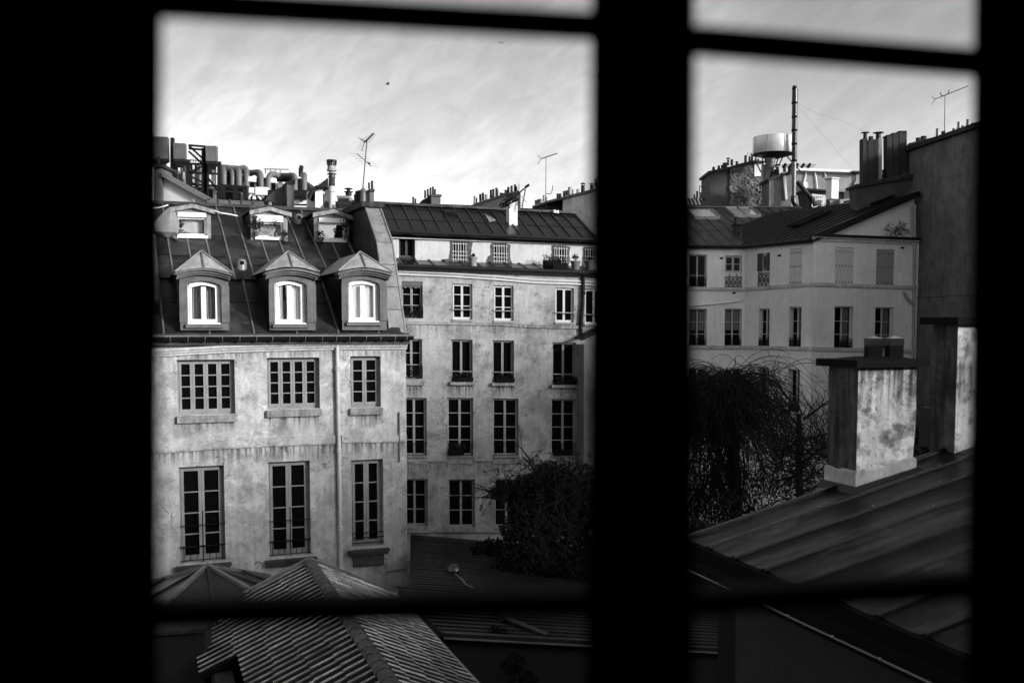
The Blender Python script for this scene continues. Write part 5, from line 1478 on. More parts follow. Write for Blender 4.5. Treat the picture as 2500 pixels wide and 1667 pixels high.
slabpx([(1150, 502), (1160, 496), (1200, 484), (1217, 479), (1240, 472), (1265, 466), (1271, 470), (1271, 516), (1224, 535), (1205, 510), (1150, 508)], 41.5, .7, 'wall', mat('dark_stack_render', .12), s3)
slabpx([(1150, 501), (1200, 483), (1217, 478), (1240, 471), (1266, 465), (1266, 468), (1200, 488), (1150, 505)], 41.3, 1.0, 'coping', soot, s3)
for x, y0, y1, w in ((1159, 479, 499, 6), (1163.5, 484, 496, 4), (1172.5, 474, 492, 6), (1179, 471, 490, 6.3), (1182, 476, 489, 6), (1187.5, 475, 488, 6.5), (1198.5, 464, 486, 6), (1204.5, 462, 484, 6), (1212, 459, 482, 6), (1214, 464, 480, 6), (1223, 471, 484, 7), (1229, 472, 485, 8), (1236, 473, 486, 8), (1235, 464, 474, 7), (1241, 457, 471, 6), (1249, 454, 469, 6.2), (1257.5, 451, 467, 6.2), (1261, 456, 467, 5)):
    pot_px(s3, x, y0, y1, w, 41.7 + R.uniform(-.1, .1), m=clay_d if R.random() < .7 else zinc_r)
rw = thing('rising_wall_building', P(1380, 520, 46), 'building with dark rising parapet and many small flues, beside the thick window post', 'building')
slabpx([(1301, 502), (1340, 490), (1375, 482), (1375, 540), (1301, 530)], 46, 8, 'shaded_wall', mat('dark_stack_render', .12), rw)
slabpx([(1374, 482), (1465, 462), (1465, 600), (1440, 566), (1374, 520)], 45.4, .8, 'render_wall', grey_r, rw)
slabpx([(1300, 503), (1340, 489), (1375, 480), (1465, 457), (1465, 463), (1375, 486), (1340, 494), (1301, 507)], 45.1, 1.5, 'coping', soot, rw)
for x, y0, y1, w, m in ((1309, 489, 499, 7, 0), (1315, 487, 497, 7, 0), (1321, 486, 495, 7, 1), (1328, 477, 492, 6, 1), (1334, 481, 491, 6, 1), (1362, 473, 484, 7, 0), (1368, 473, 483, 6, 0), (1378, 467, 479, 8, 0), (1384, 465, 477, 6, 0), (1391, 457, 476, 9, 1), (1399, 463, 474, 6, 1), (1411, 462, 471, 8, 1)):
    pot_px(rw, x, y0, y1, w, 45.5, m=zinc_l if m else clay_d)
for x, y0, y1, w in ((1423, 446, 470, 13), (1445, 447, 464, 13), (1456, 436, 458, 12)): cowl(rw, x, y0, y1, w, 45.6, stem=.085)
cv = thing('small_capped_vent', P(1355, 520, 38), 'small pale vent with a pointed cap on the ridge before the rising wall', 'vent')
cc = P(1354, 520, 37); s = 37 / F; mb = MB(); mb.lathe(cc, [(4 * s, 0), (4 * s, 4 * s), (6.5 * s, 4.5 * s), (.5 * s, 8 * s)], 12); mb.build('cap', pvc, cv); pot_px(cv, 1361.5, 514, 521, 5.5, 37, m=pvc)
m2_ = aerial_mast('straight aerial mast rising from the dark parapet near the thick window post', P(1332, 520, 44), P(1333, 384, 44), (1, -.2, .3), .75)
mb = MB(); mb.tube([P(1332, 473, 44), P(1344, 474, 44), P(1348, 466, 44), P(1350, 453, 44)], .015, 5); mb.build('side_arm', iron, m2_)
# ================================================================ BEHIND: RIGHT
rr_ = thing('distant_zinc_roof', P(1700, 490, 75), 'pale distant zinc roof with a cluster of pots and a wire hoop', 'roof')
slabpx([(1640, 485), (1733, 484), (1733, 500), (1640, 500)], 80, 5, 'roof', zinc_l, rr_)
for k in range(6):
    mb = MB(); mb.beam(P(1680 + k * 9, 484, 71.9), P(1687 + k * 9, 500, 71.9), .1); mb.build('batten', zinc_rd, rr_)
for x, y0, w in ((1695, 475, 5), (1702, 467, 6), (1712, 470, 6), (1719, 469, 5), (1727, 471, 5), (1733, 474, 4)): pot_px(rr_, x, y0, 484, w, 80)
mb = MB(); q = [P(1708, 484, 72), P(1708, 454, 72), P(1727, 462, 72), P(1727, 484, 72)]
for i in range(3): mb.beam(q[i], q[i + 1], .05)
mb.build('wire_hoop', iron, rr_)
rub = mat('rubble_stone_wall', .07, .9, 1.2, bump=.4, fine=5, spec=.2)
rb_ = thing('rubble_chimney_wall', P(1800, 500, 70), 'tall wall of rough rubble and grey render, a bright plaster corner and pots on top', 'wall')
Yq = 70
slabpx([(1732, 421), (1781, 411), (1781, 510), (1732, 510)], Yq, 3, 'render_wall', mat('dark_mottled_render', .075, .4, .8, bump=.2, stains=.3), rb_)
slabpx([(1781, 411), (1812, 400), (1841, 396), (1841, 510), (1781, 510)], Yq - .1, 3, 'rubble_wall', rub, rb_)
slabpx([(1841, 396), (1864, 398), (1864, 512), (1841, 512)], Yq, 2.5, 'rubble_flank', rub, rb_)
slabpx([(1842, 398), (1859, 399), (1858, 430), (1842, 431)], Yq - .15, .2, 'plaster_corner', white_r, rb_)
slabpx([(1729, 418), (1781, 407), (1812, 398), (1842, 392), (1868, 393), (1868, 397), (1842, 397), (1812, 403), (1781, 413), (1730, 424)], Yq - .4, 3.4, 'coping', soot, rb_)
for x, y0, y1, w in ((1742, 408, 417, 7), (1755, 405, 413, 7), (1763, 403, 411, 6), (1770, 398, 409, 12), (1786.5, 390, 404, 7), (1799, 394.5, 402, 7), (1820, 380, 398, 7), (1830, 383, 396, 6), (1836, 376, 395, 6), (1844, 389, 395, 5), (1851, 388, 395, 5)): pot_px(rb_, x, y0, y1, w, Yq + .8)
cowl(rb_, 1777.5, 385, 404, 11, Yq + .8); 
mb = MB(); mb.beam(P(1821, 383, Yq), P(1827, 372, Yq), .03); mb.beam(P(1829, 384, Yq), P(1834, 372, Yq), .03); mb.build('wires', iron, rb_)
slabpx([(1858, 400), (1882, 404), (1880, 515), (1860, 515)], Yq + .5, 3, 'dark_wall', zinc_k, rb_)
mb = MB(); rs_ = random.Random(9)
for k in range(520):
    x, y = rs_.uniform(1783, 1861), rs_.uniform(408, 508)
    if y < 403 + (1812 - x) * .2 + 6 or (x > 1838 and y < 436): continue
    c = P(x, y, Yq - .08); w, h_ = rs_.uniform(.04, .12), rs_.uniform(.03, .08); sk_ = rs_.uniform(-.04, .04); t_ = rs_.uniform(.02, .09)
    mb.hexa([c + Vector(v) for v in ((-w, 0, -h_), (w, 0, -h_ + sk_), (w * .8, 0, h_), (-w * .9, 0, h_ + sk_), (-w * .8, -t_, -h_ * .8), (w * .8, -t_, -h_ * .8), (w * .6, -t_, h_ * .8), (-w * .7, -t_, h_ * .8))])
tag(mb.build('rubble_stones', mat('pale_rubble', .17, .8, 2.2, bump=.3), rb_), kind='stuff')
tk = thing('water_tank', P(1888, 425, 67.5), 'round pale metal tank with a dark underside on a tapered pipe and struts', 'water tank')
Yt = 67.5; s = Yt / F; cc = P(1888, 380, Yt); zt = P(1888, 336, Yt).z; zb2 = P(1888, 377, Yt).z
tm = mat('pale_tank_metal', .6, .12, .6, rough=.35, metal=.5, bump=.02, streak=.1)
mb = MB(); mb.lathe(Vector((cc.x, cc.y, 0)), [(49 * s, zb2), (49.5 * s, zb2 + .02), (49.5 * s, zt), (48 * s, zt), (48 * s, zt - .1)], 48); mb.build('drum', tm, tk, smooth=True)
for k in range(8):
    a = -2.9 + k * .8; d = Vector((math.cos(a), math.sin(a), 0)); mb = MB(); mb.beam(Vector((cc.x, cc.y, zb2)) + d * 49.7 * s, Vector((cc.x, cc.y, zt)) + d * 49.7 * s, .04, .03); mb.build('drum_seam', zinc_r, tk)
mb = MB(); mb.lathe(Vector((cc.x, cc.y, 0)), [(14 * s, zb2 - .28), (49.3 * s, zb2 - .02)], 32); mb.build('underside', zinc_k, tk, smooth=True)
fn_ = mat('dull_galvanised_metal', .13, .35, 1.5, rough=.4, metal=.5, bump=.05)
mb = MB(); c2 = P(1881, 420, Yt); mb.lathe(Vector((c2.x, c2.y, 0)), [(6.5 * s, P(0, 424, Yt).z), (9.5 * s, P(0, 404, Yt).z), (13.5 * s, P(0, 380, Yt).z)], 20); mb.build('funnel', fn_, tk, smooth=True)
for y in (398, 412): 
    mb = MB(); mb.lathe(Vector((c2.x, c2.y, 0)), [((10.8 if y < 400 else 8.6) * s, P(0, y, Yt).z), ((11 if y < 400 else 8.7) * s, P(0, y - 1.3, Yt).z)], 20); mb.build('funnel_band', zinc_rd, tk)
mb = MB(); mb.tube([P(1880, 420, Yt), P(1879, 427, Yt), P(1874, 434, Yt), P(1874, 445, Yt)], .2, 10); mb.build('elbow', fn_, tk, smooth=True)
for a, b in (((1844, 378), (1846, 394)), ((1862, 379), (1862, 396)), ((1846, 397), (1858, 421)), ((1911, 384), (1902, 402)), ((1922, 383), (1961, 426)), ((1901, 383), (1892, 410)), ((1867, 384), (1872, 410))):
    mb = MB(); mb.beam(P(*a, Yt + .3), P(*b, Yt + .3), .07); mb.build('strut', zinc_k, tk)
gs = thing('grey_chimney_block', P(1900, 500, 54), 'grey tapering chimney block with a bright strip down its edge, below the tank', 'chimney')
slabpx([(1878, 437), (1910, 425), (1931, 425), (1931, 517), (1877, 517)], 66.6, 2, 'shaft', grey_r, gs)
slabpx([(1911, 426), (1918, 426), (1923, 487), (1918, 488)], 66.45, .2, 'sunlit_strip', white_r, gs)  # sunlit edge of the shaft put in as a strip of white
slabpx([(1874, 436), (1910, 422), (1935, 418), (1935, 424), (1910, 430), (1876, 442)], 66.3, 2.4, 'cap_slab', soot, gs)
slabpx([(1911, 420), (1919, 420), (1919, 424), (1911, 424)], 66.2, .6, 'cap_stone', zinc_l, gs)
for x, y0, y1, w in ((1886, 418, 434, 9), (1893, 414, 431, 8), (1899, 418, 428, 8), (1915.5, 408, 421, 7), (1928, 408, 421, 10)): pot_px(gs, x, y0, y1, w, 67.2)
cowl(gs, 1898, 401, 424, 17, 67.1); cowl(gs, 1914, 402, 420, 11, 67)
tp = thing('tall_stove_pipe', P(1939, 512, 66), 'very tall slim dark stove pipe rising far above the roofs, guyed by wires', 'chimney pipe')
Yp = 66.0
segs_ = [(210, 217, 5.0, 4.4), (217, 252, 5.8, 5.5), (253, 286, 5.6, 5.6), (287, 319, 5.7, 5.5), (320, 352, 5.5, 5.4), (353, 393, 5.4, 5.2)]
blk = mat('black_glossy_pipe', .03, .3, 2, rough=.25, metal=.6, bump=.02)
for y0, y1, a_, b_ in segs_:
    x = 1940 - (y0 - 210) * .006
    mb = MB(); c_ = P(x, y1, Yp); z1_ = P(x, y0, Yp).z; mb.lathe(Vector((c_.x, c_.y, 0)), [(a_ * 1.15 / F * Yp, c_.z), (b_ * 1.15 / F * Yp, z1_)], 14); mb.build('pipe_section', blk, tp, smooth=True)
    mb = MB(); mb.lathe(Vector((c_.x, c_.y, 0)), [(a_ * 1.25 / F * Yp, c_.z - .06), (a_ * 1.25 / F * Yp, c_.z + .06)], 14); mb.build('pipe_band', iron, tp)
mb = MB(); mb.tube([P(1938.5, 393, Yp), P(1937.5, 480, Yp)], [5.8 / F * Yp, 5.2 / F * Yp], 14); mb.build('lower_pipe', fn_, tp, smooth=True)
mb = MB(); mb.tube([P(1937, 478, Yp), P(1937, 492, Yp), P(1943, 503, Yp), P(1954, 512, Yp)], .17, 12); mb.build('elbow', blk, tp, smooth=True)
mb = MB(); mb.tube([P(1946, 443, Yp + 1), P(1962, 462, Yp + 1), P(1982, 486, Yp + 1), P(1992, 503, Yp + 1)], .16, 12); mb.build('side_pipe', blk, tp, smooth=True)
for pts in ([(1946, 254), (1965, 262), (1990, 276), (2020, 285), (2060, 297), (2110, 321)], [(1946, 260), (1965, 280), (2000, 320), (2040, 365), (2078, 408)]):
    mb = MB(); mb.tube([P(x, y, Yp) for x, y in pts], .0055, 4); mb.build('guy_wire', mat('grey_wire', .2, .1, 1), tp)
wb = thing('rear_parapet_building', P(2040, 480, 66), 'pale parapet building behind the tank with a bright ledge and cracked grey render', 'building')
slabpx([(1930, 417), (2106, 421), (2106, 520), (1930, 520)], 78, 5, 'wall', mat('cracked_rear_render', .26, .25, .6, bump=.1, stains=.2, crack=.6), wb)
slabpx([(1942, 409), (2080, 415), (2085, 421), (1944, 416)], 77.5, 1.2, 'ledge', white_r, wb)
slabpx([(2080, 417), (2106, 418), (2106, 422), (2080, 421)], 77.4, 1.2, 'dark_ledge', soot, wb)
for k in range(5):
    x = 1918 + k * 15; slabpx([(x, 401), (x + 14.4, 401), (x + 8.4, 409), (x - 6, 409)], 78.5, .15, 'roof_light_pane', zinc_l, wb)
    mb = MB(); mb.beam(P(x - 7, 410, 66.4), P(x + .5, 400, 66.4), .16); mb.build('roof_light_bar', iron, wb)
for pts in ([(1967, 417), (1967, 430), (1964, 440), (1965, 447)], [(1988, 418), (1992, 432), (1995, 460)], [(2013, 419), (2016, 432)], [(2087, 422), (2088, 440), (2081, 453)]):
    mb = MB(); mb.tube([P(x, y, 77.9) for x, y in pts], .05, 5); mb.build('cable', pvc if pts[0][0] < 2080 else iron, wb)
slabpx([(1962, 445), (1971, 445), (1971, 461), (1962, 461)], 77.6, .3, 'meter_box', pvc, wb)
wc = thing('white_capped_chimney', P(2030, 480, 60), 'small bright white chimney with a flat pale cap before the parapet building', 'chimney')
o, s_, z0, z1 = block('shaft', white_r, wc, 2010, 2023, 2040, 437, 485, 60, .3); cap_on(s_, z1, .1, .09, zinc_l, wc)
sh_ = thing('roof_shed', P(2020, 500, 57), 'low dark roof shed with a bright slatted door and a crossed lattice', 'roof shed')
slabpx([(1967, 461), (2020, 466), (2024, 470), (2024, 520), (1975, 520)], 68.5, 2, 'body', mat('dark_stack_render', .12), sh_)
slabpx([(1966, 459), (2024, 464), (2026, 468), (1968, 464)], 68.1, 2.6, 'roof', zinc_k, sh_)
slabpx([(1982, 474), (2016, 477), (2016, 505), (1982, 507)], 68.3, .1, 'slatted_door', white_r, sh_)
for k in range(7):
    mb = MB(); mb.beam(P(1984 + k * 5, 477 + k * .3, 68.25), P(1984 + k * 5, 505, 57.75), .025); mb.build('door_groove', grey_r, sh_)
for k in range(4):
    for s__ in (0, 1):
        mb = MB(); x = 1993 + k * 3; mb.beam(P(x if s__ else x + 5, 489, 57.6), P(x + 5 if s__ else x, 505, 57.6), .03); mb.build('lattice_bar', iron, sh_)
slabpx([(2024, 470), (2060, 468), (2062, 520), (2028, 520)], 68.4, 2, 'flank', mat('mottled_clay', .28), sh_)
slabpx([(2060, 462), (2092, 450), (2094, 520), (2060, 520)], 68, 2, 'flank', mat('dark_stack_render', .12), sh_)
slabpx([(2045, 468), (2090, 452), (2094, 455), (2062, 468)], 67.8, 1, 'ledge', zinc_l, sh_)
slabpx([(2050, 487), (2092, 483), (2092, 487), (2060, 491), (2060, 497), (2050, 497)], 67.7, .5, 'pale_box', zinc_l, sh_)
# birds
def bird(label, x, y, Y, span, bank, flap):
    t = thing('bird', P(x, y, Y), label, 'bird', 'birds flying over the roofs')
    span *= 1.15
    c = P(x, y, Y); fwd_ = Vector((math.cos(bank), math.sin(bank), 0)); sd = Vector((-fwd_.y, fwd_.x, 0))
    mb = MB(); L_ = span * .42
    mb.tube([c - fwd_ * L_ * .5, c - fwd_ * L_ * .3, c, c + fwd_ * L_ * .32, c + fwd_ * L_ * .42, c + fwd_ * L_ * .52], [L_ * .02, L_ * .07, L_ * .14, L_ * .09, L_ * .07, L_ * .01], 8)
    mb.v += [c - fwd_ * L_ * .45, c - fwd_ * L_ * .85 + sd * L_ * .14, c - fwd_ * L_ * .85 - sd * L_ * .14]; i = len(mb.v); mb.f.append((i - 3, i - 2, i - 1))
    mb.build('body', iron, t, smooth=True)
    for s_ in (-1, 1):
        mb = MB(); u_ = Vector((0, 0, 1)); pr = 0
        a = [c + fwd_ * L_ * .2, c - fwd_ * L_ * .2]
        el_ = c + sd * s_ * span * .22 + u_ * span * flap * .5; tp_ = c + sd * s_ * span * .5 + u_ * span * flap * .1 - fwd_ * L_ * .25
        b = [el_ + fwd_ * L_ * .22, el_ - fwd_ * L_ * .18]
        mb.hexa([a[0], b[0], b[1], a[1]] + [v + u_ * .012 for v in (a[0], b[0], b[1], a[1])]); mb.prism([b[0], tp_, b[1]], u_ * .01); mb.build('wing', iron, t)
bird('dark bird with raised wings gliding in the middle of the sky', 947, 207, 60, .42, .6, .45)
bird('dark bird seen edge-on just below the top window bar', 1223, 105, 70, .42, -1.2, .12)
bird('tiny far bird low in the sky above the bent ducts', 617.5, 371, 130, .3, -1.4, .1)
# ================================================================ GROUND
mb = MB(); mb.quad((-300, -60, 0), (300, -60, 0), (300, 500, 0), (-300, 500, 0)); tag(mb.build('ground', ground_m, loc=(0, 0, 0)), kind='structure')
# ================================================================ RIBBED TILE ROOF, bottom left
rib_m = mat('worn_ribbed_tile', .008, .5, 2.2, rough=.6, bump=.15, fine=10, spec=.12)
rib_h = mat('rib_crest_sheen', .45, .7, 2.2, rough=.38, metal=.25, bump=.1, fine=10, spec=.5, rnd=.3)  # pale crests carry the ribs' sheen in their base colour
ridge_m = mat('mortared_ridge_tile', .10, .3, 5, bump=.3, fine=26, rnd=.15)
A0 = P(757, 1372, 20.0)
ev = Vector((-.36, 1, 0)).normalized(); er = Vector((1, .36, 0)).normalized()
low = thing('ribbed_roof_house', (A0.x, A0.y - 3, 0), 'low house under a ribbed tile roof, pale mortared ridge running towards the camera', 'house')
def side_plane(s, t):
    d = (er * s + Vector((0, 0, -t))).normalized()
    n = ev.cross(d); n = -n if n.z < 0 else n
    return d, n.normalized()
dl, nl = side_plane(-1, .4525); dr, nr = side_plane(1, .48)
LR = 11.0
plL = Pl(A0, nl, -ev); plRt = Pl(A0, nr, -ev)
def lenat(pl, d, px_): 
    h_ = pl.hit(*px_); q = h_ - A0; return q.dot(d)
l_left = lenat(plL, dl, (470, 1515)); l_left2 = lenat(plL, dl, (583, 1610)); l_right = lenat(plRt, dr, (1015, 1505))
s_notch = -(plL.hit(575, 1600) - A0).dot(ev)
for nm, d, n, ln, lab in (('left_slope', dl, nl, l_left, 0), ('right_slope', dr, nr, l_right, 1)):
    mb = MB()
    secs = [(0, s_notch, l_left), (s_notch, LR, l_left2)] if not lab else [(0, LR, l_right)]
    for s0, s1_, l_ in secs:
        a = [A0 - ev * s0, A0 - ev * s1_, A0 - ev * s1_ + d * l_, A0 - ev * s0 + d * l_]
        mb.hexa([v - n * .1 for v in a] + [v for v in a])
    sl = mb.build(nm, rib_m, low)
    k = 0.06; stp = .245 
    while k < LR - .1:
        l_ = (l_left if k < s_notch else l_left2) if not lab else l_right
        a = A0 - ev * k
        nt_ = 4 if not lab else 5
        cuts = [0.01] + [(j + 1) / nt_ + R.uniform(-.03, .03) for j in range(nt_ - 1)] + [1.0]
        mb = MB()
        for j in range(nt_):
            p0_, p1_ = a + d * l_ * cuts[j], a + d * l_ * cuts[j + 1]
            mb.tube([p0_ + n * .02, p1_ + n * .034], [.017, .019] if lab else [.016, .019], 6)
        mb.build('roof_rib', rib_h, sl)
        k += stp
k = 0.0; i = 0
while k < LR:
    w = R.uniform(.30, .36); c0 = A0 - ev * k; c1 = A0 - ev * (k + w + .03)
    mb = MB(); n = 9
    for e_, rr in ((c0, .115), (c1, .135)):
        for j in range(n):
            a = math.pi * j / (n - 1); mb.v.append(e_ + er * rr * math.cos(a) + Vector((0, 0, rr * .75 * math.sin(a) - .02 + .015 * R.uniform(-1, 1))))
    for j in range(n - 1): mb.f.append((j, j + 1, n + j + 1, n + j))
    mb.f.append(tuple(range(n, 2 * n))); mb.build('ridge_tile', ridge_m, low, smooth=True); k += w
# eaves and walls of that house
mb = MB(); e0_ = A0 + dr * l_right; mb.beam(e0_ + Vector((0, 0, .02)) + ev * .1, e0_ - ev * LR + Vector((0, 0, .02)), .05, .06); mb.build('right_eave_rail', zinc_r, low)
mb = MB()
for s_, e__, ln in ((1, dr, l_right), (-1, dl, l_left)):
    a = A0 + e__ * (ln - .25); b = A0 - ev * LR + e__ * (ln - .25)
    mb.hexa([Vector((a.x, a.y, 0)), Vector((b.x, b.y, 0)), Vector((b.x, b.y, 0)) - er * s_ * .3, Vector((a.x, a.y, 0)) - er * s_ * .3, a - Vector((0, 0, .1)), b - Vector((0, 0, .1)), b - er * s_ * .3 - Vector((0, 0, .1)), a - er * s_ * .3 - Vector((0, 0, .1))])
mb.build('side_wall', mat('smooth_dark_render', .032, .12, .8, bump=.04), low)
a = A0 + dl * l_left; b = A0 + dr * l_right
mb = MB(); mb.prism([Vector((a.x, a.y, 0)), Vector((b.x, b.y, 0)), b - Vector((0, 0, .1)), A0 - Vector((0, 0, .1)), a - Vector((0, 0, .1))], -ev * .3); mb.build('gable_wall', mat('smooth_dark_render', .05), low)
for s_, d, ln in ((-1, dl, l_left), (1, dr, l_right)):
    mb = MB(); mb.beam(A0 + ev * .06 + Vector((0, 0, .06)), A0 + ev * .06 + d * ln + Vector((0, 0, .06)), .06, .07); mb.build('verge_strip', zinc_l, low)
# low ruined wall seen left of it
lw = thing('low_yard_wall', P(420, 1560, 17), 'low dark rendered yard wall with a coping below the ribbed roof, bottom left', 'wall')
slabpx([(330, 1556), (500, 1542), (500, 1667 + 60), (330, 1730)], 17.2, .4, 'wall', mat('smooth_dark_render', .05), lw)
slabpx([(330, 1548), (500, 1534), (500, 1542), (330, 1556)], 17.0, .7, 'coping', soot, lw)
# ================================================================ PYRAMID ROOF
ap = P(506, 1385, 20.2)
py = thing('pyramid_skylight_roof', (ap.x, ap.y, 0), 'small pyramid roof of dark panels with pale battens, against the stained house', 'roof')
hz_ = ap.z - .74
bs = 1.5
rot_ = lambda x, y: Vector((ap.x, ap.y, 0)) + fA.a * x + fA.n * y
cb = [rot_(-bs, 1.75), rot_(bs, 1.75), rot_(bs, -1.65), rot_(-bs, -1.65)]
cb = [Vector((c.x, c.y, hz_)) for c in cb]
pym = mat('dark_roof_panel', .04, .2, 2, rough=.35, metal=.2, bump=.03, rnd=.15)
for i in range(4):
    a, b = cb[i], cb[(i + 1) % 4]; 
    for k in range(4):
        p, q = a.lerp(b, k / 4), a.lerp(b, (k + 1) / 4); n = (b - a).cross(ap - a).normalized(); n = -n if n.z < 0 else n
        t0, t1 = 1 - abs(1 - 2 * k / 4), 1 - abs(1 - 2 * (k + 1) / 4)
        # battens run straight up until they meet the hips
        m_ = (a + b) / 2; up_ = ap - m_
        P0, P1 = p + up_ * t0, q + up_ * t1
        pts = [p, q, P1, P0] if t0 > .01 and t1 > .01 else ([p, q, P1] if t0 <= .01 else [p, q, P0])
        mb = MB(); mb.prism(pts, n * .03); mb.build('roof_panel', pym, py)
        if k: mb = MB(); mb.beam(p + n * .05, P0 + n * .05, .05, .05, up=n); mb.build('batten', zinc_rd, py)
    mb = MB(); mb.beam(a + Vector((0, 0, .05)), ap + Vector((0, 0, .05)), .09, .07); mb.build('hip_batten', zinc_r, py)
mb = MB(); mb.hexa([Vector((c.x, c.y, 0)) for c in cb] + [c - Vector((0, 0, .05)) for c in cb]); mb.build('body', mat('dark_stack_render', .12), py)
# ================================================================ ANNEX ROOF
an = thing('annex_house', P(1150, 1450, 26), 'low annex under a broad dark slatted metal roof at the foot of the middle house', 'annex')
K = P(1000, 1304, 30.5)
rdir = (Vector((1, .36, -.17))).normalized()
nA = ev.cross(rdir); nA = -nA if nA.z < 0 else nA; nA.normalize()
aP = Pl(K, nA, -ev)
n0 = aP.hit(1074, 1550); Lk = -(n0 - K).dot(ev)
def anp(k, s, d=0): return K - ev * k + rdir * s + nA * d
W1 = 12.0
def w0(k):
    """left edge: along the corner of the stained house, then under the ribbed eave"""
    y = px_of(anp(k, 0))[1]
    xt = 1003 if y < 1440 else 963 + (y - 1440) * .95
    lo, hi = -14.0, 8.0
    for _ in range(40):
        m = (lo + hi) / 2
        if px_of(anp(k, m))[0] < xt: lo = m
        else: hi = m
    return lo
W0 = w0(Lk)
mb = MB(); ks = [Lk * i / 12 for i in range(13)]
poly = [anp(0, W1, -.12)] + [anp(k_, w0(k_), -.12) for k_ in ks] + [anp(Lk, W1, -.12)]; mb.prism(poly, nA * .115)
slat_m = mat('dark_slatted_metal', .018, .4, 1.2, rough=.5, metal=.15, bump=.08, rnd=.25)
arf = mb.build('roof_bed', zinc_k, an)
k = .02
while k < Lk - .2:
    for j in range(3):
        s0, s1_ = w0(k) + (W1 - w0(k)) * j / 3 + (.0 if j == 0 else .006), w0(k) + (W1 - w0(k)) * (j + 1) / 3
        h1, h2 = R.uniform(.008, .016), R.uniform(.03, .04)
        mb = MB(); mb.hexa([anp(k, s0, 0), anp(k + .27, s0, 0), anp(k + .27, s1_, 0), anp(k, s1_, 0), anp(k, s0, h1), anp(k + .27, s0, h2), anp(k + .27, s1_, h2), anp(k, s1_, h1)]); mb.build('roof_strip', slat_m, arf)
    k += .285
mb = MB(); mb.beam(anp(Lk, W0, .03), anp(Lk, W1, .03), .16, .08); mb.build('verge_flashing', zinc_rd, an)
mb = MB(); mb.beam(anp(Lk + .12, W0, -.02), anp(Lk + .12, W1, -.02), .035, .03); o = mb.build('gutter_rim', zinc_l, an)
mb = MB(); a, b = anp(Lk - .05, W0, -.12), anp(Lk - .05, W1, -.12); mb.hexa([Vector((a.x, a.y, 0)), Vector((b.x, b.y, 0)), Vector((b.x, b.y, 0)) + ev * .3, Vector((a.x, a.y, 0)) + ev * .3, a, b, b + ev * .3, a + ev * .3]); mb.build('front_wall', mat('smooth_dark_render', .032, .12, .8, bump=.04), an)
dm = thing('roof_dome_vent', aP.hit(1109, 1402), 'small shiny domed vent with a bent pipe on the annex roof', 'roof vent')
c = aP.hit(1109, 1402); mb = MB(); mb.lathe(c, [(.12, 0), (.12, .12), (.19, .13), (.17, .2), (.1, .26), (.02, .29)], 16); mb.build('dome', mat('shiny_dome', .09, .1, 2, rough=.22, metal=.7, bump=0), dm, smooth=True)
mb = MB(); mb.tube([c + nA * .03, aP.hit(1128, 1420) + nA * .05, aP.hit(1135, 1430) + nA * .05, aP.hit(1154, 1440) + nA * .05], .03, 6); mb.build('bent_pipe', zinc_r, dm, smooth=True)
hb_ = thing('roof_light_box', aP.hit(1225, 1515), 'small tilted roof light box with a long flashing on the annex roof, by the trees', 'roof light')
def onA(x, y, d=0): return aP.hit(x, y) + nA * d
mb = MB(); mb.hexa([onA(1206, 1500), onA(1228, 1522), onA(1243, 1516), onA(1221, 1496), onA(1206, 1500, .35), onA(1228, 1522, .3), onA(1243, 1516, .3), onA(1221, 1496, .35)]); mb.build('box', zinc, hb_)
mb = MB(); mb.beam(onA(1232, 1520, .1), onA(1335, 1555, .05), .16, .05); mb.build('flashing', zinc_rd, hb_)
# ================================================================ FOREGROUND ZINC ROOF, right
C0 = P(1680, 1318, 12.0)
ef = Vector((-.343, 1, 0)).normalized()
rf_ = Vector((1, .343, 0)).normalized()
upf = (rf_ + Vector((0, 0, .239))).normalized()
nF = upf.cross(ef); nF = -nF if nF.z < 0 else nF; nF.normalize()
fp = Pl(C0, nF, ef)
fg = thing('near_zinc_roof_house', (C0.x + 2, C0.y - 3, 0), 'near house with a dark standing-seam zinc roof sloping across the lower right', 'house')
def fpx(s, t, d=0.0): return C0 - ef * s + upf * t + nF * d          # s towards us along the eave, t up the slope
LF, WF = 10.5, 9.0
nz = mat('near_weathered_zinc', .0085, .7, 1.5, rough=.42, metal=.05, bump=.12, fine=9, rnd=.2, stains=.5, spec=.14, wear=math.atan2(.343, 1))
nzr = mat('near_zinc_seam', .012, .35, 4, rough=.42, metal=.2, bump=.08, fine=20)
mb = MB(); mb.hexa([fpx(0, 0, -.14), fpx(LF, 0, -.14), fpx(LF, WF, -.14), fpx(0, WF, -.14), fpx(0, 0, -.01), fpx(LF, 0, -.01), fpx(LF, WF, -.01), fpx(0, WF, -.01)]); frf = mb.build('roof_deck', zinc_k, fg)
ribs = [(fp.hit(x, y) - C0) for x, y in ((1728, 1342), (1786, 1369), (1857, 1400), (1940, 1436))]
rs = [-(q.dot(ef)) for q in ribs]
step_f = (rs[3] - rs[0]) / 3
seams = [0.0] + rs; 
while seams[-1] < LF - .3: seams.append(seams[-1] + step_f)
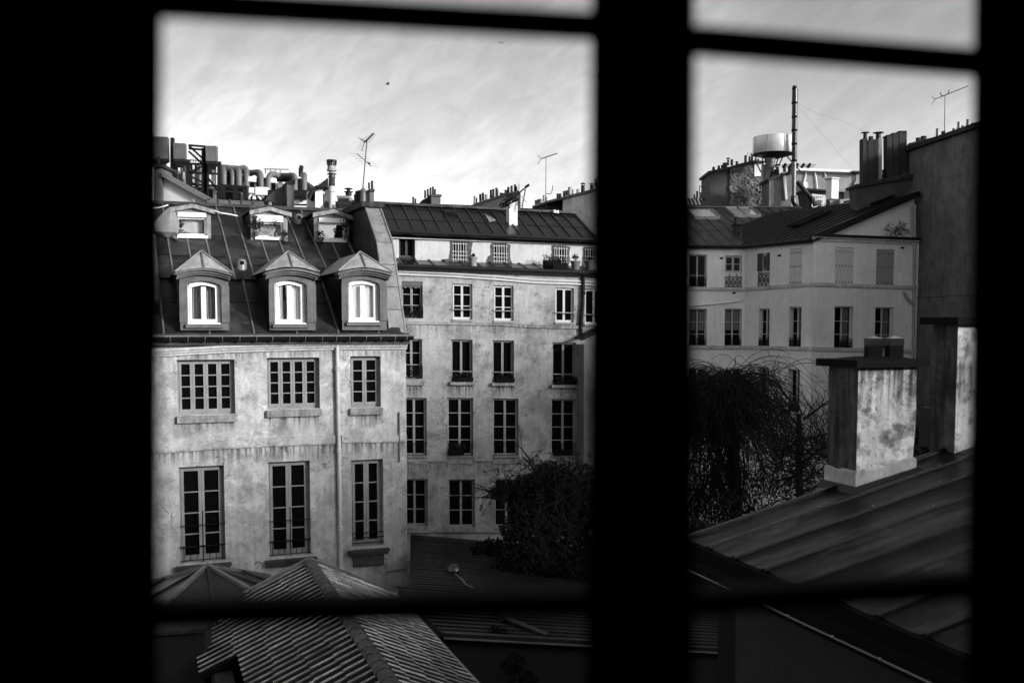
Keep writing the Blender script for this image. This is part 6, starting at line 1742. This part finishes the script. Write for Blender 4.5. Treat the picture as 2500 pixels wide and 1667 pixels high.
for i in range(len(seams) - 1):
    s0, s1_ = seams[i] + .03, seams[i + 1] - .03
    cuts = [0, 4.4 + R.uniform(-.4, .4), WF]
    for j in range(2):
        t0, t1 = cuts[j] + (.0 if j == 0 else -.03), cuts[j + 1]
        nx, ny = 5, 8; mb = MB()
        for iy in range(ny + 1):
            for ix in range(nx + 1):
                s_ = s0 + (s1_ - s0) * ix / nx; t_ = t0 + (t1 - t0) * iy / ny
                ed = min(ix, nx - ix) / nx
                h_ = .004 + (.02 * (1 - ed * 4) ** 2 if ed < .25 else 0) + .010 * mnoise.noise(Vector((s_ * 1.8, t_ * 1.1, 3.0 + i * 5.1))) + (.008 if j else 0)
                mb.v.append(fpx(s_, t_, h_))
        for iy in range(ny):
            for ix in range(nx):
                a = iy * (nx + 1) + ix; mb.f.append((a, a + nx + 1, a + nx + 2, a + 1))
        mb.build('zinc_sheet', nz, frf, smooth=True)
for i, s_ in enumerate(seams[:-1]):
    mb = MB(); prof = [(-.028, 0), (-.024, .05), (.024, .05), (.028, 0)]
    if i == 0: prof = [(-.03, -.02), (-.03, .06), (.03, .06), (.03, 0)]
    mb.v = [fpx(s_ + a, -.02, b) for a, b in prof] + [fpx(s_ + a, WF, b) for a, b in prof]
    mb.f += [(0, 1, 2, 3), (7, 6, 5, 4), (0, 4, 5, 1), (1, 5, 6, 2), (2, 6, 7, 3), (3, 7, 4, 0)]
    sm_ = mb.build('standing_seam', nzr, frf)
    for t_ in [1.2 + i * .35, 2.9 + (i % 2) * .5, 4.6]:
        mb = MB(); mb.lathe(fpx(s_, t_, .05), [(.012, 0), (.014, .012), (.004, .018)], 8); mb.build('seam_clip', zinc_l, frf)
mb = MB(); mb.hexa([fpx(-.03, -.05, -.2), fpx(LF, -.05, -.2), fpx(LF, .0, -.2), fpx(-.03, .0, -.2), fpx(-.03, -.05, -.0), fpx(LF, -.05, -.0), fpx(LF, .0, -.0), fpx(-.03, .0, -.0)]); mb.build('eaves_fascia', iron, fg)
mb = MB(); ga, gb = fpx(-.05, -.16, -.2), fpx(LF, -.16, -.2); vs = []
for e_ in (ga, gb):
    for k in range(9):
        a = math.pi * k / 8; vs.append(e_ - upf.normalized() * .11 * math.cos(a) * 1.0 - Vector((0, 0, .1 * math.sin(a))))
mb.v = vs
for k in range(8): mb.f.append((k, k + 1, k + 10, k + 9))
mb.build('gutter', iron, fg, smooth=True)
mb = MB(); mb.tube([ga - upf * -.11 * -1, gb - upf * .11], .009, 6); mb.build('gutter_bead', zinc_r, fg)
for x in (.4, 1.05, 1.75, 2.4, 3.1, 3.75, 4.45, 5.1, 5.8, 6.5, 7.2):
    p = fpx(x, -.16, -.2) - upf * .11; mb = MB(); mb.lathe(p + Vector((0, 0, -.0)), [(.011, 0), (.013, .012), (.004, .018)], 8); mb.build('gutter_clip', mat('bright_metal_clip', .7, .1, 3, rough=.3, metal=.6, bump=0), fg)
wa, wb_ = fpx(.15, .32, -.14), fpx(LF, .32, -.14)
wm = mat('near_house_wall_render', .03, .25, .8, bump=.12, crack=.5, streak=.15)
mb = MB(); mb.hexa([Vector((wa.x, wa.y, 0)), Vector((wb_.x, wb_.y, 0)), Vector((wb_.x, wb_.y, 0)) + rf_ * .4, Vector((wa.x, wa.y, 0)) + rf_ * .4, wa, wb_, wb_ + rf_ * .4, wa + rf_ * .4]); mb.build('eaves_wall', wm, fg)
wc_ = fpx(.15, WF, -.14); mb = MB(); mb.prism([Vector((wa.x, wa.y, 0)), Vector((wc_.x, wc_.y, 0)), wc_, wa], -ef * .4); mb.build('end_wall', wm, fg)
# chimneys on it
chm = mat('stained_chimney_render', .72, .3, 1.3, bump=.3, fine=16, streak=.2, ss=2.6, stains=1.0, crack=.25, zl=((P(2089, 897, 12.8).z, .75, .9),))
chd = mat('dark_streaked_render', .09, .6, 2.0, bump=.3, fine=16, streak=.7, stains=.55)  # darker, streaked render for the left face of the shaft
chb = mat('pale_cement_skirt', .46, .35, 4, bump=.25, fine=18)
def fg_chimney(label, x0, xc, x1, ytop, ycap, capL, capR, bx, by, pots, patch=None, skirt=.2):
    cor = fp.hit(bx, by); Yc_ = cor.y
    t = thing('chimney', cor, label, 'chimney')
    th = math.atan2(rf_.y, rf_.x)
    fr = vplane(cor, th); sd_ = Pl(cor, -rf_, ef)
    rgt = fr.hit(x1, ytop + 150); lft = sd_.hit(x0, ytop + 150)
    wR = (Vector((rgt.x, rgt.y, 0)) - Vector((cor.x, cor.y, 0))).length; wL = (Vector((lft.x, lft.y, 0)) - Vector((cor.x, cor.y, 0))).length
    wL = min(wL, 1.4)
    zt_ = P(bx, ytop, Yc_).z
    def cp_(a, b, z): return Vector((cor.x, cor.y, 0)) + rf_ * a + ef * b + Vector((0, 0, z))
    def zr(a): return cor.z + a * .239
    mb = MB(); nz_ = 14
    rings = []
    for k in range(nz_ + 1):
        f_ = k / nz_; ring_ = []
        per = []
        for (ax, bx_), (cx_, dx) in (((0, 0), (wR, 0)), ((wR, 0), (wR, wL)), ((wR, wL), (0, wL)), ((0, wL), (0, 0))):
            m_ = 8
            for j in range(m_):
                u = j / m_; per.append((ax + (cx_ - ax) * u, bx_ + (dx - bx_) * u))
        for a, b in per:
            z = (zr(a) - .1) * (1 - f_) + zt_ * f_
            nn_ = mnoise.noise(Vector((a * 3, b * 3, z * 2.2))) * .014
            cx2, cy2 = a - wR / 2, b - wL / 2
            ring_.append(cp_(a + (nn_ if abs(cx2) > wR * .49 else 0) * (1 if cx2 > 0 else -1), b + (nn_ if abs(cy2) > wL * .49 else 0) * (1 if cy2 > 0 else -1), z))
        rings.append(ring_)
    n_ = len(rings[0])
    for r_ in rings: mb.v += r_
    for k in range(nz_):
        for j in range(n_):
            a = k * n_ + j; b = k * n_ + (j + 1) % n_; mb.f.append((a, b, b + n_, a + n_))
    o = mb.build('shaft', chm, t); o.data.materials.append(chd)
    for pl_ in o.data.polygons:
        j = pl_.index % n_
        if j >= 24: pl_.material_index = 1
    if skirt:
        g = .024; mb = MB(); M_ = 26
        def hs_(a, b): return skirt * (1.25 - .35 * a / wR) + .035 * mnoise.noise(Vector((a * 4, b * 4, 1))) + .02 * mnoise.noise(Vector((a * 13, b * 13, 4)))
        loop = [(-g + (wR + 2 * g) * k_ / M_, -g) for k_ in range(M_)] + [(wR + g, -g + (wL + 2 * g) * k_ / M_) for k_ in range(M_)] + [(wR + g - (wR + 2 * g) * k_ / M_, wL + g) for k_ in range(M_)] + [(-g, wL + g - (wL + 2 * g) * k_ / M_) for k_ in range(M_)]
        nl_ = len(loop)
        for a, b in loop: mb.v.append(cp_(a, b, zr(a) - .1))
        for a, b in loop: mb.v.append(cp_(a + .008 * mnoise.noise(Vector((a * 9, b * 9, 7))), b, zr(a) + hs_(a, b)))
        for a, b in loop: mb.v.append(cp_(min(max(a, .0), wR) + (.01 if a < 0 else -.01 if a > wR else 0), min(max(b, 0), wL) + (.01 if b < 0 else -.01 if b > wL else 0), zr(a) + hs_(a, b) + .03))
        for r_ in (0, 1):
            for j in range(nl_):
                a, b = r_ * nl_ + j, r_ * nl_ + (j + 1) % nl_; mb.f.append((a, b, b + nl_, a + nl_))
        mb.build('cement_skirt', chb, t)
        mb = MB(); g = .1
        mb.hexa([cp_(-g, -g, zr(-g) + .01), cp_(wR + g, -g, zr(wR + g) + .01), cp_(wR + g, wL + g, zr(wR + g) + .01), cp_(-g, wL + g, zr(-g) + .01),
                 cp_(-.04, -.04, zr(0) + .07), cp_(wR + .04, -.04, zr(wR) + .07), cp_(wR + .04, wL + .04, zr(wR) + .07), cp_(-.04, wL + .04, zr(0) + .07)]); mb.build('lead_flashing', nzr, t)
    ov = .12; hc = .095
    mb = MB(); mb.hexa([cp_(-ov, -ov, zt_), cp_(wR + ov, -ov, zt_), cp_(wR + ov, wL + ov, zt_), cp_(-ov, wL + ov, zt_), cp_(-ov + .01, -ov + .01, zt_ + hc), cp_(wR + ov - .01, -ov, zt_ + hc), cp_(wR + ov, wL + ov, zt_ + hc), cp_(-ov, wL + ov, zt_ + hc)]); mb.build('cap_slab', iron, t)
    if pots:
        mb = MB(); mb.hexa([cp_(.0, .02, zt_ + hc), cp_(wR, .02, zt_ + hc), cp_(wR, wL - .02, zt_ + hc), cp_(0, wL - .02, zt_ + hc), cp_(wR * .35, .08, zt_ + hc + .03), cp_(wR * .8, .08, zt_ + hc + .03), cp_(wR * .8, wL * .8, zt_ + hc + .03), cp_(wR * .35, wL * .8, zt_ + hc + .03)]); mb.build('mortar_bed', iron, t)
    for x0_, x1_, yt_, yb_ in pots:
        Yq_ = Yc_ + .35; w_ = (x1_ - x0_) / F * Yq_; c = P((x0_ + x1_) / 2, yb_, Yq_); hh = P(0, yt_, Yq_).z - c.z
        mb = MB(); s2_ = w_ / 2
        mb.hexa([c + Vector((a, b, 0)) for a, b in ((-s2_, -s2_), (s2_, -s2_), (s2_, s2_), (-s2_, s2_))] + [c + Vector((a, b, hh * .6)) for a, b in ((-s2_, -s2_), (s2_, -s2_), (s2_, s2_), (-s2_, s2_))]); mb.build('chimney_pot', iron, t)
        s3_ = s2_ * 1.03
        mb = MB(); mb.hexa([c + Vector((a, b, hh * .6)) for a, b in ((-s3_, -s3_), (s3_, -s3_), (s3_, s3_), (-s3_, s3_))] + [c + Vector((a, b, hh * .93)) for a, b in ((-s3_, -s3_), (s3_, -s3_), (s3_, s3_), (-s3_, s3_))]); mb.build('pot_collar', zinc_k, t)
        mb = MB(); b_ = [c + Vector((a, b, hh * .93)) for a, b in ((-s3_ * 1.06, -s3_), (s3_ * 1.06, -s3_), (s3_ * 1.06, s3_), (-s3_ * 1.06, s3_))]; apx = c + Vector((0, 0, hh * 1.05))
        for k in range(4): mb.tri(b_[k], b_[(k + 1) % 4], apx)
        mb.build('pot_cap', zinc_l, t)
    return t
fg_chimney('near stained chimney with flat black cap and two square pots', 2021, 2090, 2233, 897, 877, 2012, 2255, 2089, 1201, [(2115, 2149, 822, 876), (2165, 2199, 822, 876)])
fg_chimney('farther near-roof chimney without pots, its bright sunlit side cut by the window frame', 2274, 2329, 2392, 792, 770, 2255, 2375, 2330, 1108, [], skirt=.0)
# small upstand box beside the second chimney
ub = thing('roof_upstand', fp.hit(2350, 1085), 'small dark stepped upstand on the near roof, right of the second chimney', 'roof upstand')
c = fp.hit(2345, 1085); mb = MB(); mb.hexa([c + rf_ * a + ef * b + Vector((0, 0, z)) for z in (-.1, .45) for a, b in ((0, 0), (1.5, 0), (1.5, .8), (0, .8))]); mb.build('box', zinc_k, ub)
mb = MB(); mb.hexa([c + rf_ * a + ef * b + Vector((0, 0, z)) for z in (.4, .75) for a, b in ((.18, .1), (1.4, .1), (1.4, .8), (.18, .8))]); mb.build('upper_box', zinc_k, ub)
# ================================================================ TREES
def branch(mb, p, d, ln, r_, depth, rnd, droop=0.0, seg=5, tw=None):
    pts = [p.copy()]; rad = [r_]
    for i in range(seg):
        d = (d + Vector((rnd.gauss(0, .13), rnd.gauss(0, .13), rnd.gauss(0, .08) - droop * (i + 1) / seg))).normalized()
        p = p + d * ln / seg; pts.append(p.copy()); rad.append(r_ * (1 - .75 * (i + 1) / seg))
    mb.tube(pts, rad, 5 if r_ > .02 else 3, False)
    return pts, d, rad
def grow(mb, p, d, ln, r_, depth, rnd, droop, kids=4, tips=None):
    pts, dd, rad = branch(mb, p, d, ln, r_, depth, rnd, droop)
    if depth == 0:
        if tips is not None: tips.append(pts[-1])
        return
    for k in range(kids):
        i = rnd.randint(2, len(pts) - 1)
        nd = (dd + Vector((rnd.gauss(0, .6), rnd.gauss(0, .6), rnd.gauss(0.1, .45)))).normalized()
        grow(mb, pts[i], nd, ln * rnd.uniform(.5, .75), max(rad[i] * .7, .006), depth - 1, rnd, droop, kids, tips)
def tree_root(x, yb, Y, label, cat='tree'):
    p = P(x, yb, Y); return thing('tree', (p.x, p.y, 0), label, cat), Vector((p.x, p.y, 0))
# dark evergreen mass left of the post
rn = random.Random(21)
tr, tb = tree_root(1350, 1400, 27.0, 'dense dark evergreen draped with creepers in front of the middle house')
mb = MB(); mb.tube([tb, tb + Vector((.1, 0, 4)), tb + Vector((-.2, .2, 9.3))], [.3, .24, .12], 8); 
lim = MB(); tips = []
for k in range(6): grow(lim, tb + Vector((0, 0, 4.5 + k * .8)), Vector((rn.uniform(-1, 1), rn.uniform(-1, 1), .5)).normalized(), 2.0, .09, 2, rn, .1, 4, tips)
mb.v2 = None
o = mb.build('trunk', bark_m, tr); lim.build('limbs', bark_m, tr)
mb = MB()
def blob(px_, py_, rp, Y, n, size, flat=.8): 
    c = P(px_, py_, Y); r_ = rp / F * Y; leaves(mb, c, (r_, r_ * .8, r_ * flat), n, size, rn)
Yt_ = 27.0
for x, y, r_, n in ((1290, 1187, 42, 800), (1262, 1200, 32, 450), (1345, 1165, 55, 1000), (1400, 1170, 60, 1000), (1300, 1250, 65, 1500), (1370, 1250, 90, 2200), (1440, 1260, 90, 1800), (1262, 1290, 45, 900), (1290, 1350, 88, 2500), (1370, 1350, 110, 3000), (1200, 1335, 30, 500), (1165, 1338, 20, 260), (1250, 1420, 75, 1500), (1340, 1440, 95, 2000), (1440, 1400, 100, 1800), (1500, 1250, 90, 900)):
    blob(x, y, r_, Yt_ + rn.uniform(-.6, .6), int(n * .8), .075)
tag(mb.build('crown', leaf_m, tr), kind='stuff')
mb = MB()
for k in range(150):
    x = rn.uniform(1225, 1440); y = 1140 + abs(x - 1345) * .22 + rn.uniform(-6, 60); s = P(x, y, Yt_ - rn.uniform(.2, 1))
    pts = [s]; d = Vector((rn.gauss(0, .5), rn.gauss(0, .3), rn.uniform(-.1, .6))).normalized()
    for i in range(6): d = (d + Vector((rn.gauss(0, .1), 0, -.28))).normalized(); pts.append(pts[-1] + d * .16)
    mb.tube(pts, .006, 3, False); 
    for q in pts[2::2]: leaves(mb, q, (.06, .06, .06), 5, .04, rn)
for k in range(30):
    s = P(rn.uniform(1225, 1262), rn.uniform(1172, 1200), Yt_ - .3); pts = [s]; d = Vector((-.8, 0, .2))
    for i in range(5): d = (d + Vector((rn.gauss(0, .15), 0, -.25))).normalized(); pts.append(pts[-1] + d * .09)
    mb.tube(pts, .008, 3, False); leaves(mb, pts[-1], (.06, .06, .1), 8, .05, rn)
tag(mb.build('hanging_shoots', twig_m, tr), kind='stuff')
mb = MB()
for k in range(70):
    s = P(rn.uniform(1300, 1430), rn.uniform(1240, 1400), Yt_ - rn.uniform(1.9, 2.3)); pts = [s]; d = Vector((rn.gauss(0, .4), -.1, rn.uniform(.2, 1))).normalized()
    for i in range(6): d = (d + Vector((rn.gauss(0, .2), 0, rn.gauss(0, .15)))).normalized(); pts.append(pts[-1] + d * .17)
    mb.tube(pts, .007, 3, False)
tag(mb.build('bare_twigs', mat('pale_bare_twig', .03, .3, 4), tr), kind='stuff')
# dark shrub at the bottom, before the annex wall
rn = random.Random(5)
sb = thing('shrub', (P(1230, 1600, 20).x, P(1230, 1600, 20).y, 0), 'dark bushy shrub in front of the smooth annex wall at the bottom', 'shrub')
mb = MB()
for x, y, r_, n in ((1215, 1560, 40, 900), (1240, 1610, 48, 1100), (1200, 1640, 50, 1100), (1270, 1660, 45, 900), (1225, 1700, 70, 900)): blob(x, y, r_, 20.0, n, .05)
tag(mb.build('foliage', leaf_m, sb), kind='stuff'); mb = MB(); p = sb.location; mb.tube([p, p + Vector((0, 0, 5.5))], [.08, .03], 6); mb.build('stem', bark_m, sb)
# weeping tree
rn = random.Random(11)
Yw = 36.0
tw, tb = tree_root(1790, 1200, Yw, 'weeping tree with a thick mop of hanging bare twigs before the pale house')
mb = MB(); cw_ = P(1778, 935, Yw); mb.tube([tb, tb + Vector((.2, 0, 5)), Vector((tb.x - .1, tb.y, cw_.z - .6)), cw_], [.32, .25, .16, .08], 8); mb.build('trunk', bark_m, tw)
mb = MB()
for k in range(1700):
    u = rn.random(); a = rn.uniform(0, 2 * math.pi); 
    rad_ = 2.0 * math.sqrt(rn.random())
    s0 = Vector((cw_.x + rn.gauss(0, .55), cw_.y + rn.gauss(0, .5), cw_.z + rn.uniform(-1.8, .2)))
    d = Vector((math.cos(a), math.sin(a) * .8, rn.uniform(.1, .9))).normalized(); p = s0 + d * rn.uniform(0, .7); pts = [p]
    spd = rn.uniform(.10, .25) if k % 9 else rn.uniform(.25, .38); nst = rn.randint(9, 15)
    for i in range(nst):
        d = (d + Vector((rn.gauss(0, .17), rn.gauss(0, .17), -.20 + rn.gauss(0, .08)))).normalized(); pts.append(pts[-1] + d * spd)
    mb.tube(pts, [.013 - .0006 * i for i in range(len(pts))], 3, False)
for k in range(520):     # inner hanging curtain
    x, y = rn.gauss(1775, 42), rn.uniform(905, 1200); p = P(x - (y - 900) * .12, y, Yw + rn.uniform(-1.4, 1.4)); pts = [p]; d = Vector((rn.gauss(0, .25), 0, -1)).normalized()
    for i in range(6): d = (d + Vector((rn.gauss(0, .12), 0, -.05))).normalized(); pts.append(pts[-1] + d * .3)
    mb.tube(pts, .014, 3, False)
tag(mb.build('hanging_twigs', twig_m, tw), kind='stuff')
mb = MB()
for x, y, r_, n in ((1775, 940, 30, 500), (1765, 1000, 50, 1200), (1745, 1070, 75, 2200), (1710, 1180, 90, 2600), (1800, 1180, 70, 1600), (1740, 1290, 110, 2600), (1840, 1280, 85, 1600), (1700, 1060, 50, 900), (1640, 1200, 90, 1500)): blob(x, y, r_, Yw + .5, int(n * .34), .085)
tag(mb.build('inner_foliage', leaf_m, tw), kind='stuff')
# upright bare tree
rn = random.Random(31)
tu, tb = tree_root(1950, 1230, 31.0, 'bare tree with upright pruned branches between the weeping tree and the near chimney')
mb = MB(); top_ = P(1950, 1010, 31.0); mb.tube([tb, Vector((tb.x + .1, tb.y, 5)), top_], [.24, .18, .08], 8); mb.build('trunk', bark_m, tu)
lim = MB()
for k in range(8):
    z = P(0, 1190 - k * 28, 31).z; s_ = -1 if k % 2 else 1
    grow(lim, Vector((tb.x + rn.uniform(-.1, .1), tb.y, z)), Vector((s_ * rn.uniform(.5, 1), rn.uniform(-.4, .4), rn.uniform(.2, .7))).normalized(), rn.uniform(1.1, 1.7), .06, 3, rn, -.05, 4)
lim.build('limbs', bark_m, tu)
mb = MB()
for k in range(420):
    x = rn.uniform(1880, 2030); y = rn.uniform(985, 1120) ; p = P(x, y, 31 + rn.uniform(-1, 1)); d = Vector((rn.gauss(0, .45), 0, 1 if rn.random() < .6 else rn.gauss(0, .6))).normalized(); pts = [p]
    for i in range(4): d = (d + Vector((rn.gauss(0, .1), 0, .08))).normalized(); pts.append(pts[-1] + d * rn.uniform(.08, .16))
    mb.tube(pts, [.011, .009, .007, .005, .003], 3, False)
for k in range(600):
    x = rn.uniform(1850, 2030); y = rn.uniform(1060, 1240); p = P(x, y, 31.5 + rn.uniform(-1, 1)); d = Vector((rn.gauss(0, 1), 0, rn.gauss(0, .7))).normalized(); pts = [p]
    for i in range(5): d = (d + Vector((rn.gauss(0, .25), 0, rn.gauss(0, .25)))).normalized(); pts.append(pts[-1] + d * .17)
    mb.tube(pts, .012, 3, False)
tag(mb.build('twigs', twig_m, tu), kind='stuff')
rn = random.Random(77)
hg = thing('garden_shrubs', (P(2250, 1150, 34).x, 34, 0), 'dark scrubby bushes between the two near chimneys', 'shrub')
mb = MB()
for x, y, r_, n in ((2250, 1060, 30, 500), (2265, 1120, 42, 800), (2230, 1150, 45, 700)): blob(x, y, r_, 34.0, n, .07)
for k in range(160):
    p = P(rn.uniform(2232, 2285), rn.uniform(1000, 1110), 34); mb.tube([p, p + Vector((rn.gauss(0, .15), 0, rn.uniform(.2, .5)))], [.01, .004], 3, False)
tag(mb.build('foliage', leaf_m, hg), kind='stuff')
gs_ = thing('garden_undergrowth', (P(1850, 1350, 30).x, 30, 0), 'black undergrowth filling the garden beneath the weeping tree', 'undergrowth')
mb = MB()
for k in range(26): blob(rn.uniform(1560, 1980), rn.uniform(1230, 1420), 60, rn.uniform(27, 33), 420, .1)
tag(mb.build('foliage', leaf_m, gs_), kind='stuff')
# ================================================================ OUR WINDOW, ROOM AND HOUSE
win = thing('casement_window', (0.1, 1.0, H - .95), 'dark wooden casement window we look through, blurred bars and thick middle post', 'window')
aw1 = Vector((.413, .065, 0)).normalized(); aw2 = Vector((.35, .08, 0)).normalized()
pL, pC0, pC1, pR = Vector((-.3385, .935, 0)), Vector((.085, 1.002, 0)), Vector((.178, 1.012, 0)), Vector((.5125, 1.098, 0))
def bar(name, a, b, z0, z1, th, par, m=wood_m, bev=.006):
    a, b = Vector(a), Vector(b); d = (b - a).normalized(); n = Vector((d.y, -d.x, 0)) * th / 2
    mb = MB(); mb.hexa([a - n + Vector((0, 0, H + z0)), b - n + Vector((0, 0, H + z0)), b + n + Vector((0, 0, H + z0)), a + n + Vector((0, 0, H + z0)), a - n + Vector((0, 0, H + z1)), b - n + Vector((0, 0, H + z1)), b + n + Vector((0, 0, H + z1)), a + n + Vector((0, 0, H + z1))])
    return mb.build(name, m, par)
ZB, ZT = -.90, .92
def stile(name, Y0, Y1, x0, x1, Yd_):
    """upright of the old window, a little out of plumb: x0, x1 = (top, bottom) picture columns of its two edges"""
    yt, yb = -560, 2950
    def q(xe, y, Y): t = (y - 0) / 1667.0; return P(xe[0] + (xe[1] - xe[0]) * t, y, Y)
    mb = MB(); mb.hexa([q(x0, yb, Y0), q(x1, yb, Y1), q(x1, yb, Y1 + Yd_), q(x0, yb, Y0 + Yd_), q(x0, yt, Y0), q(x1, yt, Y1), q(x1, yt, Y1 + Yd_), q(x0, yt, Y0 + Yd_)])
    return mb.build(name, wood_m, win)
stile('meeting_post', .99, .995, (1443, 1429), (1697, 1695), .045)
stile('left_stile', .90, .925, (60, 60), (396, 387), .045)
stile('right_stile', 1.09, 1.12, (2378, 2358), (2640, 2640), .045)
bar('outer_frame', pL - aw1 * .18, pL - aw1 * .11, ZB, ZT, .07, win); bar('outer_frame', pR + aw2 * .10, pR + aw2 * .18, ZB, ZT, .07, win)
for a, b in ((pL, pC0), (pC1, pR)):
    bar('bottom_rail', a, b, ZB, ZB + .09, .045, win); bar('top_rail', a, b, ZT - .07, ZT, .045, win)
def zat(px_, py_, pt_): return P(px_, py_, pt_.y).z - H
for (a, b, xa, xb, tops) in ((pL, pC0, 380, 1455, ((5, 66, .0095), (1494, 1464, .0115))), (pC1, pR, 1690, 2385, ((99, 156, .0105), (1466, 1424, .0115)))):
    for ya, yb_, h_ in tops:
        za, zb3 = zat(xa, ya, a), zat(xb, yb_, b)
        d = (b - a).normalized(); n = Vector((d.y, -d.x, 0)) * .016
        mb = MB(); A4 = lambda p, z: [p - n + Vector((0, 0, H + z - h_)), p + n + Vector((0, 0, H + z - h_)), p + n + Vector((0, 0, H + z + h_)), p - n + Vector((0, 0, H + z + h_))]
        mb.hexa(A4(a, za) + A4(b, zb3)); mb.build('glazing_bar', wood_m, win)
for a, b in ((pL, pC0), (pC1, pR)):
    for z0, z1 in ((ZB + .09, -.27), (-.27, .31), (.31, ZT - .07)):
        bar('pane', a, b, z0, z1, .003, win, clear)
# the room around the camera and the outer wall of our house
t_w = 1.28
def ring_wall(name, y0, y1, X0, X1, Z0, Z1, hx0, hx1, hz0, hz1, m):
    mb = MB()
    for x0, x1, z0, z1 in ((X0, hx0, Z0, Z1), (hx1, X1, Z0, Z1), (hx0, hx1, Z0, hz0), (hx0, hx1, hz1, Z1)):
        mb.box(x0, x1, y0, y1, z0, z1)
    return mb.build(name, m)
own = mat('own_house_render', .25, .15, .6)
tag(ring_wall('outer_wall', 1.13, 1.30, -22, 16, 0, H + 4.5, -.62, .86, H - .95, H + .97, own), kind='structure')
tag(ring_wall('window_wall', .88, 1.127, -2.5, 2.8, H - 1.6, H + 1.5, -.53, .735, H - .9, H + .92, room_m), kind='structure')
for nm, bx_ in (('room_floor', (-2.5, 2.8, -3.2, .88, H - 1.75, H - 1.6)), ('room_ceiling', (-2.5, 2.8, -3.2, .88, H + 1.5, H + 1.65)), ('left_room_wall', (-2.65, -2.5, -3.2, .88, H - 1.75, H + 1.65)), ('right_room_wall', (2.8, 2.95, -3.2, .88, H - 1.75, H + 1.65)), ('rear_room_wall', (-2.65, 2.95, -3.4, -3.2, H - 1.75, H + 1.65))):
    mb = MB(); mb.box(*bx_); tag(mb.build(nm, room_m), kind='structure')
mb = MB(); mb.hexa([(-22, 1.3, H + 4.5), (16, 1.3, H + 4.5), (16, -8, H + 4.5), (-22, -8, H + 4.5), (-22, .9, H + 4.7), (16, .9, H + 4.7), (16, -6, H + 8), (-22, -6, H + 8)]); tag(mb.build('own_roof', zinc_b), kind='structure')
